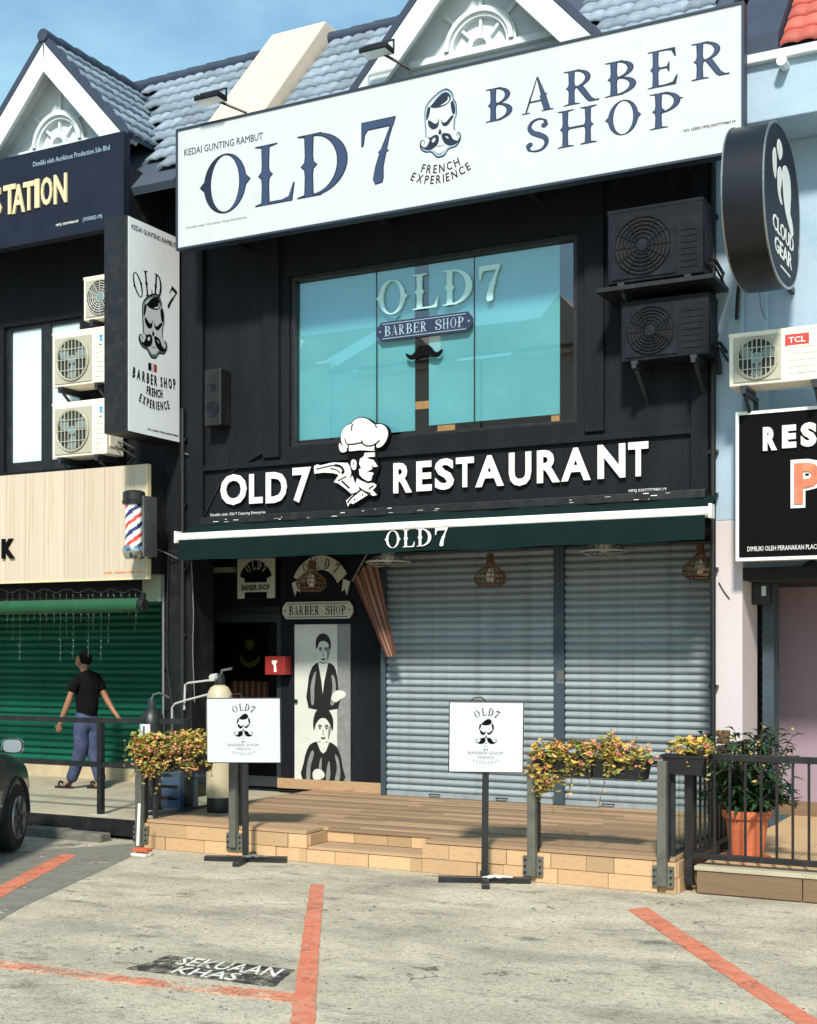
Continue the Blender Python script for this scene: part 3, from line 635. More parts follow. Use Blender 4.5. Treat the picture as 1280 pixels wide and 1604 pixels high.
# ------------------------------------------------------------------ neighbours' raised floors
YP = 10.25
mb = MB(); mb.box((-24, YP, ZP - .12), (DX0 - .32, 13.6, ZP)); raised = mb.build('walkway', 'concrete', label='pale concrete walkway in front of the green shutter', kind='structure')
MB().box((-24, YP - .03, ZP - .17), (DX0 - .36, YP + .05, ZP - .01)).build('edge_beam', 'black_metal', raised)
MB().box((-24, YP + .5, -.1), (DX0 - .36, YP + .6, ZP - .12)).build('under_wall', 'black_inside', raised)
a, b = atg(20, 1300), atg(128, 1310)
mb = MB()
for i in range(9):
    x0 = a.x - 3.0 + i*.5; mb.box((x0, YD + .06 + .02*g.random(), -.02), (x0 + .497, YP - .12, .075 + .02*g.random()))
mb.build('drain_kerb', 'concrete_dark', raised, bevel=.012)
TX0 = -2.74; TY = 9.99
mb = MB(); mb.box((TX0 + .02, TY + .035, 0), (6, 14.5, ZP)); terrace = mb.build('terrace', 'terrace_floor', label='tan tiled terrace floor at the foot of the lilac wall', kind='structure')
tl = meshdata(MB().box((0, 0, 0), (1, 1, 1)), 'tile', 'tile_brown')
for i in range(7): piece(tl, 'facing_tile', terrace, (TX0 + .02 + i*.795, TY, .012), (0, 0, 0), (.785, .034, ZP - .045))
MB().box((TX0, TY - .012, ZP - .028), (6, TY + .16, ZP + .006)).build('coping', 'concrete', terrace, bevel=.004)
ft = meshdata(MB().box((0, 0, 0), (1, 1, 1)), 'floor_tile', 'terrace_floor')
for j in range(7):
    for i in range(5): piece(ft, 'floor_tile', terrace, (TX0 + .03 + i*.6, TY + .165 + j*.6, ZP), (0, 0, 0), (.594, .594, .008))

# ------------------------------------------------------------------ roller shutter slats
def slat_mesh(name, w, h, m, depth=.026):
    n = 6; vs = []; pr = []
    for i in range(n + 1):
        t = i / n; pr.append((-depth * math.sin(math.pi * t) ** .7 + .004, h * t * .86))
    for x in (0, w): vs += [(x, y_, z_) for y_, z_ in pr]
    k = n + 1; fs = [(i, k+i, k+i+1, i+1) for i in range(n)]
    vs += [(0, .016, h*.87), (w, .016, h*.87), (0, .016, h*1.0), (w, .016, h*1.0)]
    fs += [(n, 2*k-1, 2*k+1, 2*k), (2*k, 2*k+1, 2*k+3, 2*k+2)]
    return meshdata(MB().add(vs, fs), name, m)
def shutter(parent, name, x0, x1, Y, z0, z1, h, m, seed=0):
    g = random.Random(seed); n = int(round((z1 - z0) / h)); me = slat_mesh('slat', x1 - x0, h, m)
    bar = MB().box((x0, Y - .012, z0 - .002), (x1, Y + .02, z0 + .05)).build(name, m, parent)
    for i in range(n): piece(me, 'slat', bar, (x0, Y + g.uniform(-.003, .003), z0 + .05 + i*h + g.uniform(-.0012, .0012)), (g.uniform(-.02, .02), g.uniform(-.0006, .0006), 0))
    for t in (.3, .7):
        xh = x0 + (x1 - x0)*t; MB().tube([(xh - .06, Y - .012, z0 + .03), (xh - .06, Y - .045, z0 + .032), (xh + .06, Y - .045, z0 + .032), (xh + .06, Y - .012, z0 + .03)], .007, 6).build('lift_handle', 'dark_metal', bar)
    return bar

# ------------------------------------------------------------------ roof tiles and gables
def tile_mesh(m):
    w, l, n = .30, .285, 8; pr = []
    for i in range(n + 1):
        t = i / n; pr.append((w * t, .016 * abs(math.sin(2 * math.pi * t)) ** .8 + (.006 if 0 < i < n else 0)))
    vs = []
    for y_, lift in ((0, .036), (l, .0)): vs += [(x, y_, z + lift) for x, z in pr]
    vs += [(x, 0, z + .002) for x, z in pr]; k = n + 1
    return meshdata(MB().add(vs, [(i, i+1, k+i+1, k+i) for i in range(n)] + [(i+1, i, 2*k+i, 2*k+i+1) for i in range(n)]), 'roof_tile', m, True)
TILE_G, TILE_R = tile_mesh('tile_grey'), tile_mesh('tile_red')
def tiles(parent, me, o, ux, up, nu, nv, keep, seed=0, gauge=.25, wid=.298):
    g = random.Random(seed); o, ux, up = Vector(o), Vector(ux).normalized(), Vector(up).normalized(); n = ux.cross(up)
    rot = Matrix((ux, up, n)).transposed().to_euler(); c = 0
    for j in range(nv):
        for i in range(nu):
            p = o + ux*(i*wid) + up*(j*gauge) + n*.012; q = p + ux*(wid/2) + up*(gauge/2)
            if not keep(q): continue
            r = rot.copy(); r.z += 0
            piece(me, 'tile', parent, p + n*g.uniform(0, .006), r); c += 1
    return c
SL = 1.09; ZE, YE = 6.94, 11.4; ZRG, YRG = 8.98, 13.27; UPM = Vector((0, 1, SL)).normalized()
def main_z(y): return ZE + SL*(y - YE)
def roof_slab(parent, x0, x1, m='tile_under'):
    t = .07
    mb = MB(); mb.prism([(x0, YE, ZE - .01), (x1, YE, ZE - .01), (x1, YRG, ZRG - .01), (x0, YRG, ZRG - .01)], (0, .05, -t))
    mb.prism([(x0, YRG, ZRG - .01), (x1, YRG, ZRG - .01), (x1, YRG + 3, ZRG - 3.2), (x0, YRG + 3, ZRG - 3.2)], (0, -.05, -t))
    return mb.build('roof', m, parent)
def gable(parent, ax, az, hw, yf, m_tile, seed):
    """front gable with white barge boards, half-round fanlight mouldings and its own little tiled roof"""
    s = SL; zb = az - s*hw
    w = MB().prism([(ax - hw + .05, yf + .3, zb), (ax + hw - .05, yf + .3, zb), (ax, yf + .3, az - .06)], (0, .12, 0)).build('gable_wall', 'gable_white', parent)
    for sg in (-1, 1):
        d = Vector((sg, 0, -s)).normalized(); nn = Vector((sg*s, 0, 1)).normalized()
        A = Vector((ax, yf, az - .05)); L_ = hw*math.hypot(1, s)
        # white board, dark verge above it, soffit board below
        MB().prism([A - nn*.02, A + d*L_ - nn*.02, A + d*L_ - nn*.24, A - Vector((0, 0, .24*math.hypot(1, s)*1.0))], (0, .045, 0)).build('barge_board', 'trim_white', parent, bevel=.004)
        B = A + Vector((0, .05, 0))
        MB().prism([B - nn*.025, B + d*(L_-.02) - nn*.025, B + d*(L_-.02) - nn*.075, B - Vector((0, 0, .075*math.hypot(1, s)))], (0, .26, 0)).build('soffit_board', 'trim_white', parent)
        mb = MB(); mb.prism([A + nn*.06, A + d*(L_+.06) + nn*.06, A + d*(L_+.06) - nn*.015, A - Vector((0, 0, .015)) ], (0, .10, 0)); mb.m = 0; mb.build('verge', 'barge_dark', parent)
        ye = YE + (az - ZE)/SL
        slab = MB().prism([(ax, yf + .03, az - .02), tuple(Vector((ax, yf + .03, az - .02)) + d*(L_+.03)), (ax + sg*hw*1.0, max(yf + .5, YE + (zb - ZE)/SL), zb - .02), (ax, ye, az - .02)], (0, 0, -.05)).build('roof_slope', 'tile_under', parent)
        if sg > 0:
            tiles(slab, m_tile, A + d*(L_) + Vector((0, .02, .0)), (0, 1, 0), -d, 9, int(L_/.25)+1, lambda q: q.y < YE + (q.z - .05 - ZE)/SL + .12 and q.z < az - .06, seed)
        else:
            tiles(slab, m_tile, A + d*(L_) + Vector((0, .02 + 9*.298, .0)), (0, -1, 0), -d, 9, int(L_/.25)+1, lambda q: q.y < min(yf + .9, YE + (q.z - .05 - ZE)/SL + .1) and q.z < az - .06, seed)
    # ridge capping
    mb = MB()
    for k in range(8):
        y0 = yf - .02 + k*.27; mb.cyl((ax, y0, az + .005), (ax, y0 + .285, az - .005), .075, .065, n=10)
    mb.build('ridge_cap', 'barge_dark', parent, smooth=True)
    fz = 7.71; R0 = .385; yw = yf + .3
    f = MB(); 
    def ring(mb, r0, r1, dep):
        n = 28
        for i in range(n):
            t0, t1 = math.pi*i/n, math.pi*(i+1)/n
            P = lambda r, t: (ax + r*math.cos(t), yw, fz + r*math.sin(t))
            mb.prism([P(r0, t0), P(r1, t0), P(r1, t1), P(r0, t1)], (0, -dep, 0))
    ring(f, R0 - .10, R0, .07); fan = f.build('fanlight', 'trim_white', parent)
    f = MB(); ring(f, R0 - .065, R0 - .02, .10); f.build('arch_bead', 'trim_white', fan); f = MB(); ring(f, .075, .13, .07); f.build('hub_ring', 'trim_white', fan)
    for deg in (45, 90, 135):
        t = R(deg); c_, s_ = math.cos(t), math.sin(t)
        MB().bar((ax + .12*c_, yw - .02, fz + .12*s_), (ax + (R0-.09)*c_, yw - .02, fz + (R0-.09)*s_), .03, .045, (0, 1, 0)).build('glazing_bar', 'trim_white', fan)
        far = (az - .24*math.hypot(1, s) - fz - .02) if deg == 90 else (az - .33 - fz)/(s_ + s*abs(c_))
        MB().bar((ax + R0*c_, yw - .015, fz + R0*s_), (ax + far*c_, yw - .015, fz + far*s_), .04, .04, (0, 1, 0)).build('radial_bar', 'trim_white', fan)
    hs_ = (az - .32 - fz)/s; MB().box((ax - hs_, yw - .075, fz - .07), (ax + hs_, yw, fz - .002)).build('sill', 'trim_white', parent, bevel=.004)

# ------------------------------------------------------------------ the black shop (centre)
shop = thing('shophouse', ((XL+XR)/2, YF, 0), 'two-storey black shophouse with a cyan window and grey roller shutters', 'shophouse')
wa, wb = at(453, 437, YF), at(904, 361, YF); WX0, WX1, WZ0, WZ1 = wa.x, wb.x, 4.06, 5.89
TH = .24; ZTOP = 7.25
wall = MB().box((XL, YF, ZSOF + .02), (WX0, YF + TH, ZTOP)).build('wall', 'black_wall', shop)
MB().box((WX1, YF, ZSOF + .02), (XR, YF + TH, ZTOP)).build('wall', 'black_wall', shop)
MB().box((WX0, YF, WZ1), (WX1, YF + TH, ZTOP)).build('wall', 'black_wall', shop)
MB().box((WX0, YF, ZSOF + .02), (WX1, YF + TH, WZ0)).build('wall', 'black_wall', shop)
# pilaster bands and a mid ledge in relief
for pl, pr, z0, z1, d in ((415, 440, 3.95, 6.4, .05), (918, 948, 3.95, 6.4, .05), (300, 322, 3.25, 6.4, .06), (1085, 1112, 3.25, 6.4, .07)):
    MB().box((atx(pl, YF), YF - d, z0), (atx(pr, YF), YF + .002, z1)).build('pilaster', 'black_wall', shop, bevel=.006)
MB().box((atx(300, YF), YF - .045, 3.86), (atx(1085, YF), YF + .002, 3.92)).build('ledge', 'black_wall', shop, bevel=.006)
MB().box((XL, YF + .001, ZSOF), (XR, 13.6, ZSOF + .2)).build('walkway_ceiling', 'black_inside', shop)
MB().box((XL, YF, 0), (atx(300, YF), YF + .42, ZSOF)).build('pillar', 'black_pillar', shop, bevel=.01)
# rooms behind
mb = MB(); mb.box((XL + .1, YF + 2.6, 3.2), (XR - .1, YF + 2.7, ZTOP)); mb.box((XL + .1, YF + TH, 3.2), (XL + .2, YF + 2.6, ZTOP)); mb.box((XR - .2, YF + TH, 3.2), (XR - .1, YF + 2.6, ZTOP)); mb.box((XL + .1, YF + TH + .01, ZTOP), (XR - .1, YF + 2.7, ZTOP + .1)); mb.box((XL+.1, YF + TH + .01, 3.18), (XR - .1, YF + 2.7, 3.24))
mb.build('upper_room', 'black_inside', shop)
# window: frame, three panes, cyan sheets behind them
win = MB(); fr_ = .05
win.box((WX0, YF + .03, WZ0), (WX0 + fr_, YF + .15, WZ1)); win.box((WX1 - fr_, YF + .03, WZ0), (WX1, YF + .15, WZ1)); win.box((WX0 + fr_, YF + .03, WZ1 - fr_), (WX1 - fr_, YF + .15, WZ1)); win.box((WX0 + fr_, YF + .03, WZ0), (WX1 - fr_, YF + .15, WZ0 + .035))
win = win.build('window', 'black_metal', shop, bevel=.004)
YG = YF + .09; px0, px1 = WX0 + fr_, WX1 - fr_
cuts = [px0, atx(590, YG), atx(743, YG), px1]
for a, b in zip(cuts[:-1], cuts[1:]): MB().box((a + .003, YG, WZ0 + .036), (b - .003, YG + .008, WZ1 - fr_ - .001)).build('pane', 'window_glass', win)
for c_ in cuts[1:-1]: MB().box((c_ - .004, YG - .003, WZ0 + .036), (c_ + .004, YG + .011, WZ1 - fr_ - .001)).build('joint', 'cable_black', win)
YC = YG + .04
for pl, pr, pbl, m in ((464, 650, 4.14, 'film_cyan'), (672, 877, 4.18, 'film_cyan')):
    MB().box((atx(pl, YC), YC, pbl), (atx(pr, YC), YC + .01, WZ1 - .052)).build('cyan_sheet', m, win)
MB().box((atx(648.5, YC + .03), YC + .03, 4.06), (atx(673, YC + .03), YC + .06, 5.02)).build('interior_shade_strip', 'print_black', win)  # black strip added to darken the room seen between the cyan sheets
for pl, pr, z0, z1 in ((649, 673, 4.36, 4.44), (686, 713, 4.10, 4.30), (864, 877, 4.10, 4.30)):
    MB().box((atx(pl, YC + .02), YC + .012, z0), (atx(pr, YC + .02), YC + .029, z1)).build('timber_stud', 'timber_orange', win)
# roof: two tiled fields and the gable
roof = roof_slab(shop, -7.95, XR + .1)
GX, GZ_, GH = -5.295, 8.86, 1.36
def dormer_clear(q): return abs(q.x - GX)*SL > GZ_ - q.z + .02 or q.z > GZ_ - .02
tiles(roof, TILE_G, (-7.92, YE, ZE), (1, 0, 0), (0, 1, SL), 16, 11, lambda q: dormer_clear(q) and q.x < XR + .05 and (q.x < -5.9 or q.x > -4.6), 21)
mb = MB()
for k in range(16): mb.cyl((-7.95 + k*.3, YRG, ZRG + .03), (-7.95 + k*.3 + .315, YRG, ZRG + .03), .085, .075, n=10)
mb.build('ridge_cap', 'barge_dark', shop, smooth=True)
gable(shop, GX, GZ_, GH, YSIGN + .12, TILE_G, 31)
par_ = MB()
xa, xb = -8.70, -7.95; lift = .20
prof = [(YE + .02, ZE - .45), (YE + .02, ZE + .22), (YRG - .12, ZRG + lift), (YRG + .14, ZRG + lift), (YRG + 2.2, ZRG - 2.0), (YRG + 2.2, ZRG - 2.6), (YRG, ZRG - .3)]
par_.prism([(xa, y, z) for y, z in prof], (xb - xa, 0, 0)); par_.build('parapet', 'parapet_cream', shop, bevel=.015)
# ground floor: shutters, guides, dark back wall, barber door wall
sx0, sx1, sc0, sc1 = atx(607, YS), atx(1118, YS), atx(870, YS), atx(886, YS)
s1 = shutter(shop, 'roller_shutter', sx0 + .002, sc0 - .002, YS, ZD + .004, 2.9, .077, 'shutter_blue', 1); s2 = shutter(shop, 'roller_shutter', sc1 + .002, sx1 + .02, YS, ZD + .004, 2.9, .077, 'shutter_blue', 2)
s1['label'] = 'wider grey-blue roller shutter beside the barber door'; s2['label'] = 'narrower grey-blue roller shutter behind the flower boxes'
for a, b in ((atx(600, YS) , sx0), (sc0, sc1), (sx1 + .025, XR + .02)): MB().box((a, YS - .055, ZD + .002), (b, YS + .05, 2.95)).build('guide_rail', 'shutter_guide', shop, bevel=.004)
MB().box((atx(872, YS - .06), YS - .062, 1.52), (atx(883, YS - .06), YS - .05, 1.66)).build('lock_plate', 'steel', shop)
MB().box((XL - .01, YS + .3, ZD - .05), (XR + .3, YS + .36, ZSOF)).build('back_wall', 'black_inside', shop)
YB = 12.95
bx0, bx1 = atx(440, YB), atx(601, YB)
MB().box((bx0, YB, ZD), (bx1, YB + .2, ZSOF)).build('door_wall', 'black_wall', shop)
MB().box((bx0 - .02, YB - .05, ZD + .001), (bx1 - .01, YB - .001, ZD + .115)).build('timber_kick', 'riser_wood', shop, bevel=.004)
# glazed entrance left of it
gx0, gx1 = atx(326, YB), bx0
MB().box((atx(313, YB), YB - .03, ZD), (gx0, YB + .1, 2.28)).build('jamb', 'panel_sage', shop)
MB().box((atx(313, YB), YB - .025, 2.30), (gx1, YB + .12, 2.38)).build('transom', 'black_metal', shop)
MB().box((atx(314, YB), YB - .02, 2.80), (atx(366, YB), YB + .06, 2.86)).build('lintel', 'panel_sage', shop)
gd = MB(); gd.box((gx0, YB + .02, ZD), (gx0 + .07, YB + .06, 2.3)); gd.box((gx1 - .07, YB + .02, ZD), (gx1, YB + .06, 2.3)); gd.box((gx0 + .07, YB + .02, ZD), (gx1 - .07, YB + .06, ZD + .12)); gd.box((gx0 + .07, YB + .02, 2.2), (gx1 - .07, YB + .06, 2.3))
gd = gd.build('glass_door', 'dark_metal', shop)
MB().box((gx0 + .07, YB + .035, ZD + .12), (gx1 - .07, YB + .043, 2.2)).build('pane', 'door_glass', gd)
MB().box((gx0, YB + .3, ZD), (gx1, YB + .32, 2.9)).build('dark_room', 'black_inside', shop)
# emblem and striped cloth seen through the door
fr = front(YB + .10); cx, cz = (atx(384, YB) , 1.82)
mb = MB(); fr.shape(mb, [[(cx + .155*math.cos(R(a)), cz + .155*math.sin(R(a))) for a in range(200, 341, 10)] + [(cx + .135*math.cos(R(a)), cz + .045 + .135*math.sin(R(a))) for a in range(340, 199, -10)]], .004)
fr.shape(mb, [[(cx + (.085 if i % 2 == 0 else .045)*math.sin(math.pi*i/14), cz + .12 + (.085 if i % 2 == 0 else .045)*math.cos(math.pi*i/14)) for i in range(28)]], .004)
mb.build('star_crescent', 'emblem_gold', gd)
for k in range(13):
    x0 = atx(354, YB) + k*(atx(414, YB) - atx(354, YB))/13
    MB().box((x0, YB + .10 + (k % 2)*.004, 1.10), (x0 + (atx(414, YB)-atx(354, YB))/13 - .001, YB + .106 + (k % 2)*.004, 1.50)).build('cloth_stripe', 'flag_red' if k % 2 == 0 else 'flag_pale', gd)

# ------------------------------------------------------------------ left neighbour
lx0 = -16.2
left = thing('shophouse', (-12.8, YF, 0), 'black neighbouring shophouse with the green shutter and white gable', 'shophouse')
lw = [(12, 62), (76, 122)]; lz0, lz1 = at(40, 738, YF).z, at(40, 508, YF).z
WXa, WXb = atx(6, YF), atx(128, YF)
MB().box((lx0, YF, 2.62), (WXa, YF + TH, ZTOP)).build('wall', 'black_wall', left); MB().box((WXb, YF, 2.62), (XL - .004, YF + TH, ZTOP)).build('wall', 'black_wall', left)
MB().box((WXa, YF, lz1), (WXb, YF + TH, ZTOP)).build('wall', 'black_wall', left); MB().box((WXa, YF, 2.62), (WXb, YF + TH, lz0)).build('wall', 'black_wall', left)
wn = MB()
for a, b in ((6, 14), (61, 76), (121, 128)): wn.box((atx(a, YF), YF + .04, lz0), (atx(b, YF), YF + .12, lz1))
wn.box((WXa, YF + .045, lz1 - .05), (WXb, YF + .115, lz1)); wn.box((WXa, YF + .045, lz0), (WXb, YF + .115, lz0 + .12))
wn = wn.build('window', 'black_metal', left)
for a, b in lw: MB().box((atx(a, YF), YF + .07, lz0 + .1), (atx(b, YF), YF + .08, lz1 - .04)).build('pane', 'pale_pane', wn)
MB().box((lx0, YF + .01, 2.5), (XL - .01, 13.9, 2.62)).build('walkway_ceiling', 'black_inside', left)
MB().box((atx(223, 11.93), 11.93, at(240, 942, 11.93).z), (XL - .004, 11.998, at(240, 824, 11.93).z)).build('end_panel', 'panel_sage', left)
YGS = 13.3
gs = shutter(left, 'roller_shutter', lx0, XL - .06, YGS, .36, 2.5, .0885, 'shutter_green', 3); gs['label'] = 'dark green roller shutter behind the walking person'
MB().box((lx0, YGS + .1, ZP), (XL - .06, YGS + .16, 2.62)).build('back_wall', 'black_inside', left)
MB().box((lx0, YGS - .04, ZP), (XL - .06, YGS + .095, .36)).build('plinth', 'tan_plinth', left)
MB().box((XL - .055, YF + .02, ZP), (XL - .012, YGS + .1, 2.98)).build('side_wall', 'black_wall', left)
lroof = roof_slab(left, lx0, -8.80)
LG = -10.63
tiles(lroof, TILE_G, (-10.62, YE, ZE), (1, 0, 0), (0, 1, SL), 6, 11, lambda q: q.x < -8.82 and (abs(q.x - LG)*SL > GZ_ - q.z + .02 or q.z > GZ_ - .02), 22)
mb = MB()
for k in range(8): mb.cyl((-11.2 + k*.3, YRG, ZRG + .03), (-11.2 + k*.3 + .315, YRG, ZRG + .03), .085, .075, n=10)
mb.build('ridge_cap', 'barge_dark', left, smooth=True)
gable(left, LG, GZ_, 1.15, YSIGN + .12, TILE_G, 32)

# ------------------------------------------------------------------ right neighbour
right = thing('shophouse', (0, YF, 0), 'pale blue and pink shophouse with a red tiled roof', 'shophouse')
PX1 = atx(1163, YF); zsp = at(1140, 815, YF).z
MB().box((XR, YF, 0), (PX1, YF + .6, zsp)).build('pillar', 'wall_pink', right, bevel=.008)
MB().box((XR + .001, YF, zsp), (PX1, YF + .6, 7.2)).build('pillar', 'wall_blue', right, bevel=.008)
MB().box((PX1 + .002, YF - .06, zsp - .03), (PX1 + .5, YF + .1, zsp + .002)).build('string_course', 'cable_black', right)
MB().box((PX1 + .002, YF + .22, 2.62), (6, YF + .5, 7.0)).build('wall', 'wall_blue', right)
MB().box((PX1 + .001, YF + .10, 3.9), (atx(1196, YF), YF + .22, 6.6)).build('pilaster', 'wall_blue', right)
bz0, bz1 = at(1166, 195, 11.65).z, at(1166, 96, 11.65).z
MB().box((atx(1164, 11.65), 11.65, bz0), (6, 12.2, bz1)).build('beam', 'wall_blue', right, bevel=.01)
MB().box((atx(1164, 11.6), 11.58, bz1 - .06), (6, 11.649, bz1 + .02)).build('gutter', 'trim_white', right, bevel=.008)
MB().cyl((atx(1228, 11.6), 11.64, bz1 - .12), (atx(1228, 11.6), 11.50, bz1 - .12), .045, .045, 12).build('spout', 'trim_white', right)
rr = MB(); rr.prism([(PX1 + .4, 11.62, bz1 + .02), (6, 11.62, bz1 + .02), (6, 13.6, bz1 + .02 + 1.98*SL), (PX1 + .4, 13.6, bz1 + .02 + 1.98*SL)], (0, .05, -.07)); rr = rr.build('roof', 'tile_under', right)
tiles(rr, TILE_R, (PX1 + .42, 11.62, bz1 + .03), (1, 0, 0), (0, 1, SL), 9, 7, lambda q: True, 23)
MB().prism([(PX1 + .02, 11.62, bz1 + .02), (PX1 + .02, 11.62, bz1 + .18), (PX1 + .02, 13.6, bz1 + .2 + 1.98*SL), (PX1 + .02, 13.6, bz1 - .1)], (.38, 0, 0)).build('party_wall', 'barge_dark', right)
MB().box((PX1, YF + .02, 2.5), (6, 14.4, 2.615)).build('walkway_ceiling', 'black_inside', right)
YRS = 12.72
s3 = shutter(right, 'roller_shutter', PX1 + .02, atx(1197, YRS), YRS, ZP + .1, 2.5, .077, 'shutter_blue', 4); s3['label'] = 'narrow strip of grey shutter right of the pink pillar'
MB().box((PX1 + .01, YRS + .06, ZP + .01), (atx(1213, YRS), YRS + .1, 2.5)).build('back_wall', 'black_inside', right)
MB().box((atx(1195, YRS - .1), YRS - .12, ZP + .01), (atx(1213, YRS - .1), YRS + .12, 2.5)).build('door_post', 'shutter_guide', right, bevel=.005)
MB().box((atx(1205, 13.5), 13.5, ZP + .15), (6, 13.62, 2.5)).build('shop_wall', 'wall_purple', right)
MB().box((atx(1205, 13.5), 13.48, ZP + .009), (6, 13.499, ZP + .15)).build('skirting', 'tile_brown', right)

# ------------------------------------------------------------------ shops across the road (mirrored in the first-floor window)
def opposite(x0, x1, h, gx, seed, label):
    o = thing('shophouse', ((x0+x1)/2, -20, 0), label, 'shophouse', 'shophouses mirrored in the window')
    MB().box((x0, -28, 0), (x1, -20, h)).build('wall', 'opposite_wall', o)
    for fl in (4.0, 7.6):
        for k in range(3):
            a = x0 + .7 + k*(x1-x0-1.2)/3; w = MB().box((a, -20.02, fl), (a + (x1-x0)/3 - .9, -19.97, fl + 1.7)).build('window', 'opposite_dark', o)
    MB().box((x0 + .3, -20.02, .2), (x1 - .3, -19.96, 3.0)).build('shopfront', 'opposite_dark', o)
    MB().box((x0 + .1, -20.0, 3.1), (x1 - .1, -19.7, 3.9)).build('fascia', 'letter_white', o)
    MB().prism([(x0, -19.6, h), (x1, -19.6, h), (x1, -24, h + 2.2), (x0, -24, h + 2.2)], (0, -.1, .12)).build('roof', 'opposite_roof', o)
    MB().prism([(gx - 2, -19.7, h - .2), (gx + 2, -19.7, h - .2), (gx, -19.7, h + 1.9)], (0, -4, 0)).build('gable', 'opposite_wall', o)
for i in range(2, 7):
    x0 = -52 + i*6.4; opposite(x0, x0 + 6.3, 12.6 + (.5 if i % 3 == 0 else 0), x0 + 3.1, i, 'beige gabled shophouse seen only as a reflection in the cyan window')
# ------------------------------------------------------------------ big white sign
def sgn_frame(Y): return front(Y)
SZ0, SZ1 = at(720, 305, YSIGN).z, at(720, 107, YSIGN).z
SX0, SX1 = atx(279, YSIGN), atx(1162, YSIGN); SZ0 = at(284, 388, YSIGN).z; SZ1 = at(278, 206, YSIGN).z
big = thing('shop_sign', ((SX0+SX1)/2, YSIGN, SZ0), 'long white OLD7 BARBER SHOP sign board under the roof', 'sign')
MB().box((SX0, YSIGN, SZ0), (SX1, YSIGN + .10, SZ1)).build('board', 'sign_white', big)
e = .022
for a, b in (((SX0 - e, SZ0 - e), (SX1 + e, SZ0)), ((SX0 - e, SZ1), (SX1 + e, SZ1 + e)), ((SX0 - e, SZ0), (SX0, SZ1)), ((SX1, SZ0), (SX1 + e, SZ1))):
    MB().box((a[0], YSIGN - .012, a[1]), (b[0], YSIGN + .11, b[1])).build('edge_strip', 'sign_edge', big)
fs_ = front(YSIGN - .0006)
for nm, pl, pr, pt, pb in (('O', 313, 393, 240.5, 334), ('L', 400, 462, 224, 319), ('D', 466, 545, 206, 305), ('7', 566, 620, 187, 290),
    ('B', 761, 803, 135, 190), ('A', 818, 867, 120, 177), ('R', 883, 939, 106, 163), ('B', 948, 997, 93, 150), ('E', 1015, 1062, 76, 137), ('R', 1083, 1143, 62, 123),
    ('S', 824, 860, 184, 239), ('H', 874, 935, 168, 229), ('O', 948, 1005, 155, 213), ('P', 1018, 1071, 142, 201)):
    if pl > 700: pt += 1.5; pb -= 1.5
    mb = MB(); fit(fs_, mb, nm, pl, pr, pt, pb, YSIGN, .0015); mb.build('letter', 'navy_dark', big)
    mb = MB(); fit(fs_, mb, nm, pl, pr, pt, pb, YSIGN, .0042, ins=.016 if pl < 700 else .022); mb.build('letter_fill', 'navy_print', big)
def tline(mb, fr, txt, Y, pl, pr, py, hpx, th=.002, bold=.0, lift=0):
    x0, x1 = atx(pl, Y), atx(pr, Y); m = (pl+pr)/2
    # a line of print level with the board: height taken at its middle
    z0, z1 = at(m, py + hpx/2, Y).z, at(m, py - hpx/2, Y).z; fr.line(mb, txt, x0, x1, z0, z1, th, lift, bold)
mb = MB(); tline(mb, fs_, 'KEDAI GUNTING RAMBUT', YSIGN, 289, 412, 226, 11); mb.build('small_print', 'navy_dark', big)
mb = MB(); tline(mb, fs_, 'Dimiliki oleh: Old Seven Shop Enterprise', YSIGN, 292, 386, 349, 4.2); mb.build('small_print', 'print_grey', big)
mb = MB(); tline(mb, fs_, 'NO. LESEN MPSJ 0307777980119', YSIGN, 1071, 1152, 198, 5.5); mb.build('small_print', 'print_black', big)
ec = at(690, 195, YSIGN); hh = at(690, 137, YSIGN).z - at(690, 248, YSIGN).z
emblem(front(YSIGN - .0006), ec.x, at(688, 248, YSIGN).z, hh, big, 'navy_dark', 'navy_dark', 'halo_print', 'print_white')
mb = MB(); cz = at(690, 253, YSIGN).z
fs_.arc(mb, 'FRENCH', ec.x, cz + .48, .545, .078, .78, .002, face='sans', up=False, wid=.8, bold=.008); fs_.arc(mb, 'EXPERIENCE', ec.x, cz + .48, .645, .078, 1.02, .002, face='sans', up=False, wid=.8, bold=.008)
mb.build('tagline', 'print_black', big)
for px in (377, 640, 996): MB().cyl(at(px, 388 - (px-284)*.19 + 2, YSIGN + .05) + Vector((0, 0, .03)), at(px, 388 - (px-284)*.19 + 2, YSIGN + .05) - Vector((0, 0, .045)), .012, n=8).build('drip_bolt', 'black_metal', big)
for px in (330, 560, 800, 1050):
    X = atx(px, YSIGN); MB().box((X - .03, YSIGN + .111, SZ0 + .1), (X + .03, YF + .002, SZ0 + .16)).build('bracket', 'black_metal', big)

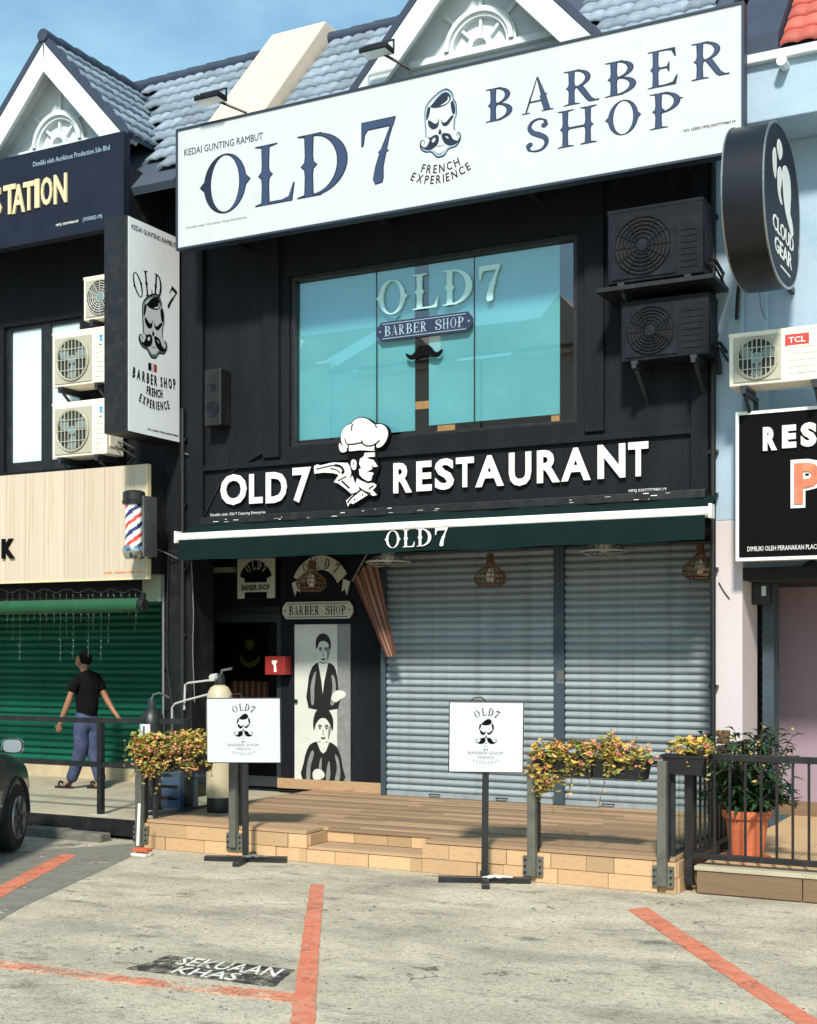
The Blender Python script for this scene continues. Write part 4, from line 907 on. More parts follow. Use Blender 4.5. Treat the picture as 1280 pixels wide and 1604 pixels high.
# flood lamps reaching up from the sign's top edge
def lamp(base_px, base_py, head_px, head_py, label):
    B = at(base_px, base_py, YSIGN + .05); H = at(head_px, head_py, YSIGN - .14); 
    t = thing('flood_lamp', B, label, 'lamp', 'flood lamps over the white sign')
    MB().tube([B - Vector((0, 0, .02)), B + Vector((0, 0, .03)), H + Vector((.0, .03, .0))], .014).build('arm', 'black_metal', t)
    MB().box(H + Vector((-.15, -.09, -.035)), H + Vector((.15, .09, .012))).build('housing', 'ac_dark', t, bevel=.008)
    MB().box(H + Vector((-.135, -.075, -.041)), H + Vector((.135, .075, -.0355))).build('lens', 'pale_pane', t)
    mb = MB()
    for k in range(6): mb.box(H + Vector((-.13 + k*.05, -.07, .0125)), H + Vector((-.118 + k*.05, .07, .03)))
    mb.build('cooling_fins', 'black_metal', t)
    mb = MB(); mb.bar(H + Vector((-.16, .05, -.01)), H + Vector((-.16, .05, .085)), .012, .02); mb.bar(H + Vector((.16, .05, -.01)), H + Vector((.16, .05, .085)), .012, .02); mb.bar(H + Vector((-.166, .05, .085)), H + Vector((.166, .05, .085)), .02, .012); mb.build('yoke', 'black_metal', t)
lamp(386, 181, 330, 153, 'dark flood lamp on an arm above the OLD letters of the white sign')
lamp(643, 113, 590, 78, 'dark flood lamp on an arm in front of the centre gable')

# ------------------------------------------------------------------ blade sign at the party line
BX = atx(287, YF); 
bn = atX(200, 676, BX); byn = bn.y; bz0, bz1 = bn.z, atX(194, 333, BX).z
blade = thing('blade_sign', (BX, YF, bz0), 'tall narrow white blade sign with moustached face and black sides', 'sign')
bt = BX - atx(163, byn) - .0
MB().box((BX - bt, byn, bz0), (BX - .006, YF - .06, bz1)).build('box', 'black_metal', blade, bevel=.006)
MB().box((BX - .005, byn + .012, bz0 + .012), (BX, YF - .07, bz1 - .012)).build('face', 'blade_white', blade)
MB().box((BX - bt + .05, YF - .059, bz0 + .3), (BX - .06, YF + .002, bz0 + .4)).build('bracket', 'black_metal', blade); MB().box((BX - bt + .05, YF - .059, bz1 - .4), (BX - .06, YF + .002, bz1 - .3)).build('bracket', 'black_metal', blade)
fb = Frame((BX + .0006, byn, bz0), (0, 1, 0), (0, 0, 1)); BW, BH = YF - .06 - byn, bz1 - bz0; u = BH / 343
fx = lambda p: (p - 200) / 87 * BW
mb = MB(); fb.line(mb, 'KEDAI GUNTING RAMBUT', fx(206), fx(280), BH - 20*u, BH - 12*u, .002, 0, 0); mb.build('small_print', 'navy_dark', blade)
mb = MB(); fb.arc(mb, 'OLD 7', BW*.49, BH - 196*u, 100*u, 40*u, 1.15, .002, wid=.66); mb.build('letter', 'print_black', blade)
emblem(fb, BW*.47, BH - 216*u, 112*u, blade, halo='halo_grey')
T_ = [(fx(233), fx(238), 'print_black'), (fx(238.5), fx(242), 'print_white'), (fx(242.5), fx(247), 'print_red')]
for a, b, m in T_: MB().box((BX + .0008, byn + a, bz0 + BH - 236*u), (BX + .003, byn + b, bz0 + BH - 224*u)).build('tricolour_bar', m, blade)
mb = MB(); fb.arc(mb, 'BARBER SHOP', BW*.5, BH + 150*u, 400*u, 17*u, .30*BW/.95, .002, face='sans', up=False, wid=.5, bold=.04); mb.build('tagline', 'print_black', blade)
mb = MB(); fb.arc(mb, 'FRENCH', BW*.5, BH - 130*u, 140*u, 14*u, .30, .002, face='sans', up=False, wid=.5, bold=.04); fb.arc(mb, 'EXPERIENCE', BW*.5, BH - 180*u, 110*u, 14*u, .72, .002, face='sans', up=False, wid=.5, bold=.04); mb.build('tagline', 'print_black', blade)
mb = MB(); fb.line(mb, 'NO LESEN MPSJ 03077779801', fx(232), fx(284), 9*u, 13*u, .002, 0, 0); mb.build('small_print', 'print_black', blade)

# ------------------------------------------------------------------ OLD 7 RESTAURANT letters and the chef
fw = front(YF - .05)
let = thing('lettering', (atx(680, YF), YF, at(680, 780, YF).z), 'raised white OLD 7 RESTAURANT letters on the black wall', 'sign letters')
LET = [('O', 345, 386, 742.5, 791), ('L', 390, 411, 742, 788.5), ('D', 416, 449, 739, 787.5), ('7', 458, 487, 732, 787), ('R', 616, 645, 724.5, 772), ('E', 652, 676, 722, 769), ('S', 681, 711, 718, 767), ('T', 714, 742, 716, 763), ('A', 744.5, 789, 713, 762), ('U', 797, 832, 708, 761), ('R', 841, 877, 704.5, 756), ('A', 879, 925, 701, 753), ('N', 936, 979.5, 695.5, 749), ('T', 984, 1015.5, 692, 746)]
for ch, pl, pr, pt, pb in LET:
    mb = MB(); fit(front(YF - .008), mb, ch, pl, pr, pt, pb, YF - .04, .028, 'sans', bold=.035); mb.build('letter_back', 'print_black', let)
    mb = MB(); fit(front(YF - .0365), mb, ch, pl, pr, pt, pb, YF - .05, .012, 'sans', bold=.035); mb.build('letter', 'letter_white', let)
mb = MB(); f0 = front(YF - .0008); tline(mb, f0, 'Dimiliki oleh: Old 7 Catering Enterprise', YF, 330, 416, 805, 5.5); mb.build('small_print', 'letter_white', let)
mb = MB(); tline(mb, f0, 'MPSJ 0307777980119', YF, 985, 1044, 768, 5.5); mb.build('small_print', 'letter_white', let)
chef = thing('chef_emblem', at(570, 790, YF), 'raised white cut-out of a chef with a tall hat', 'emblem')
c0, cu = at(555, 725, YF), (at(555, 640, YF).z - at(555, 810, YF).z) / 1280
def ck(p): return (c0.x + (p[0] - 640)*cu*1.06, c0.z + (640 - (p[1] + .0745*(p[0]-640)))*cu)
def chef_part(nm, loops, m, lift, th, sm=3):
    for lp in loops: mb = MB(); front(YF).shape(mb, [smooth_loop(lp, sm) if sm else lp], th, lift, ck); mb.build(nm, m, chef)
HAT = [(515,310),(540,250),(590,208),(640,192),(668,165),(710,135),(780,122),(850,142),(905,182),(945,205),(1010,198),(1070,230),(1100,290),(1095,350),(1070,405),(1030,450),(980,472),(950,462),(938,505),(760,500),(612,512),(600,470),(560,485),(522,420),(510,360)]
TAIL = [(485,415),(520,450),(580,490),(560,520),(510,522),(482,475)]
FACE = [(810,530),(870,528),(935,525),(935,575),(870,578),(832,590),(880,606),(915,612),(945,650),(972,690),(922,696),(905,662),(900,720),(845,750),(815,762),(895,756),(925,770),(902,800),(890,850),(850,862),(790,832),(745,792),(738,722),(766,710),(740,660),(750,602),(800,570)]
EAR = [(640,625),(670,608),(702,635),(696,718),(662,730),(635,680)]
SCARF = [(155,690),(200,668),(232,682),(400,645),(590,648),(622,700),(636,770),(612,862),(650,800),(690,905),(712,830),(760,856),(850,890),(910,880),(958,905),(942,935),(905,965),(962,1020),(920,1032),(850,1005),(780,965),(640,1012),(560,950),(470,890),(415,880),(480,790),(400,770),(280,765),(160,780)]
COLLAR = [(650,1030),(575,1095),(598,1165),(622,1120),(662,1132),(740,1088),(850,1022),(770,972)]
def grow(lp, k):
    cx = sum(p[0] for p in lp)/len(lp); cy = sum(p[1] for p in lp)/len(lp); o = []
    for i, p in enumerate(lp):
        a, b = lp[i-1], lp[(i+1) % len(lp)]; nx, ny = b[1]-a[1], -(b[0]-a[0]); q = math.hypot(nx, ny) or 1; o.append((p[0] + nx/q*k, p[1] + ny/q*k))
    return o
chef_part('backing', [grow(HAT, 14)], 'print_black', .002, .052); chef_part('backing', [[(600,480),(950,480),(960,600),(990,700),(930,850),(960,900),(970,1030),(800,1040),(640,1040),(560,960),(470,900),(560,800),(600,700)]], 'print_black', .002, .046)
chef_part('hat', [HAT], 'letter_white', .055, .012); chef_part('hat_fold', [TAIL], 'letter_white', .050, .012); chef_part('face', [FACE], 'letter_white', .050, .012, 1); chef_part('ear', [EAR], 'letter_white', .050, .012)
chef_part('scarf', [SCARF], 'letter_white', .050, .012, 1); chef_part('collar', [COLLAR], 'letter_white', .0525, .012, 1)
def bst(pts, w): return stroke2d(smooth_loop(pts, 4, False), w)
chef_part('ink_line', [bst([(650,272),(650,230),(660,190)], 14), bst([(560,362),(575,410),(606,440)], 12), bst([(606,432),(690,428),(770,415),(830,448),(900,448),(955,425),(1002,385)], 16), bst([(945,210),(970,240)], 14), bst([(775,385),(785,412)], 16), bst([(604,430),(605,515)], 14), bst([(952,430),(945,500)], 22)], 'print_black', .0672, .003, 0)
chef_part('ink_line', [bst([(190,725),(300,700),(420,678),(505,692),(545,745),(520,770)], [10]*9 + [26]*8 + [30]*4), bst([(370,715),(440,728),(500,765)], 9), bst([(470,862),(530,832),(580,808)], 10), bst([(520,862),(620,945)], 18), bst([(595,1120),(640,1062),(765,962)], 16), bst([(740,935),(800,975),(890,1005)], 14), bst([(865,950),(925,912)], 12), [(675,1078),(685,1066),(697,1078),(685,1090)], [(775,1022),(785,1010),(797,1022),(785,1034)], bst([(668,640),(672,672)], 8)], 'print_black', .0672, .003, 0)

# ------------------------------------------------------------------ awning
awn = thing('awning', (atx(700, YAWN), YF, 3.1), 'retracted dark green awning with a white front bar and OLD7 valance', 'awning')
AX0, AX1 = atx(281, YAWN), atx(1112, YAWN); az = 3.10
mb = MB(); n = 40
for i in range(n + 1):
    x = AX0 + (AX1-AX0)*i/n; sag = .008*math.sin(i*1.9) + .006*math.sin(i*.7)
    mb.v += [(x, YF - .02, az + .20 + sag), (x, YF - .16, az + .135 + sag), (x, YAWN + .03, az + .05 + sag*.3)]
mb.f = [(3*i+j, 3*i+3+j, 3*i+4+j, 3*i+1+j) for i in range(n) for j in range(2)]; mb.mi = [0]*len(mb.f)
ca = mb.build('canopy', 'awning_green', awn, smooth=True)
MB().cyl((AX0, YAWN, az), (AX1, YAWN, az), .050, n=16).build('front_bar', 'awning_white', awn, smooth=True)
for x in (AX0 - .03, AX1): MB().box((x, YAWN - .06, az - .06), (x + .03, YAWN + .06, az + .07)).build('end_cap', 'awning_white', awn, bevel=.006)
mb = MB(); n = 90
for i in range(n + 1):
    t = i/n; x = AX0 + .03 + (AX1-AX0-.06)*t; w = .007*math.sin(i*.55) + .004*math.sin(i*1.7 + 1)
    mb.v += [(x, YAWN - .045 , az - .03), (x, YAWN - .05 + w*.5, az - .14), (x, YAWN - .05 + w, az - .255 + .006*math.sin(i*.3))]
mb.f = [(3*i+j, 3*i+3+j, 3*i+4+j, 3*i+1+j) for i in range(n) for j in range(2)]; mb.mi = [0]*len(mb.f)
mb.build('valance', 'awning_green', awn, smooth=True)
mb = MB()
fa = front(YAWN - .062)
for ch, pl, pr, pt, pb in (('O', 603, 628, 831, 858.5), ('L', 631, 650, 829.5, 857), ('D', 653, 676, 828, 855.5), ('7', 682, 702, 826.5, 856)): fit(fa, mb, ch, pl, pr, pt, pb, YAWN - .06, .003)
mb.build('lettering', 'letter_white', awn)
MB().box((AX0 + .1, YF - .14, az + .15), (AX1 - .1, YF - .003, az + .235)).build('cassette', 'black_metal', awn, bevel=.01)
for t in (.06, .34, .66, .94):
    x = AX0 + (AX1-AX0)*t; MB().bar((x, YF - .10, az + .12), (x + .25, YAWN + .04, az - .01), .03, .04).build('folding_arm', 'black_metal', awn)
g = random.Random(4)
mb = MB()
for k in range(26):
    x = g.uniform(AX0 + .2, AX1 - .1); zq = az + .16 + g.uniform(0, .06); mb.box((x, YF - .1425, zq), (x + g.uniform(.01, .07), YF - .139, zq + g.uniform(.002, .008)))
mb.build('paint_scrape', 'letter_white', awn)

# ------------------------------------------------------------------ window lettering, plaque and moustache
YW = YG - .004; fwn = front(YW)
wl = thing('window_lettering', at(690, 490, YW), 'pale OLD7 letters fixed on the cyan window glass', 'sign letters')
for ch, pl, pr, pt, pb in (('O', 591, 640, 439, 493), ('L', 648, 688, 429, 484), ('D', 695, 741, 422, 477), ('7', 752, 785, 416, 473)):
    mb = MB(); fit(fwn, mb, ch, pl, pr, pt, pb, YW, .025); mb.build('letter', 'bulb_letter', wl)
def plaque(name, Y, pl, pr, py_l, hpx, label, board, ink, txt='BARBER SHOP', parent=None):
    a, b = atx(pl, Y), atx(pr, Y); m = (pl+pr)/2; z0, z1 = at(m, py_l + hpx/2, Y).z, at(m, py_l - hpx/2, Y).z; h = z1-z0; k = h*.42
    t = thing(name, ((a+b)/2, Y, z0), label, 'sign')
    f_ = front(Y)
    out_ = [(a, z0+h*.5-h*.18), (a+k*.6, z0), (b-k*.6, z0), (b, z0+h*.5-h*.18), (b, z0+h*.5+h*.18), (b-k*.6, z1), (a+k*.6, z1), (a, z0+h*.5+h*.18)]
    mb = MB(); f_.shape(mb, [out_], .02); mb.build('board', board, t)
    mb = MB()
    for za in (z0 + h*.10, z1 - h*.13): f_.shape(mb, [[(a+k*.8, za), (b-k*.8, za), (b-k*.8, za+h*.035), (a+k*.8, za+h*.035)]], .003, .0195)
    f_.shape(mb, [ell(a+k*.45, z0+h*.5, h*.05, h*.05, 0, 340, 10)], .003, .0195); f_.shape(mb, [ell(b-k*.45, z0+h*.5, h*.05, h*.05, 0, 340, 10)], .003, .0195)
    w = (b-a-2*k)/(len(txt)); x = a+k
    for ch in txt:
        if ch != ' ': gq, _ = deco(ch); f_.put(mb, gq, x+w*.06, x+w*.94, z0+h*.24, z0+h*.77, .003, .0195)
        x += w
    mb.build('print', ink, t); return t
plaque('window_plaque', YW - .002, 592, 741, 512, 30, 'dark navy BARBER SHOP plaque on the cyan window', 'plaque_navy', 'halo_print')
MZ = at(668, 560, YW)
mb = MB(); mw = (atx(694, YW) - atx(637, YW))/2; cxm = atx(666, YW); mz = at(666, 552, YW).z
half = [(0, .34), (.18, .40), (.34, .28), (.52, .02), (.70, -.10), (.88, -.02), (1.0, .04), (.93, -.20), (.74, -.36), (.50, -.34), (.28, -.24), (.10, -.26), (0, -.22)]
lp = [(cxm + x*mw, mz + y*mw*.85) for x, y in half] + [(cxm - x*mw, mz + y*mw*.85) for x, y in half[::-1][1:-1]]
fwn.shape(mb, [smooth_loop(lp, 3)], .02, .012); fwn.shape(mb, [[(cxm-.05*mw, mz+.2*mw), (cxm+.05*mw, mz+.2*mw), (cxm+.05*mw, mz+.3*mw), (cxm-.05*mw, mz+.3*mw)]], .011, .001)
mb.build('moustache_cutout', 'print_black', label='black moustache cut-out below the plaque on the window', cat='sign')

# ------------------------------------------------------------------ barber door: poster panel, plaque, arch sign, corner sign
YBD = YB - .004
plaque('door_plaque', YBD - .022, 444, 554, 956, 27, 'pale BARBER SHOP plaque above the black-and-white poster', 'plaque_cream', 'print_black')
pz0, pz1 = at(506, 1226, YBD).z, at(506, 978, YBD).z; qx0, qx1 = atx(463, YBD), atx(549, YBD)
po = thing('poster_panel', ((qx0+qx1)/2, YBD, pz0), 'tall black-and-white poster panel of two plain figures by the door', 'poster')
MB().box((qx0, YBD - .02, pz0), (qx1, YBD + .001, pz1)).build('panel', 'poster_pale', po)
fp = front(YBD - .0205); PW, PH = qx1-qx0, pz1-pz0
def pz(lp): return [(qx0 + x*PW, pz0 + y*PH) for x, y in lp]
def poster(nm, loops, m, lift, sm=3):
    for lp in loops: mb = MB(); fp.shape(mb, [smooth_loop(pz(lp), sm) if sm else pz(lp)], .0015, lift); mb.build(nm, m, po)
poster('backdrop', [[(.78, 0), (1, 0), (1, 1), (.78, 1)]], 'poster_mid', 0, 0)
poster('coat', [[(.26,.47),(.25,.62),(.29,.70),(.40,.755),(.66,.755),(.76,.71),(.80,.60),(.80,.47)], [(.16,.0),(.17,.12),(.24,.21),(.36,.255),(.68,.255),(.82,.20),(.88,.10),(.88,.0)]], 'poster_black', .0016, 2)
poster('coat_fold', [[(.31,.50),(.30,.60),(.35,.68),(.40,.70),(.37,.60),(.36,.50)], [(.66,.50),(.70,.60),(.68,.68),(.74,.66),(.76,.58),(.73,.50)], [(.22,.02),(.24,.12),(.32,.20),(.36,.18),(.30,.10),(.29,.02)], [(.74,.02),(.78,.10),(.74,.18),(.80,.16),(.84,.08),(.82,.02)], [(.44,.02),(.46,.12),(.50,.16),(.50,.08),(.49,.02)], [(.58,.02),(.60,.10),(.64,.14),(.66,.06),(.64,.02)]], 'poster_mid', .0032)
poster('shirt', [[(.44,.755),(.50,.64),(.52,.56),(.55,.64),(.62,.755)], [(.42,.255),(.48,.20),(.53,.185),(.58,.20),(.64,.255)]], 'poster_pale', .0034, 1)
poster('head', [[(.42,.86),(.42,.81),(.46,.765),(.53,.745),(.60,.765),(.64,.81),(.64,.86),(.58,.90),(.48,.90)], [(.39,.37),(.40,.315),(.45,.27),(.53,.25),(.61,.27),(.66,.315),(.67,.37),(.60,.42),(.46,.42)]], 'poster_pale', .0036)
poster('hair', [[(.40,.85),(.40,.90),(.46,.935),(.56,.94),(.64,.915),(.67,.87),(.65,.84),(.62,.88),(.54,.895),(.46,.885),(.43,.855)], [(.36,.33),(.35,.39),(.40,.45),(.52,.475),(.64,.455),(.71,.40),(.70,.33),(.66,.365),(.58,.405),(.48,.405),(.40,.37)]], 'poster_black', .0050)
poster('face_line', [stroke2d([(.455,.845),(.48,.852),(.51,.845)], .010), stroke2d([(.555,.845),(.585,.852),(.61,.845)], .010), stroke2d([(.53,.835),(.525,.805),(.545,.80)], .008), stroke2d([(.495,.782),(.53,.776),(.57,.783)], .010), stroke2d([(.44,.355),(.47,.363),(.505,.355)], .011), stroke2d([(.56,.355),(.595,.363),(.625,.355)], .011), stroke2d([(.53,.34),(.525,.31),(.545,.305)], .008), stroke2d([(.495,.285),(.53,.279),(.57,.286)], .011), ell(.48,.836,.016,.006,0,340,10), ell(.583,.836,.016,.006,0,340,10), ell(.472,.345,.018,.007,0,340,10), ell(.593,.345,.018,.007,0,340,10)], 'poster_black', .0050, 0)
poster('face_shade', [[(.60,.77),(.64,.81),(.64,.86),(.61,.85),(.60,.81)], [(.62,.275),(.66,.315),(.67,.36),(.63,.35),(.62,.31)], [(.46,.768),(.53,.748),(.60,.768),(.53,.762)]], 'poster_mid', .0046)
poster('hand', [[(.68,.53),(.72,.57),(.80,.585),(.90,.58),(.94,.565),(.92,.545),(.84,.53),(.76,.51)], [(.36,.02),(.34,.06),(.40,.085),(.50,.08),(.56,.05),(.50,.025)]], 'poster_pale', .0036)
MB().lathe([(0, 0), (.018, 0), (.024, .012), (.016, .03), (0, .032)], (qx0 + .03, YBD - .054, at(463, 1098, YBD).z), 'Y', 12).build('door_knob', 'black_metal', po)
def arch_sign(name, Y, cpx, cpy, wpx, label, txt='OLD7'):
    c_ = at(cpx, cpy, Y); r = (atx(cpx + wpx/2, Y) - atx(cpx - wpx/2, Y))/2
    t = thing(name, c_, label, 'sign'); f_ = front(Y)
    lp = [(c_.x + r*math.sin(R(a)), c_.z - r*.55 + r*1.12*math.cos(R(a))) for a in range(-62, 63, 6)] + [(c_.x + r*.62*math.sin(R(a)), c_.z - r*.55 + r*.72*math.cos(R(a))) for a in range(62, -63, -6)]
    mb = MB(); f_.shape(mb, [lp], .018); mb.build('board', 'plaque_cream', t)
    mb = MB(); f_.arc(mb, txt, c_.x, c_.z - r*.55, r*.90, r*.30, 1.55, .003, .0175, wid=.7); mb.build('print', 'print_black', t)
    for sg in (-1, 1):
        x = c_.x + sg*r*.80
        mb = MB(); f_.shape(mb, [[(x - .03*sg, c_.z - r*.10), (x + .10*r*sg*1.5, c_.z - r*.18), (x + .05*sg*r, c_.z - r*.55), (x - .02*r*sg, c_.z - r*.38), (x - .12*sg*r, c_.z - r*.45)]], .012); mb.build('ribbon_end', 'plaque_cream', t)
    return t
arch_sign('arch_sign', YBD - .024, 503, 902, 96, 'arched OLD7 ribbon sign above the barber shop plaque')
Yc = YB - .05; t = thing('transom_sign', at(401, 940, Yc), 'small square OLD7 barber sign over the glass entrance', 'sign')
a0, a1 = at(372, 938, Yc), at(430, 874, Yc)
MB().box((a0.x, Yc, a0.z), (a1.x, Yc + .02, a1.z)).build('board', 'plaque_cream', t)
ft_ = front(Yc - .0006); cxx = (a0.x+a1.x)/2; ww = a1.x-a0.x; hz = a1.z-a0.z
mb = MB(); ft_.shape(mb, [[(cxx + ww*.46*math.sin(R(a)), a0.z + hz*.36 + hz*.60*math.cos(R(a))) for a in range(-70, 71, 10)] + [(cxx + ww*.28*math.sin(R(a)), a0.z + hz*.36 + hz*.32*math.cos(R(a))) for a in range(70, -71, -10)]], .002)
ft_.shape(mb, [[(a0.x + ww*.2, a0.z), (a1.x - ww*.2, a0.z), (a1.x - ww*.2, a0.z + hz*.66), (cxx, a0.z + hz*.72), (a0.x + ww*.2, a0.z + hz*.66)]], .0015); mb.build('dark_print', 'print_black', t)
mb = MB(); ft_.arc(mb, 'OLD7', cxx, a0.z + hz*.36, hz*.47, hz*.2, 1.5, .002, .0018, wid=.7); ft_.shape(mb, [[(a0.x + ww*.08, a0.z + hz*.16), (a1.x - ww*.08, a0.z + hz*.16), (a1.x - ww*.03, a0.z + hz*.27), (a1.x - ww*.08, a0.z + hz*.40), (a0.x + ww*.08, a0.z + hz*.40), (a0.x + ww*.03, a0.z + hz*.27)]], .002, .0018); mb.build('pale_print', 'plaque_cream', t)
mb = MB(); ft_.line(mb, 'BARBER SHOP', a0.x + ww*.12, a1.x - ww*.12, a0.z + hz*.20, a0.z + hz*.35, .002, .0036, .03); mb.build('small_print', 'print_black', t)

# ------------------------------------------------------------------ left neighbour's signs
YST = 11.27; sz0, sz1 = at(100, 371, YST).z, at(100, 226, YST).z; stx1 = atx(193, YST)
st = thing('shop_sign', (-11, YST, sz0), 'dark navy sign board reading STATION in cream letters', 'sign')
MB().box((-15.2, YST, sz0), (stx1, YST + .12, sz1)).build('board', 'station_board', st, bevel=.006)
for ch, pl, pr, pt, pb in (('S', -22, 4, 293, 342), ('T', 7, 26, 290, 336), ('A', 21, 40, 289, 334), ('T', 38, 55, 285, 330), ('I', 56, 63, 281, 326), ('O', 66, 83, 278, 322), ('N', 86, 106, 273, 319)):
    mb = MB(); fit(front(YST - .0005), mb, ch, pl, pr, pt, pb, YST, .02, 'sans', bold=.02); mb.build('letter', 'cream_letter', st)
fst = front(YST - .0005)
MB().box((stx1 - .30, YST + .121, sz0 - .2), (stx1 - .002, YF + .001, sz1 - .35)).build('side_box', 'black_metal', st)
mb = MB(); tline(mb, fst, 'Dimiliki oleh Aurikloux Production Sdn Bhd', YST, 52, 172, 244, 8); tline(mb, fst, '(930082-M)', YST, 130, 160, 342, 8); mb.build('small_print', 'halo_print', st)
mb = MB(); tline(mb, fst, 'MPSJ 300MMBAHP', YST, 88, 123, 350, 5); mb.build('small_print', 'letter_white', st)
YCR = 11.62; cz0, cz1 = at(115, 908, YCR).z, at(115, 736, YCR).z; crx = atx(230, YCR)
cs = thing('shop_sign', (-10.6, YCR, cz0), 'pale cream wood-grain sign board with a black K', 'sign')
# vertical boards
bw_ = .298; k = 0; x = crx
plank = meshdata(MB().box((0, 0, 0), (1, 1, 1)), 'board', 'cream_wood')
while x > -15.2:
    piece(plank, 'board', cs, (x - bw_ + .0015, YCR + .0005*(k % 2), cz0), (0, 0, 0), (bw_ - .003, .06, cz1 - cz0)); x -= bw_; k += 1
MB().box((-15.2, YCR + .062, cz0 + .05), (crx - .03, YF + .002, cz1 - .05)).build('backing', 'black_metal', cs)
MB().box((-15.2, YCR - .006, cz0 - .02), (crx + .012, YCR + .06, cz0 - .001)).build('edge_strip', 'cream_letter', cs); MB().box((crx + .0005, YCR - .006, cz0), (crx + .012, YCR + .06, cz1)).build('edge_strip', 'cream_letter', cs)
mb = MB(); fit(front(YCR - .001), mb, 'K', 5, 24, 844, 875, YCR, .03, 'sans', bold=.03); mb.build('letter', 'print_black', cs)
mb = MB(); fcr = front(YCR - .001)
for a, b in ((164, 176), (180, 196), (199, 210), (213, 224)): fcr.shape(mb, [[(atx(a, YCR), cz0 + .055), (atx(b, YCR), cz0 + .055), (atx(b, YCR), cz0 + .075), (atx(a, YCR), cz0 + .075)]], .002)
mb.build('small_print', 'timber_orange', cs)

# barber pole
YBP = 11.42; bp = at(209, 875, YBP); r_ = (atx(221, YBP) - atx(199, YBP))/2; cxp = atx(210, YBP)
pole = thing('barber_pole', (cxp, YBP, bp.z), 'red, white and blue striped barber pole beside the cream sign', 'barber pole')
zb, zt = at(210, 857, YBP).z, at(210, 790, YBP).z; zz0, zz1 = at(210, 876, YBP).z, at(210, 769, YBP).z
mb = MB(); n, mrows = 32, 40
for j in range(mrows + 1):
    for i in range(n):
        t = 2*math.pi*i/n; mb.v.append((cxp + r_*math.cos(t), YBP + r_*math.sin(t), zb + (zt-zb)*j/mrows))
for j in range(mrows):
    for i in range(n):
        ph = ((i/n)*2 + j/mrows*2.2*1.0) % 1.0; ph = ((i/n) + (-j/mrows)*1.05) % 1.0
        q = (ph*2) % 1.0; k = 0 if (q < .26 or .5 <= q < .76) else (1 if q < .5 else 2)
        mb.f.append((j*n+i, j*n+(i+1) % n, (j+1)*n+(i+1) % n, (j+1)*n+i)); mb.mi.append(k)
mb.build('striped_cylinder', ['pole_white', 'pole_red', 'pole_blue'], pole, smooth=True)
MB().lathe([(0, zz1), (r_*1.0, zz1), (r_*1.25, zz1 - .02), (r_*1.25, zz1 - .10), (r_*1.35, zz1 - .11), (r_*1.3, zt + .0), (r_*.9, zt - .01), (0, zt - .01)], (cxp, YBP, 0), 'Z', 24).build('top_cap', 'black_metal', pole, smooth=True)
MB().lathe([(0, zb + .01), (r_*1.2, zb + .01), (r_*1.3, zb - .02), (r_*1.3, zb - .05), (r_*1.1, zz0 + .02), (r_*.9, zz0), (0, zz0)], (cxp, YBP, 0), 'Z', 24).build('bottom_cap', 'chrome', pole, smooth=True)
MB().box((cxp + r_*1.3, YBP - .02, zz0 + .03), (cxp + r_*1.3 + .03, YBP + .2, zz1 - .06)).build('mount_plate', 'steel', pole)
MB().box((cxp + r_*1.1, YBP - .02, zb - .03), (cxp + r_*1.32, YBP + .02, zb)).build('lower_clamp', 'steel', pole); MB().box((cxp + r_*1.1, YBP - .02, zt), (cxp + r_*1.32, YBP + .02, zt + .03)).build('upper_clamp', 'black_metal', pole)

# ------------------------------------------------------------------ right neighbour's signs
YRE = 11.72; rx0 = atx(1158, YRE); rz0, rz1 = at(1161, 874, YRE).z, at(1157, 651, YRE).z
rs = thing('shop_sign', (rx0 + 1.4, YRE, rz0), 'black white-edged sign with RES and an orange P', 'sign')
MB().box((rx0, YRE, rz0), (rx0 + 3.4, YRE + .12, rz1)).build('board', 'print_black', rs)
e = .028
for a, b in (((rx0 - e, rz0 - e), (rx0 + 3.4, rz0)), ((rx0 - e, rz1), (rx0 + 3.4, rz1 + e)), ((rx0 - e, rz0), (rx0, rz1))): MB().box((a[0], YRE - .012, a[1]), (b[0], YRE + .125, b[1])).build('edge_strip', 'letter_white', rs)
fre = front(YRE - .0006)
for ch, pl, pr, pt, pb in (('R', 1196, 1218, 669, 706), ('E', 1226, 1248, 666, 702), ('S', 1255, 1280, 662, 700)):
    mb = MB(); fit(fre, mb, ch, pl, pr, pt, pb, YRE, .02, 'sans', bold=.06); mb.build('letter', 'letter_white', rs)
mb = MB(); fit(fre, mb, 'P', 1239, 1292, 719, 795, YRE, .010, 'sans', bold=.08); mb.build('letter_outline', 'letter_white', rs)
mb = MB(); fit(fre, mb, 'P', 1245, 1286, 725, 789, YRE, .022, 'sans', bold=.035); mb.build('letter', 'paint_orange', rs)
mb = MB(); tline(mb, fre, 'DIMILIKI OLEH PERANAKAN PLACE', YRE, 1171, 1283, 858, 7.5); mb.build('small_print', 'letter_white', rs)

# oval projecting sign
OX = -2.30; o1, o2 = atX(1226, 200, OX), atX(1226, 447, OX)
oc = (o1 + o2)/2; oh = (o1.z - o2.z)/2; yA, yB = atX(1196, 300, OX).y, atX(1253, 300, OX).y; ow = (yB - yA)/2; oy = (yA+yB)/2; ot = .33
ov = thing('oval_sign', (OX, YF, oc.z), 'black oval projecting sign with a white cloud and CLOUD GEAR lettering', 'sign')
def oval(k, nn=56):
    o = []
    for i in range(nn):
        t = 2*math.pi*i/nn; c_, s_ = math.cos(t), math.sin(t); q = (abs(c_)**2.3 + abs(s_)**2.3) ** (-1/2.3); o.append((oy + ow*k*q*c_, oc.z + (oh + ow*(k-1))*q*s_))
    return o
fo = Frame((OX - ot, 0, 0), (0, 1, 0), (0, 0, 1)); mb = MB(); fo.shape(mb, [oval(.99)], ot - .004); mb.build('drum', 'drum_black', ov, smooth=True)
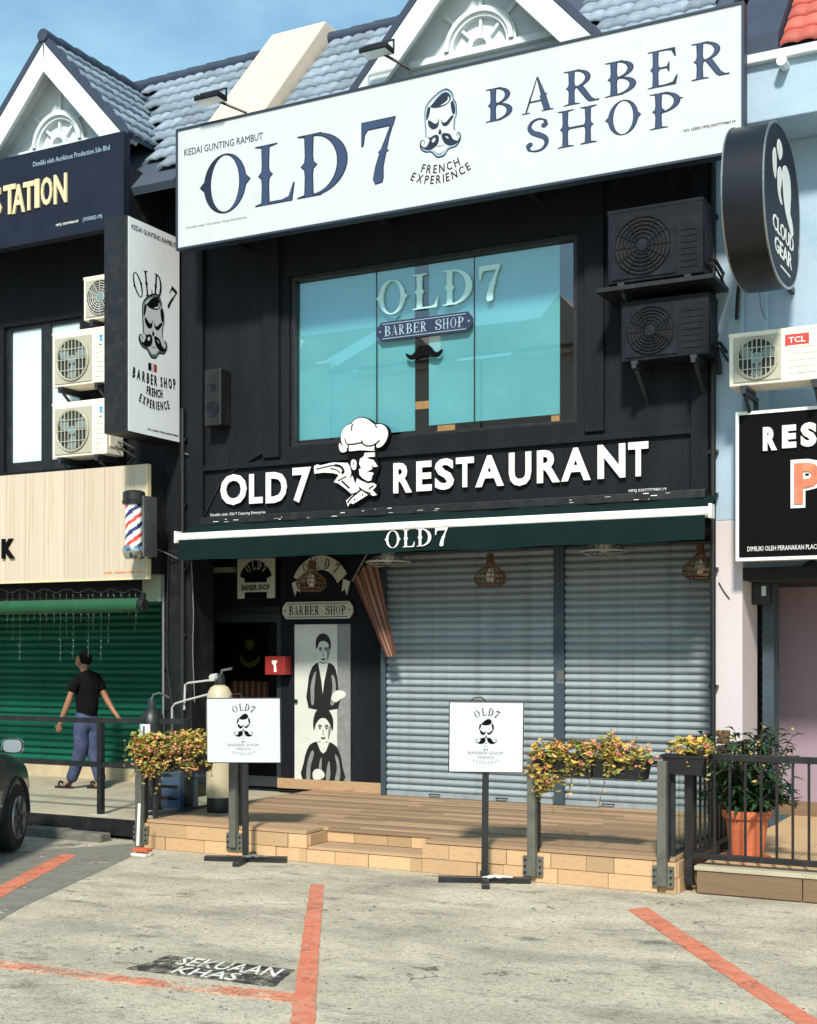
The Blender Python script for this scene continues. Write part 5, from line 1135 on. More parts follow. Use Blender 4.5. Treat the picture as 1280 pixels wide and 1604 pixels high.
fo = Frame((OX, 0, 0), (0, 1, 0), (0, 0, 1)); mb = MB(); fo.shape(mb, [oval(.97)], .004, -.005); mb.build('face', 'station_board', ov)
mb = MB(); fo.shape(mb, [oval(1.0), oval(.97)[::-1]], .012, -.008); mb.build('rim', 'steel', ov); fo2 = Frame((OX - ot - .004, 0, 0), (0, 1, 0), (0, 0, 1)); mb = MB(); fo2.shape(mb, [oval(1.0), oval(.97)[::-1]], .012); mb.build('rim', 'steel', ov)
def op(x, y): return (oy + x*ow, oc.z + y*oh)
mb = MB()
for lp in ([(-.50,.30),(-.52,.50),(-.42,.60),(-.34,.52),(-.34,.34),(-.40,.22)], [(-.30,.66),(-.22,.78),(-.06,.76),(-.02,.66),(-.14,.54),(-.24,.56)], [(.02,.50),(.20,.58),(.40,.50),(.46,.30),(.42,.06),(.52,-.02),(.60,-.16),(.50,-.22),(.34,-.14),(.16,-.02),(.06,.14),(.02,.30)], [(-.26,.36),(-.14,.46),(-.02,.40),(-.06,.28),(-.12,.14),(-.02,.02),(-.16,.02),(-.26,.14)]):
    fo.shape(mb, [smooth_loop([op(*p) for p in lp], 4)], .003, -.0008)
mb.build('cloud_mark', 'letter_white', ov)
mb = MB(); fo.line(mb, 'CLOUD', *[oy - .52*ow, oy + .62*ow], oc.z - .42*oh, oc.z - .22*oh, .003, -.0008, .012); fo.line(mb, 'GEAR', oy - .42*ow, oy + .52*ow, oc.z - .67*oh, oc.z - .47*oh, .003, -.0008, .012); fo.shape(mb, [[op(-.1, -.79), op(.42, -.79), op(.42, -.765), op(-.1, -.765)]], .003, -.0008)
mb.build('lettering', 'letter_white', ov)
for z in (oc.z - .12*oh, oc.z - .62*oh): MB().bar((OX - .15, oy + ow*.85, z), (OX - .15, YF + .23, z), .04, .05).build('bracket', 'black_metal', ov)
# ------------------------------------------------------------------ air conditioners
def ac_unit(name, label, W, H, D, body, grille, hole, style, group, logo=None):
    """outdoor unit, front face at y = 0 looking towards -Y, left bottom corner at x = 0, z = 0"""
    t = thing(name, (0, 0, 0), label, 'air conditioner', group)
    MB().box((0, 0, .03), (W, D, H)).build('casing', body, t, bevel=.012)
    MB().box((-.004, -.004, H - .03), (W + .004, D + .004, H + .004)).build('lid', body, t, bevel=.006)
    gs_ = H*.84; gx = .04; gz_ = .06; cx_, cz_ = gx + gs_/2, gz_ + gs_/2 - .01; r = gs_*.44
    MB().box((gx, -.012, gz_), (gx + gs_, -.002, gz_ + gs_ - .02)).build('grille_plate', grille, t, bevel=.008)
    mb = MB(); mb.lathe([(0, -.0135), (r, -.0135)], (cx_, 0, cz_), 'Y', 36); f = mb.build('fan_opening', hole, t)
    mb = MB()
    for k in range(3):
        a = R(20 + 120*k); P = lambda rr, aa: (cx_ + rr*math.cos(aa), -.016, cz_ + rr*math.sin(aa))
        mb.add([P(.03, a), P(r*.85, a - .25), P(r*.92, a + .25), P(r*.7, a + .6), P(.05, a + .5)], [(0, 1, 2, 3, 4)])
    mb.lathe([(0, -.03), (.05, -.028), (.055, -.017)], (cx_, 0, cz_), 'Y', 16); mb.build('fan', 'fan_blade' if body != 'ac_dark' else 'ac_dark', t)
    mb = MB()
    for q in ((1.0, .97, .94) if style == 'bars' else (1.0, .86, .72, .58, .44, .30)):
        mb.lathe([(r*q - .006, -.024), (r*q, -.030), (r*q + .006, -.024), (r*q, -.020), (r*q - .006, -.024)], (cx_, 0, cz_), 'Y', 32)
    if style == 'bars':
        for k in range(-4, 5):
            x = k*r/4.6; h = math.sqrt(max(0, r*r - x*x)); mb.bar((cx_ + x, -.024, cz_ - h), (cx_ + x, -.024, cz_ + h), .009, .009)
        for k in (-.5, 0, .5): h = math.sqrt(r*r*(1 - k*k)); mb.bar((cx_ - h, -.027, cz_ + k*r), (cx_ + h, -.027, cz_ + k*r), .008, .008)
    else:
        for k in range(12): a = 2*math.pi*k/12; mb.bar((cx_ + .05*math.cos(a), -.026, cz_ + .05*math.sin(a)), (cx_ + r*math.cos(a), -.026, cz_ + r*math.sin(a)), .006, .006, (0, 1, 0))
    mb.build('guard', grille if style == 'bars' else ('pipe_white' if body != 'ac_dark' else 'ac_dark'), t)
    x0 = gx + gs_ + .03
    for k in range(5 if logo == 'TCL' else 7): MB().box((x0 + .02, -.006, .10 + k*.055), (W - .05, .001, .118 + k*.055)).build('louvre', body, t, bevel=.002)
    MB().box((W + .001, .05, .12), (W + .012, D - .03, H*.62)).build('service_cover', body, t, bevel=.004)
    for x in (.10, W - .16): MB().box((x, -.02, 0), (x + .06, D + .02, .03)).build('foot', 'dark_metal', t)
    for x in (.11, W - .15):
        mb = MB(); mb.box((x, -.03, -.04), (x + .04, D + .16, -.001)); mb.box((x, D + .12, -.36), (x + .04, D + .16, -.0405)); mb.bar((x + .02, .04, -.04), (x + .02, D + .13, -.33), .03, .02); mb.build('wall_bracket', 'dark_metal', t)
    mb = MB(); mb.tube([(W + .01, D*.6, H*.3), (W + .05, D*.7, H*.28), (W + .06, D + .1, H*.2), (W + .05, D + .25, H*.22)], .016, 7); mb.tube([(W + .01, D*.45, H*.22), (W + .06, D*.55, H*.18), (W + .075, D + .1, H*.05), (W + .06, D + .25, H*.0)], .011, 7); mb.build('refrigerant_pipes', 'cable_black' if body == 'ac_dark' else 'cable_grey', t, smooth=True)
    if logo == 'blue':
        mb = MB(); front(-.0012).shape(mb, [[(W - .11, H - .09), (W - .05, H - .09), (W - .07, H - .13), (W - .045, H - .16), (W - .10, H - .15), (W - .09, H - .12)]], .002); mb.build('badge', 'badge_blue', t); MB().box((W - .10, -.003, H - .205), (W - .07, .001, H - .19)).build('name_mark', 'print_black', t)
    if logo == 'TCL':
        MB().box((x0 - .0, -.003, H - .155), (x0 + .20, .001, H - .055)).build('badge', 'badge_red', t, bevel=.002); mb = MB(); front(-.0032).line(mb, 'TCL', x0 + .03, x0 + .17, H - .130, H - .080, .002, 0, .015); mb.build('badge_letters', 'letter_white', t)
    return t
YA = 11.6
def place_ac(t, px, py_bot, Y, rz=0): p = at(px, py_bot, Y); return move(t, p, rz)
def acsize(pl, pr, pt, pb, Y): m = (pl+pr)/2; return atx(pr, Y) - atx(pl, Y), at(m, pt, Y).z - at(m, pb, Y).z
GR = 'white air conditioners stacked on the left wall'
w, h = .80, acsize(82, 168, 518, 608, YA)[1]
a1 = ac_unit('air_conditioner', 'middle of the three cream air conditioners left of the blade sign', w, h, .30, 'ac_cream', 'ac_grille', 'ac_hole', 'bars', GR, 'blue'); place_ac(a1, 82, 612, YA)
a2 = dup(a1, 'lowest of the three cream air conditioners left of the blade sign'); a2.location = at(82, 722, YA)
a3 = ac_unit('air_conditioner', 'topmost air conditioner, mostly hidden behind the blade sign', .72, .52, .28, 'ac_cream', 'ac_grille', 'ac_hole', 'rings', GR); a3.location = at(131, 507, YA)
GB = 'black-painted air conditioners right of the window'
w, h = acsize(951, 1100, 318, 440, YA - .1)
b1 = ac_unit('air_conditioner', 'upper black-painted air conditioner right of the cyan window', w, h, .34, 'ac_dark', 'ac_dark', 'black_inside', 'rings', GB); b1.location = at(952, 452, YA - .1)
w, h = acsize(973, 1110, 462, 562, YA)
b2 = ac_unit('air_conditioner', 'lower black-painted air conditioner right of the cyan window', w, h, .32, 'ac_dark', 'ac_dark', 'black_inside', 'rings', GB); b2.location = at(973, 573, YA)
p = at(944, 452, YA - .1); MB().box((p.x - .05, YA - .14, p.z - .042), (atx(1120, YA - .1), YF - .01, p.z - .004)).build('shelf', 'black_metal', b1)
b1.children[-1].matrix_parent_inverse = Matrix.Translation(-Vector(b1.location))
w, h = .86, acsize(1143, 1230, 512, 600, YA)[1]
c1 = ac_unit('air_conditioner', 'cream air conditioner with a red badge on the blue wall', w, h, .32, 'ac_cream', 'ac_grille', 'ac_hole', 'bars', None, 'TCL'); c1.location = at(1142, 612, YA - .1)

# ------------------------------------------------------------------ under the awning: fans, rattan lamps, flag, red box
YH = 12.3
def ceiling_fan(px, py, label):
    c_ = at(px, py, YH); t = thing('ceiling_fan', c_, label, 'fan', 'orbit fans under the walkway ceiling')
    MB().cyl((c_.x, YH, ZSOF), (c_.x, YH, c_.z + .10), .03, n=12).build('stem', 'pipe_white', t)
    MB().lathe([(0, .12), (.06, .11), (.085, .06), (.07, .01), (.03, -.02), (0, -.02)], c_, 'Z', 20).build('motor', 'pipe_white', t, smooth=True)
    mb = MB(); r = .235
    mb.lathe([(r - .008, -.01), (r, .0), (r + .008, -.01), (r, -.02), (r - .008, -.01)], c_, 'Z', 36); mb.build('cage_ring', 'pipe_white', t, smooth=True)
    mb = MB()
    for k in range(20):
        a = 2*math.pi*k/20; u_ = Vector((math.cos(a), math.sin(a), 0)); mb.tube([c_ + u_*.03 + Vector((0, 0, -.05)), c_ + u_*r*.6 + Vector((0, 0, -.055)), c_ + u_*r + Vector((0, 0, -.01))], .0035, 5); mb.tube([c_ + u_*.05 + Vector((0, 0, .06)), c_ + u_*r*.6 + Vector((0, 0, .05)), c_ + u_*r + Vector((0, 0, -.01))], .0035, 5)
    mb.build('cage_wires', 'steel', t)
    for k in range(3):
        a = 2*math.pi*k/3; P = lambda rr, aa, z: c_ + Vector((rr*math.cos(aa), rr*math.sin(aa), z)); MB().add([P(.05, a, 0), P(r*.85, a - .3, .015), P(r*.88, a + .2, -.02), P(.06, a + .6, -.01)], [(0, 1, 2, 3)]).build('blade', 'dark_metal', t)
ceiling_fan(608, 879, 'white caged ceiling fan under the awning near the flag'); ceiling_fan(946, 862, 'white caged ceiling fan under the awning on the right')
def pendant(px, py, label):
    c_ = at(px, py, YH - .1); t = thing('pendant_lamp', c_, label, 'lamp', 'rattan pendant lamps under the walkway ceiling')
    MB().cyl(c_ + Vector((0, 0, .12)), (c_.x, c_.y, ZSOF), .006, n=6).build('cord', 'cable_black', t)
    prof = [(.03, .16), (.035, .08), (.06, .04), (.14, -.03), (.165, -.08), (.15, -.13), (.10, -.165)]
    mb = MB()
    for k in range(18):
        a = 2*math.pi*k/18; mb.tube([c_ + Vector((r_*math.cos(a + z*1.2), r_*math.sin(a + z*1.2), z)) for r_, z in prof], .0055, 5)
    for r_, z in prof: mb.lathe([(r_ - .006, z), (r_ + .004, z + .006), (r_ + .004, z - .006), (r_ - .006, z)], c_, 'Z', 18)
    mb.build('woven_shade', 'rattan', t)
    MB().lathe([(0, .02), (.02, .02), (.045, -.03), (.05, -.07), (.03, -.11), (0, -.12)], c_, 'Z', 14).build('bulb', 'plaque_cream', t, smooth=True)
pendant(768, 893, 'brown rattan pendant lamp in front of the left grey shutter'); pendant(488, 902, 'brown rattan pendant lamp in front of the arched ribbon sign'); pendant(1097, 880, 'brown rattan pendant lamp at the right end of the awning')
YFL = 12.5
fl = thing('flag', at(553, 912, YFL), 'red and pale striped flag drooping from a pole by the door', 'flag')
P0, P1 = at(552, 910, YFL), at(580, 858, YFL - .15)
MB().cyl(P0, P1, .012, n=8).build('pole', 'steel', fl)
top0, top1 = at(552, 906, YFL), at(590, 872, YFL - .08); bot0, bot1 = at(604, 1030, YFL + .02), at(622, 1026, YFL - .02)
NS = 11
for s_ in range(NS):
    mb = MB(); rows = 14
    for r_ in range(rows + 1):
        v = r_/rows
        for e_ in (0, .5, 1):
            u_ = (s_ + e_)/NS; a = top0.lerp(top1, u_); b = bot0.lerp(bot1, u_); q = a.lerp(b, v)
            q = q + Vector((.09*math.sin(v*math.pi)*(1-u_*.3) * -.6 + .05*math.sin(v*math.pi), .035*math.sin(u_*9 + v*2.5)*(1 - v*.5), -.05*math.sin(v*math.pi)*(u_))); mb.v.append(tuple(q))
    mb.f = [(3*i+j, 3*i+j+1, 3*i+j+4, 3*i+j+3) for i in range(rows) for j in (0, 1)]; mb.mi = [0]*len(mb.f)
    mb.build('stripe', 'flag_red' if s_ % 2 == 0 else 'flag_pale', fl, smooth=True)
YBX = YB - .16; a, b = at(415, 1057, YBX), at(446, 1028, YBX)
rb = thing('red_box', a, 'small red box with a white mark on the door post', 'box')
MB().box(a, (b.x, YBX + .15, b.z)).build('case', 'box_red', rb, bevel=.006)
f_ = front(YBX - .0008); ww, hh = b.x - a.x, b.z - a.z
mb = MB(); f_.shape(mb, [[(a.x + ww*x, a.z + hh*y) for x, y in ((.36, .78), (.62, .78), (.62, .66), (.56, .60), (.60, .16), (.46, .16), (.46, .50), (.36, .62))]], .002); mb.build('mark', 'letter_white', rb)

# ------------------------------------------------------------------ deck posts, glass panels and flower boxes
def post(px, py_top, py_bot, Y, label, dz=0, plate=True):
    x = atx(px, Y); z1 = at(px, py_top, Y).z; z0 = at(px, py_bot, Y).z
    t = thing('rail_post', (x, Y, max(z0, 0)), label, 'post', 'steel posts along the deck edge')
    MB().box((x - .035, Y - .03, max(.02, z0)), (x + .035, Y + .03, z1)).build('upright', 'post_grey', t, bevel=.004)
    MB().box((x + .012, Y + .032, max(.02, z0) + .2), (x + .045, Y + .07, z1 - .02)).build('channel', 'black_metal', t)
    if plate:
        MB().box((x - .085, Y + .005, .05), (x + .085, Y + .0285, .21)).build('fixing_plate', 'post_grey', t)
        for dx in (-.065, .065):
            for dz_ in (.08, .13, .18): MB().cyl((x + dx, Y + .006, dz_), (x + dx, Y - .006, dz_), .009, n=6).build('bolt', 'black_metal', t)
    return t
YPO = YD - .036
post(219, 1180, 1330, YPO, 'dark steel post at the left front corner of the deck'); post(366, 1180, 1327, YPO, 'dark steel post behind the left square sign stand')
post(834, 1190, 1372, YPO, 'steel post under the trailing flowers right of the second sign stand'); post(1038, 1192, 1388, YPO, 'steel post at the right front corner of the deck')
def glass_panel(A, B, z0, z1, label):
    A, B = Vector(A), Vector(B); d = (B - A).normalized(); n_ = Vector((-d.y, d.x, 0))
    t = thing('glass_panel', (A.x, A.y, z0), label, 'glass panel')
    MB().prism([A + Vector((0, 0, z0)), B + Vector((0, 0, z0)), B + Vector((0, 0, z1)), A + Vector((0, 0, z1))], n_*.01).build('pane', 'rail_glass', t)
    for q in (A, B): MB().box((q.x - .018, q.y - .018, ZD), (q.x + .018, q.y + .018, z1 + .01)).build('clamp_post', 'dark_metal', t)
    MB().bar(A + Vector((0, 0, z0 - .015)), B + Vector((0, 0, z0 - .015)), .03, .03).build('shoe', 'dark_metal', t)
xg = DX0 + .06
glass_panel((DX0 + .06, YD + .10, 0), (DX0 + .06, YD + 1.15, 0), ZD + .05, 1.02, 'clear glass side panel at the left edge of the deck')
glass_panel((DX1 - .06, YD + .10, 0), (DX1 - .06, YD + 1.3, 0), ZD + .05, 1.02, 'clear glass side panel at the right edge of the deck')
def leafquad(mb, c, s, g, flat=.5, mi=0):
    a = g.uniform(0, 2*math.pi); u_ = Vector((math.cos(a), math.sin(a), g.uniform(-.6, .6))).normalized(); v = u_.cross(Vector((g.uniform(-1, 1), g.uniform(-1, 1), g.uniform(.2, 1)))).normalized()
    n_ = u_.cross(v)*.12; mb.m = mi
    mb.add([c - u_*s*.5, c + v*s*flat*.5 + n_*s, c + u_*s*.5, c - v*s*flat*.5 + n_*s], [(0, 1, 2, 3)])
def flower_box(name, blobs, boxes, label, seed, dens=1.0, mats=('leaf_green', 'leaf_yellow'), flowers=.16):
    """blobs: (centre, rx, ry, rz, count); boxes: (centre, w) hanging planter tubs"""
    g = random.Random(seed); c0_ = boxes[0][0]; t = thing(name, c0_, label, 'flower box', 'flowering planters on the deck rail')
    for c_, w_ in boxes:
        mb = MB(); k = .82; h_ = .15; d_ = .15
        top = [(-w_/2, -d_/2, 0), (w_/2, -d_/2, 0), (w_/2, d_/2, 0), (-w_/2, d_/2, 0)]
        mb.add([c_ + Vector(p) for p in top] + [c_ + Vector((p[0]*k, p[1]*k, -h_)) for p in top], [(4, 5, 6, 7), (0, 1, 5, 4), (1, 2, 6, 5), (2, 3, 7, 6), (3, 0, 4, 7)])
        mb.build('planter_tub', 'planter_black', t); MB().box(c_ + Vector((-w_/2*.97, -d_/2*.97, -.025)), c_ + Vector((w_/2*.97, d_/2*.97, -.02))).build('soil', 'soil', t)
        mb = MB(); mb.box(c_ + Vector((-w_/2 - .01, -d_/2 - .01, -.02)), c_ + Vector((w_/2 + .01, d_/2 + .01, -.001))); mb.build('tub_rim', 'planter_black', t)
    leaves, fl_, st_ = MB(), MB(), MB()
    for c_, rx, ry, rz, n_ in blobs:
        for k in range(int(n_*dens)):
            while True:
                q = Vector((g.uniform(-1, 1), g.uniform(-1, 1), g.uniform(-1, 1)))
                if q.length < 1: break
            q = q*(q.length**-.35 if q.length > 0 else 1)*g.uniform(.8, 1.25)
            p_ = c_ + Vector((q.x*rx, q.y*ry, q.z*rz))
            if g.random() < flowers:
                for m_ in range(5):
                    leafquad(fl_, p_ + Vector((g.uniform(-.014, .014), g.uniform(-.02, .0), g.uniform(-.014, .014))), g.uniform(.022, .036), g, .9)
            else: leafquad(leaves, p_, .03 + .06*g.random()**1.6, g, g.uniform(.4, .75), 0 if g.random() < .55 else 1)
        for k in range(max(2, int(n_/45))):      # drooping shoots with their own leaves
            q0 = c_ + Vector((g.uniform(-1, 1)*rx, -ry*.6, g.uniform(-.4, .5)*rz)); dr = Vector((g.uniform(-.10, .10), g.uniform(-.08, .0), g.uniform(-.16, .10))); pp = [q0 + dr*t_ + Vector((0, 0, -.09*t_*t_)) for t_ in (0, .4, .8, 1.1)]
            st_.tube(pp, .0025, 4)
            for m_ in range(7): leafquad(leaves, pp[0].lerp(pp[-1], m_/6) + Vector((g.uniform(-.015, .015), g.uniform(-.015, .015), g.uniform(-.012, .012))), g.uniform(.025, .055), g, .6, m_ % 2)
        for k in range(max(3, int(n_/40))):
            q = c_ + Vector((g.uniform(-1, 1)*rx*.7, g.uniform(-1, 1)*ry*.5, g.uniform(-.9, .6)*rz)); b_ = min(boxes, key=lambda b: (b[0] - q).length)[0] + Vector((g.uniform(-.06, .06), 0, -.01))
            st_.tube([b_, b_.lerp(q, .5) + Vector((0, 0, .05)), q], [.005, .004, .002], 5)
    leaves.build('foliage', list(mats), t, kind='stuff'); fl_.build('blossom', 'petal_pink', t, kind='stuff'); st_.build('stems', 'stem_brown', t, kind='stuff')
    return t
YFB = YD - .04
V = lambda px, py, Y=YFB: at(px, py, Y)
flower_box('flower_box', [(V(262, 1168), .36, .13, .12, 520), (V(225, 1170), .16, .12, .13, 200), (V(305, 1165), .22, .12, .13, 260), (V(250, 1192), .26, .10, .10, 220), (V(300, 1195), .2, .1, .07, 110), (V(236, 1205), .08, .08, .08, 60)], [(V(248, 1182, YFB + .03), .46), (V(302, 1182, YFB + .03), .40)], 'sprawling orange-pink flowers on the left rail behind the square sign', 1, flowers=.15, mats=('leaf_green', 'leaf_yellow'))
flower_box('flower_box', [(V(862, 1180), .15, .10, .11, 230), (V(856, 1212), .12, .09, .13, 200), (V(852, 1230), .05, .06, .06, 40), (V(905, 1180), .20, .10, .11, 250), (V(892, 1200), .08, .08, .07, 60)], [(V(866, 1182, YFB + .03), .26), (V(906, 1187, YFB + .03), .30)], 'yellow-green trailing flowers on the post right of the second square sign', 2, flowers=.09)
flower_box('flower_box', [(V(948, 1176), .16, .10, .10, 200), (V(985, 1182), .20, .10, .10, 230), (V(968, 1205), .07, .07, .05, 40), (V(958, 1160), .06, .06, .08, 40)], [(V(955, 1188, YFB + .03), .26), (V(990, 1190, YFB + .03), .28)], 'small flower tubs hanging in the middle of the right rail', 3, flowers=.12)
flower_box('flower_box', [(V(1075, 1170, YFB + .1), .13, .09, .08, 130), (V(1100, 1168, YFB + .1), .08, .08, .07, 60)], [(V(1074, 1182, YFB + .1), .34)], 'black flower box at the right corner post of the deck', 4, flowers=.14)
# rails carrying the boxes
for pl, pr, py, lab in ((219, 366, 1200, 'dark rail bar carrying the left flower box'), (834, 1038, 1203, 'dark rail bar carrying the right flower tubs')):
    A, B = at(pl, 1186, YPO + .045), at(pr, 1190 if pl < 500 else 1200, YPO + .045)
    A.z = B.z = 1.02 if pl < 500 else 1.0
    t = MB().bar(A, B, .025, .03).build('rail_bar', 'black_metal', label=lab, cat='rail')

# ------------------------------------------------------------------ sign stands
def stand(px, py_top, py_bot, pl, pr, py_base, label, rz, lean=0):
    b = atg(px, py_base); Y = b.y
    W_ = (atx(pr, Y) - atx(pl, Y)); H_ = at(px, py_top, Y).z - at(px, py_bot, Y).z; zc = at(px, py_bot, Y).z - b.z
    t = thing('sign_stand', (0, 0, 0), label, 'sign stand', 'square white sign stands in front of the deck')
    MB().box((-W_/2, -.035, zc), (W_/2, -.002, zc + H_)).build('box', 'black_metal', t, bevel=.004)
    MB().box((-W_/2 + .008, -.0395, zc + .008), (W_/2 - .008, -.0351, zc + H_ - .008)).build('face', 'sign_white', t)
    f_ = Frame((0, -.0398, zc), (1, 0, 0), (0, 0, 1)); u_ = H_/100
    mb = MB(); f_.arc(mb, 'OLD7', 0, 57*u_, 29*u_, 10.5*u_, 1.35, .0015, wid=.9); mb.build('print_name', 'print_black', t)
    emblem(f_, 0, 34*u_, 46*u_, t, full=False)
    mb = MB(); f_.line(mb, 'BARBER SHOP', -25*u_, 24*u_, 26*u_, 30*u_, .0015, 0, .0); f_.line(mb, 'FRENCH', -11*u_, 11*u_, 20*u_, 23.5*u_, .0015); f_.arc(mb, 'EXPERIENCE', 0, 60*u_, 46*u_, 3.6*u_, .82, .0015, face='sans', up=False, wid=.75, bold=0); mb.build('print_tagline', 'print_grey', t)
    MB().box((-2.8*u_, -.04, 31.5*u_ + zc), (-.8*u_, -.0392, 33.8*u_ + zc)).build('tricolour_bar', 'print_black', t); MB().box((.8*u_, -.04, 31.5*u_ + zc), (2.8*u_, -.0392, 33.8*u_ + zc)).build('tricolour_bar', 'print_red', t)
    MB().box((-.026, -.02, .05), (.026, .02, zc + .02)).build('pole', 'black_metal', t, bevel=.003)
    MB().box((-.37, -.03, .004), (.37, .03, .05)).build('base_bar', 'black_metal', t, bevel=.003); MB().box((-.03, -.34, .0045), (.03, -.0305, .048)).build('base_bar', 'black_metal', t, bevel=.003); MB().box((-.03, .0305, .0045), (.03, .30, .048)).build('base_bar', 'black_metal', t, bevel=.003)
    mb = MB(); mb.tube([(-.13, -.02, zc + H_ - .005), (-.10, -.02, zc + H_ + .03), (-.04, -.02, zc + H_ + .035), (.0, -.02, zc + H_ - .004)], .005, 6); mb.build('cable_loop', 'cable_black', t)
    g = random.Random(px); mb = MB()
    mb.tube([(.02 + .09*math.sin(k*1.3) + .01*k, -.05 - .03*math.cos(k*1.9), .054 + .012*math.sin(k*2.3)**2) for k in range(14)], .006, 6); mb.build('cable', 'cable_white' if px > 500 else 'cable_grey', t)
    t.location = (b.x, Y, b.z); t.rotation_euler = (0, lean, rz); return t
stand(385, 1093, 1195, 337, 436, 1350, 'square white sign on a black cross-foot stand before the glass entrance', R(20), R(-.5))
stand(759, 1099, 1210, 705, 812, 1383, 'square white sign on a black cross-foot stand before the shutters', R(26), R(.6))

# ------------------------------------------------------------------ tanks and pipes by the left pillar
tb = atz(344, 1272, ZD); 
tk = thing('water_filter', tb, 'tall cream water filter tank with a black valve on the deck', 'water filter')
MB().lathe([(0, .0), (.12, .0), (.125, .02), (.125, .13), (.12, .15), (0, .15)], tb, 'Z', 24).build('base_ring', 'black_metal', tk, smooth=True)
MB().lathe([(.0, .15), (.128, .15), (.132, .2), (.132, 1.08), (.122, 1.17), (.09, 1.23), (.045, 1.26), (0, 1.265)], tb, 'Z', 28).build('tank', 'tank_cream', tk, smooth=True)
MB().lathe([(0, 1.25), (.05, 1.25), (.055, 1.30), (.045, 1.36), (0, 1.37)], tb, 'Z', 16).build('valve_head', 'black_metal', tk, smooth=True)
MB().lathe([(0, -.09), (.035, -.088), (.04, -.05), (.04, 0)], tb + Vector((-.03, 0, 1.33)), 'Y', 16).build('gauge', 'pipe_white', tk, smooth=True)
q = tb + Vector((0, 0, 1.30))
MB().tube([q, q + Vector((-.12, 0, 0)), q + Vector((-.42, .05, -.03)), q + Vector((-.46, .05, -.05)), q + Vector((-.47, .05, -.30))], .011, 8).build('pipe', 'pipe_white', tk, smooth=True)
MB().tube([q + Vector((-.05, 0, -.12)), q + Vector((-.40, .0, -.20)), q + Vector((-.56, .02, -.24)), q + Vector((-.60, .02, -.28)), q + Vector((-.60, .02, -.75))], .011, 8).build('pipe', 'pipe_white', tk, smooth=True)
MB().tube([q + Vector((.02, 0, .04)), q + Vector((.04, -.02, .10)), q + Vector((.16, -.02, .12))], .012, 8).build('handle', 'steel', tk, smooth=True)
gb = atz(238, 1277, ZD); gb = Vector((atx(238, 10.6), 10.6, ZD))
gk = thing('gas_cylinder', gb, 'black gas cylinder with a pale label behind the left flowers', 'gas cylinder')
MB().lathe([(0, 0), (.115, .0), (.12, .03), (.12, .86), (.11, .95), (.06, 1.0), (.045, 1.02), (0, 1.02)], gb, 'Z', 24).build('body', 'black_metal', gk, smooth=True)
MB().lathe([(.035, 1.01), (.04, 1.08), (.03, 1.12), (0, 1.12)], gb, 'Z', 14).build('valve', 'dark_metal', gk, smooth=True)
MB().lathe([(.121, .72), (.121, .86)], gb, 'Z', 16, R(215), R(300)).build('label', 'pale_pane', gk)
MB().box((gb.x - .012, gb.y - .1235, gb.z + .74), (gb.x + .006, gb.y - .1215, gb.z + .84)).build('label_mark', 'print_black', gk)
MB().tube([gb + Vector((0, 0, 1.10)), gb + Vector((.02, 0, 1.15)), gb + Vector((.08, .02, 1.17)), gb + Vector((.14, .1, 1.12))], .012, 8).build('hose', 'steel', gk, smooth=True)
cr_ = Vector((atx(270, 10.75), 10.75, ZD))
ck_ = thing('plastic_crate', cr_, 'dark blue stacked plastic crate behind the left glass panel', 'crate')
mb = MB(); W_, D_, H_ = .42, .30, .46
for x in (-W_/2, W_/2 - .03): mb.box(cr_ + Vector((x, -D_/2, 0)), cr_ + Vector((x + .03, D_/2, H_)))
mb.build('side', 'bin_blue', ck_)
for k in range(4): MB().box(cr_ + Vector((-W_/2 + .031, -D_/2, .02 + k*.115)), cr_ + Vector((W_/2 - .031, -D_/2 + .02, .10 + k*.115))).build('slat', 'bin_blue', ck_)
MB().box(cr_ + Vector((-W_/2 + .031, D_/2 - .02, .02)), cr_ + Vector((W_/2 - .031, D_/2, H_ - .02))).build('back_panel', 'bin_blue', ck_)
for px, py0, py1, m, Y, r_, lab in ((256, 822, 1150, 'cable_grey', YF - .03, .014, 'pale thin pipe down the left edge of the black pillar'), (286, 640, 1150, 'cable_black', YF - .04, .028, 'black drain pipe down the black pillar'), (1117, 250, 1170, 'cable_black', YF - .05, .026, 'black drain pipe along the right party line')):
    A, B = at(px, py0, Y), at(px, py1, Y); t = thing('wall_pipe', (A.x, Y, max(.3, B.z)), lab, 'pipe')
    MB().cyl((A.x, Y, max(.3, B.z)), (A.x, Y, A.z), r_, n=10).build('run', m, t, smooth=True)
    for k in range(5):
        z = max(.3, B.z) + (A.z - max(.3, B.z))*(.1 + .2*k); MB().box((A.x - r_ - .015, Y - r_*.4, z), (A.x + r_ + .015, YF + .0, z + .03)).build('clip', 'black_metal', t)
def cable(name, pts, r, m, label): return MB().tube(smooth3(pts), r, 6).build(name, m, label=label, cat='cable', smooth=True)
def smooth3(pts, n=6):
    pts = [Vector(p) for p in pts]; o = []
    for i in range(len(pts) - 1):
        p0, p1, p2, p3 = pts[max(0, i-1)], pts[i], pts[i+1], pts[min(len(pts)-1, i+2)]
        for k in range(n): t = k/n; o.append(.5*(2*p1 + (p2-p0)*t + (2*p0-5*p1+4*p2-p3)*t*t + (3*p1-p0-3*p2+p3)*t**3))
    return o + [pts[-1]]
q = lambda px, py, Y=YF - .03: at(px, py, Y)
cable('cable', [q(308, 705), q(306, 740), q(300, 770), q(297, 795), q(302, 808), q(310, 800), q(312, 792)], .007, 'cable_white', 'thin white cable hanging left of the restaurant letters')
cable('cable', [q(282, 705), q(296, 712), q(309, 703)], .007, 'cable_grey', 'short grey cable loop below the blade sign')
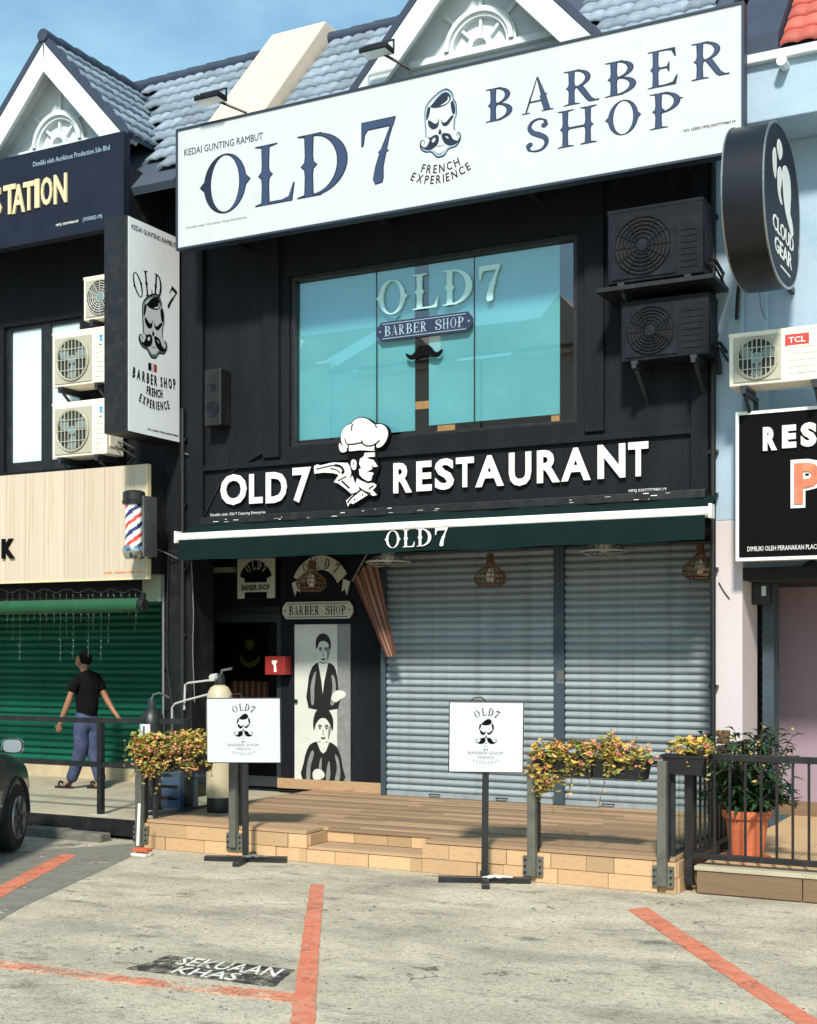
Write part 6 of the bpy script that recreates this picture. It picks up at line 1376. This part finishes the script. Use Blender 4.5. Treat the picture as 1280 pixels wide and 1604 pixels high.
cable('cable', [q(434, 698, YF - .03), q(405, 712, YF - .03), q(380, 729, YF - .018), q(350, 752, YF - .014), q(318, 812, YF - .02)], [.02]*7 + [.014]*12 + [.010]*6, 'cable_black', 'thick black cable slanting down to the O of OLD')
cable('cable', [q(264, 860), q(262, 950), q(262, 1040), q(268, 1090), q(274, 1130)], .010, 'cable_black', 'black cable hanging down the front of the black pillar')
cable('cable', [q(300, 880, YF - .02), q(303, 960, YF - .02), q(302, 1020, YF - .02), q(305, 1100, YF - .02)], .006, 'cable_grey', 'grey cable down the right edge of the black pillar')
cable('cable', [q(1160, 430, YF - .05), q(1156, 460, YF - .05), q(1154, 500, YF - .05)], .018, 'cable_black', 'black hose looping under the oval sign')
cable('cable', [q(1190, 455, YF), q(1192, 480, YF), q(1200, 500, YF)], .005, 'cable_grey', 'thin wire below the oval sign')
cable('cable', [q(1114, 560, YF - .1), q(1128, 585, YF - .12), q(1122, 540, YF - .08), q(1118, 510, YF - .06)], .022, 'cable_black', 'black insulated loop beside the lower black air conditioner')
cable('cable', [q(1126, 912, YF - .012), q(1134, 926, YF - .012), q(1143, 938, YF - .012)], .005, 'cable_black', 'short dark shadow line on the pink pillar, modelled as a thin tube')  # thin black tube drawn in place of a cast shadow on the pillar
cable('cable', [q(226, 856, 11.5), q(250, 862, 11.8), q(278, 875, YF - .03)], .007, 'cable_grey', 'upper wire from the barber pole to the pillar')
cable('cable', [q(226, 868, 11.5), q(245, 880, 11.8), q(262, 884, YF - .03)], .006, 'cable_black', 'lower wire from the barber pole to the pillar')
cable('cable', [q(212, 300, YF - .05), q(218, 330, YF - .04), q(222, 350, YF - .03)], .008, 'cable_grey', 'wire below the eave beside the navy sign')
cable('cable', [q(240, 300, YF - .05), q(236, 325, YF - .04), q(238, 345, YF - .03)], .008, 'cable_grey', 'second wire below the eave beside the white sign')
sp = at(320, 668, YF - .2); spk = thing('wall_speaker', sp, 'black loudspeaker box on the wall beside the blade sign', 'speaker')
MB().box(sp + Vector((0, 0, 0)), sp + Vector((.22, .19, .62))).build('cabinet', 'black_metal', spk, bevel=.012)
MB().lathe([(0, -.002), (.06, -.004), (.08, -.010), (.085, -.001)], sp + Vector((.11, 0, .18)), 'Y', 20).build('woofer', 'ac_dark', spk); MB().lathe([(0, -.002), (.03, -.004), (.04, -.008), (.042, -.001)], sp + Vector((.11, 0, .42)), 'Y', 16).build('tweeter', 'ac_dark', spk)
MB().bar(sp + Vector((.11, .18, .3)), sp + Vector((.11, .205, .3)), .08, .12).build('bracket', 'dark_metal', spk)

# ------------------------------------------------------------------ left walkway: blind, lights, rail, broom
YBL = 11.5; z_ = at(110, 950, YBL).z; rb_ = (at(110, 935, YBL).z - at(110, 957, YBL).z)/2
xr_ = atx(220, YBL); bl = thing('rolled_blind', (-11, YBL, z_), 'bright green rolled-up blind under the cream sign', 'blind')
MB().cyl((-15.5, YBL, z_), (xr_, YBL, z_), rb_, n=18).build('roll', 'roll_green', bl, smooth=True); MB().cyl((xr_, YBL, z_), (xr_ + .07, YBL, z_), rb_*.8, n=14).build('end_bracket', 'black_metal', bl)
MB().box((xr_ + .02, YBL - .02, z_), (xr_ + .06, YBL + .02, 2.5)).build('hanger', 'black_metal', bl)
YIL = 11.78
il = thing('icicle_lights', at(110, 925, YIL), 'string of tiny icicle lights hanging below the cream sign', 'string lights')
wire, bulbs = MB(), MB(); g = random.Random(8)
pts = [at(px, 922 + 7*math.sin(px*.09)**2, YIL) for px in range(-20, 230, 8)]; wire.tube(pts, .0035, 4)
for k in range(22):
    px = -12 + k*10.6 + g.uniform(-2, 2); ln = g.uniform(.35, .85)*(1 if px < 170 else .7); a = at(px, 924, YIL); wire.tube([a, a + Vector((.01, 0, -ln*.5)), a + Vector((0, 0, -ln))], .0016, 4)
    for m_ in range(int(ln/.075)):
        c_ = a + Vector((g.uniform(-.012, .012), -.004, -ln*(m_ + .8)/(ln/.075))); r_ = g.uniform(.004, .007)
        bulbs.add([c_ + Vector((0, 0, r_*1.4)), c_ + Vector((r_, 0, 0)), c_ + Vector((0, -r_, 0)), c_ + Vector((-r_, 0, 0)), c_ + Vector((0, r_, 0)), c_ - Vector((0, 0, r_*1.4))], [(0, 1, 2), (0, 2, 3), (0, 3, 4), (0, 4, 1), (5, 2, 1), (5, 3, 2), (5, 4, 3), (5, 1, 4)])
wire.build('wire', 'cable_grey', il, kind='stuff'); bulbs.build('bulbs', 'bulb_tiny', il, kind='stuff')
rl = thing('handrail', (-9.5, 10.3, ZP), 'black tubular handrail along the left walkway edge', 'handrail')
pc = atz(158, 1276, ZP); corner_z = [at(158, 1129, pc.y).z, at(158, 1198, pc.y).z]
e0 = Vector((-15, pc.y - .0, 0)); e2 = Vector((DX0 - .10, pc.y + .32, 0))
for z in corner_z:
    MB().bar((e0.x, e0.y, z), (pc.x + .02, pc.y, z), .045, .05).build('rail', 'black_metal', rl); MB().bar((pc.x + .02, pc.y, z + .0005), (e2.x, e2.y, z + .0005), .045, .05).build('rail', 'black_metal', rl)
for x, y in ((pc.x, pc.y), (e2.x, e2.y), (pc.x - 1.9, pc.y), (pc.x - 3.8, pc.y)): MB().box((x - .028, y - .028, ZP - .02), (x + .028, y + .028, corner_z[0] + .03)).build('upright', 'black_metal', rl)
MB().box((pc.x - .09, pc.y - .05, ZP + .0005), (pc.x + .13, pc.y + .05, ZP + .006)).build('foot_plate', 'pipe_white', rl)
bc = atg(222, 1340); br = thing('dust_pan', bc, 'orange-striped dust pan with a white handle at the deck corner', 'dust pan')
MB().box(bc + Vector((-.085, -.04, .035)), bc + Vector((.085, .05, .065))).build('pan', 'broom_orange', br, bevel=.006); MB().box(bc + Vector((-.08, -.06, .0)), bc + Vector((.08, .04, .022))).build('lip', 'letter_white', br, bevel=.004)
MB().cyl(bc + Vector((-.07, .03, .08)), bc + Vector((-.075, .06, .46)), .014, n=8).build('handle', 'letter_white', br)

# ------------------------------------------------------------------ right terrace: fence, potted plant, wall lamp
fx0 = Vector((-2.78, TY + .07, 0)); fz0, fz1 = at(1180, 1345, TY + .07).z, at(1180, 1183, TY + .07).z
fe = thing('railing', fx0 + Vector((0, 0, ZP)), 'black metal bar railing around the right terrace', 'railing')
fz0 = ZP + .05
MB().box((fx0.x, fx0.y - .022, fz1 - .05), (3, fx0.y + .022, fz1)).build('top_rail', 'black_metal', fe, bevel=.003); MB().box((fx0.x, fx0.y - .022, fz0), (3, fx0.y + .022, fz0 + .045)).build('bottom_rail', 'black_metal', fe, bevel=.003)
MB().box((fx0.x - .05, fx0.y - .028, .06), (fx0.x + .012, fx0.y + .028, fz1 + .01)).build('corner_post', 'black_metal', fe, bevel=.003)
step = (atx(1240, fx0.y) - atx(1215, fx0.y))
for k in range(1, 26):
    x = atx(1096, fx0.y) + k*step
    if x < 2.9: MB().box((x - .009, fx0.y - .009, fz0 + .046), (x + .009, fx0.y + .009, fz1 - .051)).build('bar', 'black_metal', fe)
MB().box((fx0.x - .025, fx0.y + .03, fz1 - .05), (fx0.x + .012, YF - .01, fz1 - .005)).build('top_rail', 'black_metal', fe); MB().box((fx0.x - .025, fx0.y + .03, fz0), (fx0.x + .012, YF - .01, fz0 + .04)).build('bottom_rail', 'black_metal', fe)
for k in range(1, 14):
    y = fx0.y + k*.14; MB().box((fx0.x - .018, y - .009, fz0 + .041), (fx0.x + .0, y + .009, fz1 - .051)).build('bar', 'black_metal', fe)
pt = Vector((atx(1170, 10.5), 10.5, ZP + .008)); PK = .78; pl_ = thing('potted_plant', pt, 'leafy dark green shrub in a terracotta pot behind the railing', 'potted plant')
MB().lathe([(0, 0), (.125, 0), (.13, .01), (.165, .32), (.185, .325), (.192, .335), (.192, .385), (.178, .39), (.17, .37), (.16, .33)], pt, 'Z', 28).build('pot', 'terracotta', pl_, smooth=True)
MB().lathe([(0, .335), (.161, .335)], pt, 'Z', 20).build('soil', 'soil', pl_)
MB().lathe([(0, -.007), (.17, -.007), (.19, .02), (.18, .022), (.16, -.003), (0, -.003)], pt, 'Z', 24).build('saucer', 'terracotta', pl_)
g = random.Random(14); stems, lv = MB(), MB()
def leaf3(mb, b, d, ln, wd, droop):
    d = d.normalized(); s_ = d.cross(Vector((0, 0, 1)))
    s_ = s_.normalized() if s_.length > .01 else Vector((1, 0, 0)); up = s_.cross(d)
    A = b; Bm = b + d*ln*.45 + up*ln*.05; T_ = b + d*ln - Vector((0, 0, droop*ln))
    mb.add([A, Bm + s_*wd/2 + up*.012, Bm, Bm - s_*wd/2 + up*.012, T_], [(0, 1, 2), (0, 2, 3), (1, 4, 2), (2, 4, 3)])
for k in range(46):
    a = g.uniform(0, 2*math.pi); r_ = .42*math.sqrt(g.random()); H_ = g.uniform(.12, .76)*(1 - .25*r_)
    b = pt + Vector((.1*math.cos(a)*g.random(), .1*math.sin(a)*g.random(), .335)); tp = pt + Vector((r_*1.15*math.cos(a), r_*.9*math.sin(a), .335 + H_)); mid = b.lerp(tp, .5) + Vector((0, 0, .06))
    stems.tube([b, mid, tp], [.009, .007, .003], 6)
    for m_ in range(20):
        t_ = .12 + .88*m_/19; q_ = (b.lerp(mid, t_*2) if t_ < .5 else mid.lerp(tp, t_*2 - 1)); aa = a + m_*2.4 + g.uniform(-.4, .4)
        leaf3(lv, q_, Vector((math.cos(aa), math.sin(aa), g.uniform(-.35, .6))), g.uniform(.09, .17), g.uniform(.036, .062), g.uniform(0, .4))
stems.build('stems', 'stem_brown', pl_, kind='stuff'); lv.build('leaves', 'leaf_dark', pl_, kind='stuff')
mb = MB()
for k in range(26):
    a = g.uniform(0, 2*math.pi); r_ = .36*g.random()**.5; leafquad(mb, pt + Vector((r_*math.cos(a), r_*.9*math.sin(a), g.uniform(.55, 1.05))), .05, g)
mb.build('young_leaves', 'leaf_yellow', pl_, kind='stuff')
ob = at(1133, 1178, 11.2); sq = thing('garden_ornament', ob, 'small brown stacked ornament standing by the pink pillar', 'ornament')
ob = Vector((ob.x, 11.2, ob.z))
for k, (dz_, s_) in enumerate(((0, .06), (.07, .05), (.13, .055))): MB().box(ob + Vector((-s_, -s_*.7, dz_)), ob + Vector((s_, s_*.7, dz_ + .055))).build('block', 'rattan', sq, bevel=.012)
MB().box(ob + Vector((-.05, -.05, -1.02 + .2)), ob + Vector((.05, .05, -.001))).build('pedestal', 'stem_brown', sq, bevel=.005)
wl_ = at(1272, 893, 12.2); wlp = thing('wall_lamp', wl_, 'black cone lamp hanging below the black RES sign', 'lamp')
MB().lathe([(.02, .10), (.03, .08), (.16, .0), (.15, .0), (.02, .07)], wl_, 'Z', 20).build('shade', 'black_metal', wlp); MB().cyl(wl_ + Vector((0, 0, .09)), (wl_.x, wl_.y, 2.5), .01, n=6).build('cord', 'cable_black', wlp); MB().lathe([(0, .05), (.03, .04), (.035, .01), (0, -.02)], wl_, 'Z', 12).build('bulb', 'pale_pane', wlp)
me_ = at(1178, 905, 12.35); mt = thing('electric_meter', me_, 'dark meter box with a pale dial behind the pink pillar', 'meter')
MB().box(me_ + Vector((0, 0, -.25)), me_ + Vector((.16, .1, .12))).build('case', 'black_metal', mt, bevel=.006); MB().box(me_ + Vector((.09, -.006, -.17)), me_ + Vector((.13, .0, -.08))).build('dial', 'pale_pane', mt)
# ------------------------------------------------------------------ the walking person
def skin_mesh(name, joints, edges, m, parent, root=0, sub=2, label=None):
    me = bpy.data.meshes.new(name); me.from_pydata([j[0] for j in joints], edges, []); me.update()
    o = bpy.data.objects.new(name, me); C.objects.link(o)
    sk = o.modifiers.new('skin', 'SKIN'); sk.use_smooth_shade = True
    lay = me.skin_vertices[0] if me.skin_vertices else None
    if lay is None:
        bm = bmesh.new(); bm.from_mesh(me); bm.verts.layers.skin.verify(); bm.to_mesh(me); bm.free(); lay = me.skin_vertices[0]
    for i, j in enumerate(joints):
        r = j[1]; lay.data[i].radius = r if isinstance(r, tuple) else (r, r); lay.data[i].use_root = (i == root)
    sb = o.modifiers.new('sub', 'SUBSURF'); sb.levels = sub; sb.render_levels = sub
    me.materials.append(MATS[m]); par(o, parent); return o
PY_ = 12.25; pf = at(135, 1236, PY_); pf.z = ZP
pe = thing('person', pf, 'person in a black t-shirt, blue trousers and sandals walking left past the green shutter', 'person')
def J(x, z, y=0.0):                 # x to the right, y away from the street, z up; about 1.63 m tall
    return tuple(pf + Vector((x, y, z)))
body = [(J(.0, .92, .02), .062), (J(-.005, 1.10, .02), .065), (J(-.0, 1.27, .03), .062), (J(-.025, 1.375, .03), .050), (J(-.05, 1.45, .02), .050),   # 0-4 pelvis..neck
        (J(-.065, 1.30, -.12), .032), (J(-.13, 1.03, -.17), .042), (J(-.215, .84, -.19), .029), (J(-.235, .79, -.195), .033),         # 5-8 near arm
        (J(.045, 1.295, .155), .032), (J(.15, 1.06, .20), .041), (J(.27, .91, .20), .028), (J(.31, .87, .20), .031),                   # 9-12 far arm
        (J(-.03, .84, -.05), .050), (J(-.01, .50, -.07), .055), (J(-.17, .13, -.06), .042), (J(-.21, .055, -.06), .036), (J(-.30, .035, -.07), .030),   # 13-17 near leg
        (J(.03, .84, .06), .050), (J(.04, .49, .06), .055), (J(.145, .13, .08), .042), (J(.16, .05, .08), .036), (J(.07, .03, .07), .030),              # 18-22 far leg
        (J(-.065, 1.50, .015), .074), (J(-.07, 1.565, .02), .084), (J(-.065, 1.60, .025), .066),                                        # 23-25 head
        (J(-.145, 1.50, -.02), .014)]                                                                                                   # 26 nose
be = [(0, 1), (1, 2), (2, 3), (3, 4), (4, 23), (23, 24), (24, 25), (23, 26), (2, 5), (5, 6), (6, 7), (7, 8), (2, 9), (9, 10), (10, 11), (11, 12), (0, 13), (13, 14), (14, 15), (15, 16), (16, 17), (0, 18), (18, 19), (19, 20), (20, 21), (21, 22)]
def fingers(k, base, dirs):
    for d in dirs:
        n0 = len(body); b0 = Vector(base); d = Vector(d)
        body.append((tuple(b0 + d*.35), .010)); body.append((tuple(b0 + d*.72 + Vector((-.004, 0, -.004))), .009)); body.append((tuple(b0 + d + Vector((-.012, .004, -.012))), .0075))
        be.extend([(k, n0), (n0, n0+1), (n0+1, n0+2)])
fingers(8, J(-.235, .79, -.195), [(-.020, -.035, -.085), (-.008, -.015, -.098), (.004, .004, -.095), (.014, .022, -.080), (-.055, -.01, -.045)])
fingers(12, J(.31, .87, .20), [(.075, -.03, -.05), (.085, -.01, -.055), (.085, .012, -.055), (.075, .03, -.05), (.02, -.03, -.055)])
skin_mesh('body', body, be, 'skin', pe)
skin_mesh('shirt', [(J(.005, .80, .02), (.138, .150)), (J(-.005, 1.04, .02), (.125, .14)), (J(-.0, 1.27, .03), (.125, .15)), (J(-.022, 1.385, .03), (.080, .085)), (J(-.035, 1.415, .03), (.062, .062)),
                    (J(-.06, 1.325, -.11), .070), (J(-.105, 1.15, -.15), .070), (J(.045, 1.315, .15), .070), (J(.10, 1.16, .18), .066)],
          [(0, 1), (1, 2), (2, 3), (3, 4), (2, 5), (5, 6), (2, 7), (7, 8)], 'shirt_black', pe)
skin_mesh('trousers', [(J(.0, 1.0, .02), (.12, .10)), (J(-.0, .86, .02), (.14, .125)), (J(-.03, .74, -.055), .108), (J(-.01, .50, -.07), .092), (J(-.11, .25, -.06), .078), (J(-.195, .075, -.06), .074),
                       (J(.035, .74, .07), .108), (J(.04, .50, .06), .090), (J(.11, .25, .07), .076), (J(.165, .07, .08), .074)],
          [(0, 1), (1, 2), (2, 3), (3, 4), (4, 5), (1, 6), (6, 7), (7, 8), (8, 9)], 'jeans', pe)
skin_mesh('hair', [(J(-.03, 1.47, .035), .068), (J(-.042, 1.545, .035), .096), (J(-.062, 1.605, .025), .092), (J(-.105, 1.62, .01), .056)], [(0, 1), (1, 2), (2, 3)], 'hair_black', pe)
mb = MB(); mb.lathe([(0, -.006), (.014, -.004), (.02, .004), (.006, .010)], J(-.062, 1.505, -.068), 'Y', 10); mb.build('ear', 'skin', pe, smooth=True)
for x, y, rz in ((-.27, -.065, .05), (.105, .075, .0)):
    s0 = pf + Vector((x, y, 0)); lp = smooth_loop([(-.14, -.02), (-.10, -.048), (0, -.045), (.09, -.036), (.12, 0), (.09, .036), (0, .045), (-.10, .046)], 4)
    sd = MB(); sd.prism([s0 + Vector((a, b, .0)) for a, b in lp], (0, 0, .022)); sd = sd.build('sandal', 'sandal', pe)
    MB().tube([s0 + Vector((-.06, -.048, .02)), s0 + Vector((-.07, -.03, .065)), s0 + Vector((-.075, 0, .078)), s0 + Vector((-.07, .03, .065)), s0 + Vector((-.06, .048, .02))], .014, 8).build('strap', 'sandal', sd, smooth=True)
    MB().tube([s0 + Vector((.03, -.044, .02)), s0 + Vector((.085, -.03, .07)), s0 + Vector((.105, 0, .075)), s0 + Vector((.085, .03, .07)), s0 + Vector((.03, .044, .02))], .011, 8).build('strap', 'sandal', sd, smooth=True)

# ------------------------------------------------------------------ parked car at the left edge
m_ = at(20, 1181, 8.55); AN = R(27); ca_, sa_ = math.cos(AN), math.sin(AN); mx_, my_ = .985, .70
cc = Vector((m_.x - (mx_*ca_ - my_*sa_), 8.55 - (mx_*sa_ + my_*ca_), 0)); cc.z = gz(cc.y + 1)
car = thing('parked_car', (0, 0, 0), 'dark green-grey car parked nose-in at the left edge', 'car')
# cross-sections along the length: y, half width at sill, at shoulder, shoulder height, roof half width, roof height
def section(y, ws, wsh, zs, wr, zr, z0=.22):
    half = [(ws*.96, z0), (ws, z0 + .10), (wsh*1.01, (z0 + zs)*.52), (wsh, zs - .10), (wsh*.97, zs - .02), (wsh*.93, zs)]
    half += [(wr + (wsh*.93 - wr)*.35, zs + (zr - zs)*.65), (wr, zr - .03), (wr*.85, zr), (0, zr + .015)]
    return [(x, y, z) for x, z in half] + [(-x, y, z) for x, z in half[::-1][1:]]
ST = [(2.02, .62, .60, .62, .50, .63), (1.98, .74, .74, .68, .60, .70), (1.80, .80, .81, .76, .66, .79), (1.40, .82, .835, .86, .70, .885), (.98, .825, .845, .915, .72, .94), (.80, .83, .85, .925, .70, .98), (.15, .83, .855, .935, .58, 1.38), (-.30, .83, .855, .935, .57, 1.43), (-1.0, .83, .855, .94, .56, 1.41), (-1.55, .82, .845, .95, .60, 1.10), (-1.75, .81, .83, .955, .66, 1.0), (-2.00, .78, .79, .93, .64, .95), (-2.10, .70, .70, .80, .6, .82)]
secs = [section(*s) for s in ST]; nS = len(secs[0]); vv = [p for s in secs for p in s]; ff = []; fm = []
for i in range(len(secs) - 1):
    for j in range(nS - 1):
        ff.append((i*nS+j, i*nS+j+1, (i+1)*nS+j+1, (i+1)*nS+j))
ff += [tuple(range(nS)), tuple((len(secs)-1)*nS + k for k in range(nS-1, -1, -1))]
ff += [(i*nS, (i+1)*nS, (i+1)*nS + nS - 1, i*nS + nS - 1) for i in range(len(secs) - 1)]
mb = MB(); mb.add(vv, ff); bd = mb.build('body', 'car_paint', car); 
for p in bd.data.polygons: p.use_smooth = True
md = bd.modifiers.new('s', 'SUBSURF'); md.levels = 1; md.render_levels = 2
bd.modifiers.new('e', 'EDGE_SPLIT').split_angle = R(60)
def quad(nm, pts, m, off=(0, 0, 0)): return MB().prism([Vector(p) + Vector(off) for p in pts], Vector((0, 0, .004))).build(nm, m, car)
for sx in (1, -1):
    for y0, y1, y2, y3 in ((.62, .10, .12, -.42), (-.46, -.46, -1.0, -1.36)):
        P = [(sx*.845, y0, .95), (sx*.845, y3, .95), (sx*.63, (y2 if y3 > -1 else -1.02), 1.33), (sx*.63, y1, 1.33)]
        MB().prism([Vector(p) for p in P], Vector((sx*.012, 0, .006))).build('side_window', 'car_glass', car)
    for y in (1.28, -1.30):
        w_ = MB(); w_.lathe([(.0, -.10), (.20, -.10), (.295, -.09), (.31, -.06), (.31, .06), (.295, .09), (.2, .10), (0, .10)], (sx*.76, y, .31), 'X', 28); w_ = w_.build('wheel', 'tyre', car, smooth=True)
        mb = MB(); mb.lathe([(.0, sx*.10), (.05, sx*.112), (.17, sx*.106), (.19, sx*.112), (.20, sx*.101)], (sx*.76, y, .31), 'X', 24); mb.build('rim', 'steel', w_, smooth=True)
        for k in range(6):
            a_ = k*math.pi/3; MB().bar((sx*.873, y + .03*math.cos(a_), .31 + .03*math.sin(a_)), (sx*.868, y + .185*math.cos(a_), .31 + .185*math.sin(a_)), .045, .02, (1, 0, 0)).build('spoke', 'dark_metal', w_)
        mb = MB(); mb.lathe([(.33, -.02), (.36, .035), (.385, .0)], (sx*.825 if sx > 0 else -.825, y, .31), 'X', 20, 0, math.pi); mb.build('wheel_arch', 'tyre', car)
    MB().box((sx*.86, -.25, .80), (sx*.88, -.08, .83)).build('door_handle', 'car_paint', car, bevel=.006)
    mr = MB(); c_ = Vector((sx*.985, .70, 1.0))
    mr.lathe([(0, .09), (.05, .085), (.085, .05), (.098, .0), (.09, -.01)], (0, 0, 0), 'Y', 24); sq_ = lambda x, z: (1 if x*x+z*z < 1e-9 else (abs(x)**4 + abs(z)**4)**-.25*math.hypot(x, z)); mr.v = [(c_.x + x*sq_(x, z)*.98, c_.y + y, c_.z + z*sq_(x, z)*.68) for x, y, z in mr.v]; mr = mr.build('wing_mirror', 'chrome', car, smooth=True)
    mg = MB(); mg.lathe([(0, -.012), (.080, -.012)], (0, 0, 0), 'Y', 24); mg.v = [(c_.x + x*sq_(x, z)*.98, c_.y + y, c_.z + z*sq_(x, z)*.68) for x, y, z in mg.v]; mg.build('mirror_glass', 'mirror_glass', mr)
    MB().bar((sx*.82, .72, .95), (sx*.92, .72, .975), .05, .035).build('mirror_arm', 'chrome', car)
    MB().box((sx*.50, -2.13, .72), (sx*.70, -2.04, .86)).build('tail_lamp', 'car_light', car, bevel=.01); MB().box((sx*.48, 1.96, .58), (sx*.70, 2.03, .70)).build('headlamp', 'pale_pane', car, bevel=.01)
MB().prism([(-.66, .78, .99), (.66, .78, .99), (.54, .18, 1.375), (-.54, .18, 1.375)], (0, .012, .012)).build('windscreen', 'car_glass', car)
MB().prism([(-.60, -1.53, 1.12), (.60, -1.53, 1.12), (.53, -1.04, 1.40), (-.53, -1.04, 1.40)], (0, -.012, .012)).build('rear_window', 'car_glass', car)
MB().box((-.70, -2.15, .36), (.70, -2.05, .52)).build('bumper', 'tyre', car, bevel=.02)
car.location = cc; car.rotation_euler = (0, 0, AN)
bpy.data.scenes.remove(TS)
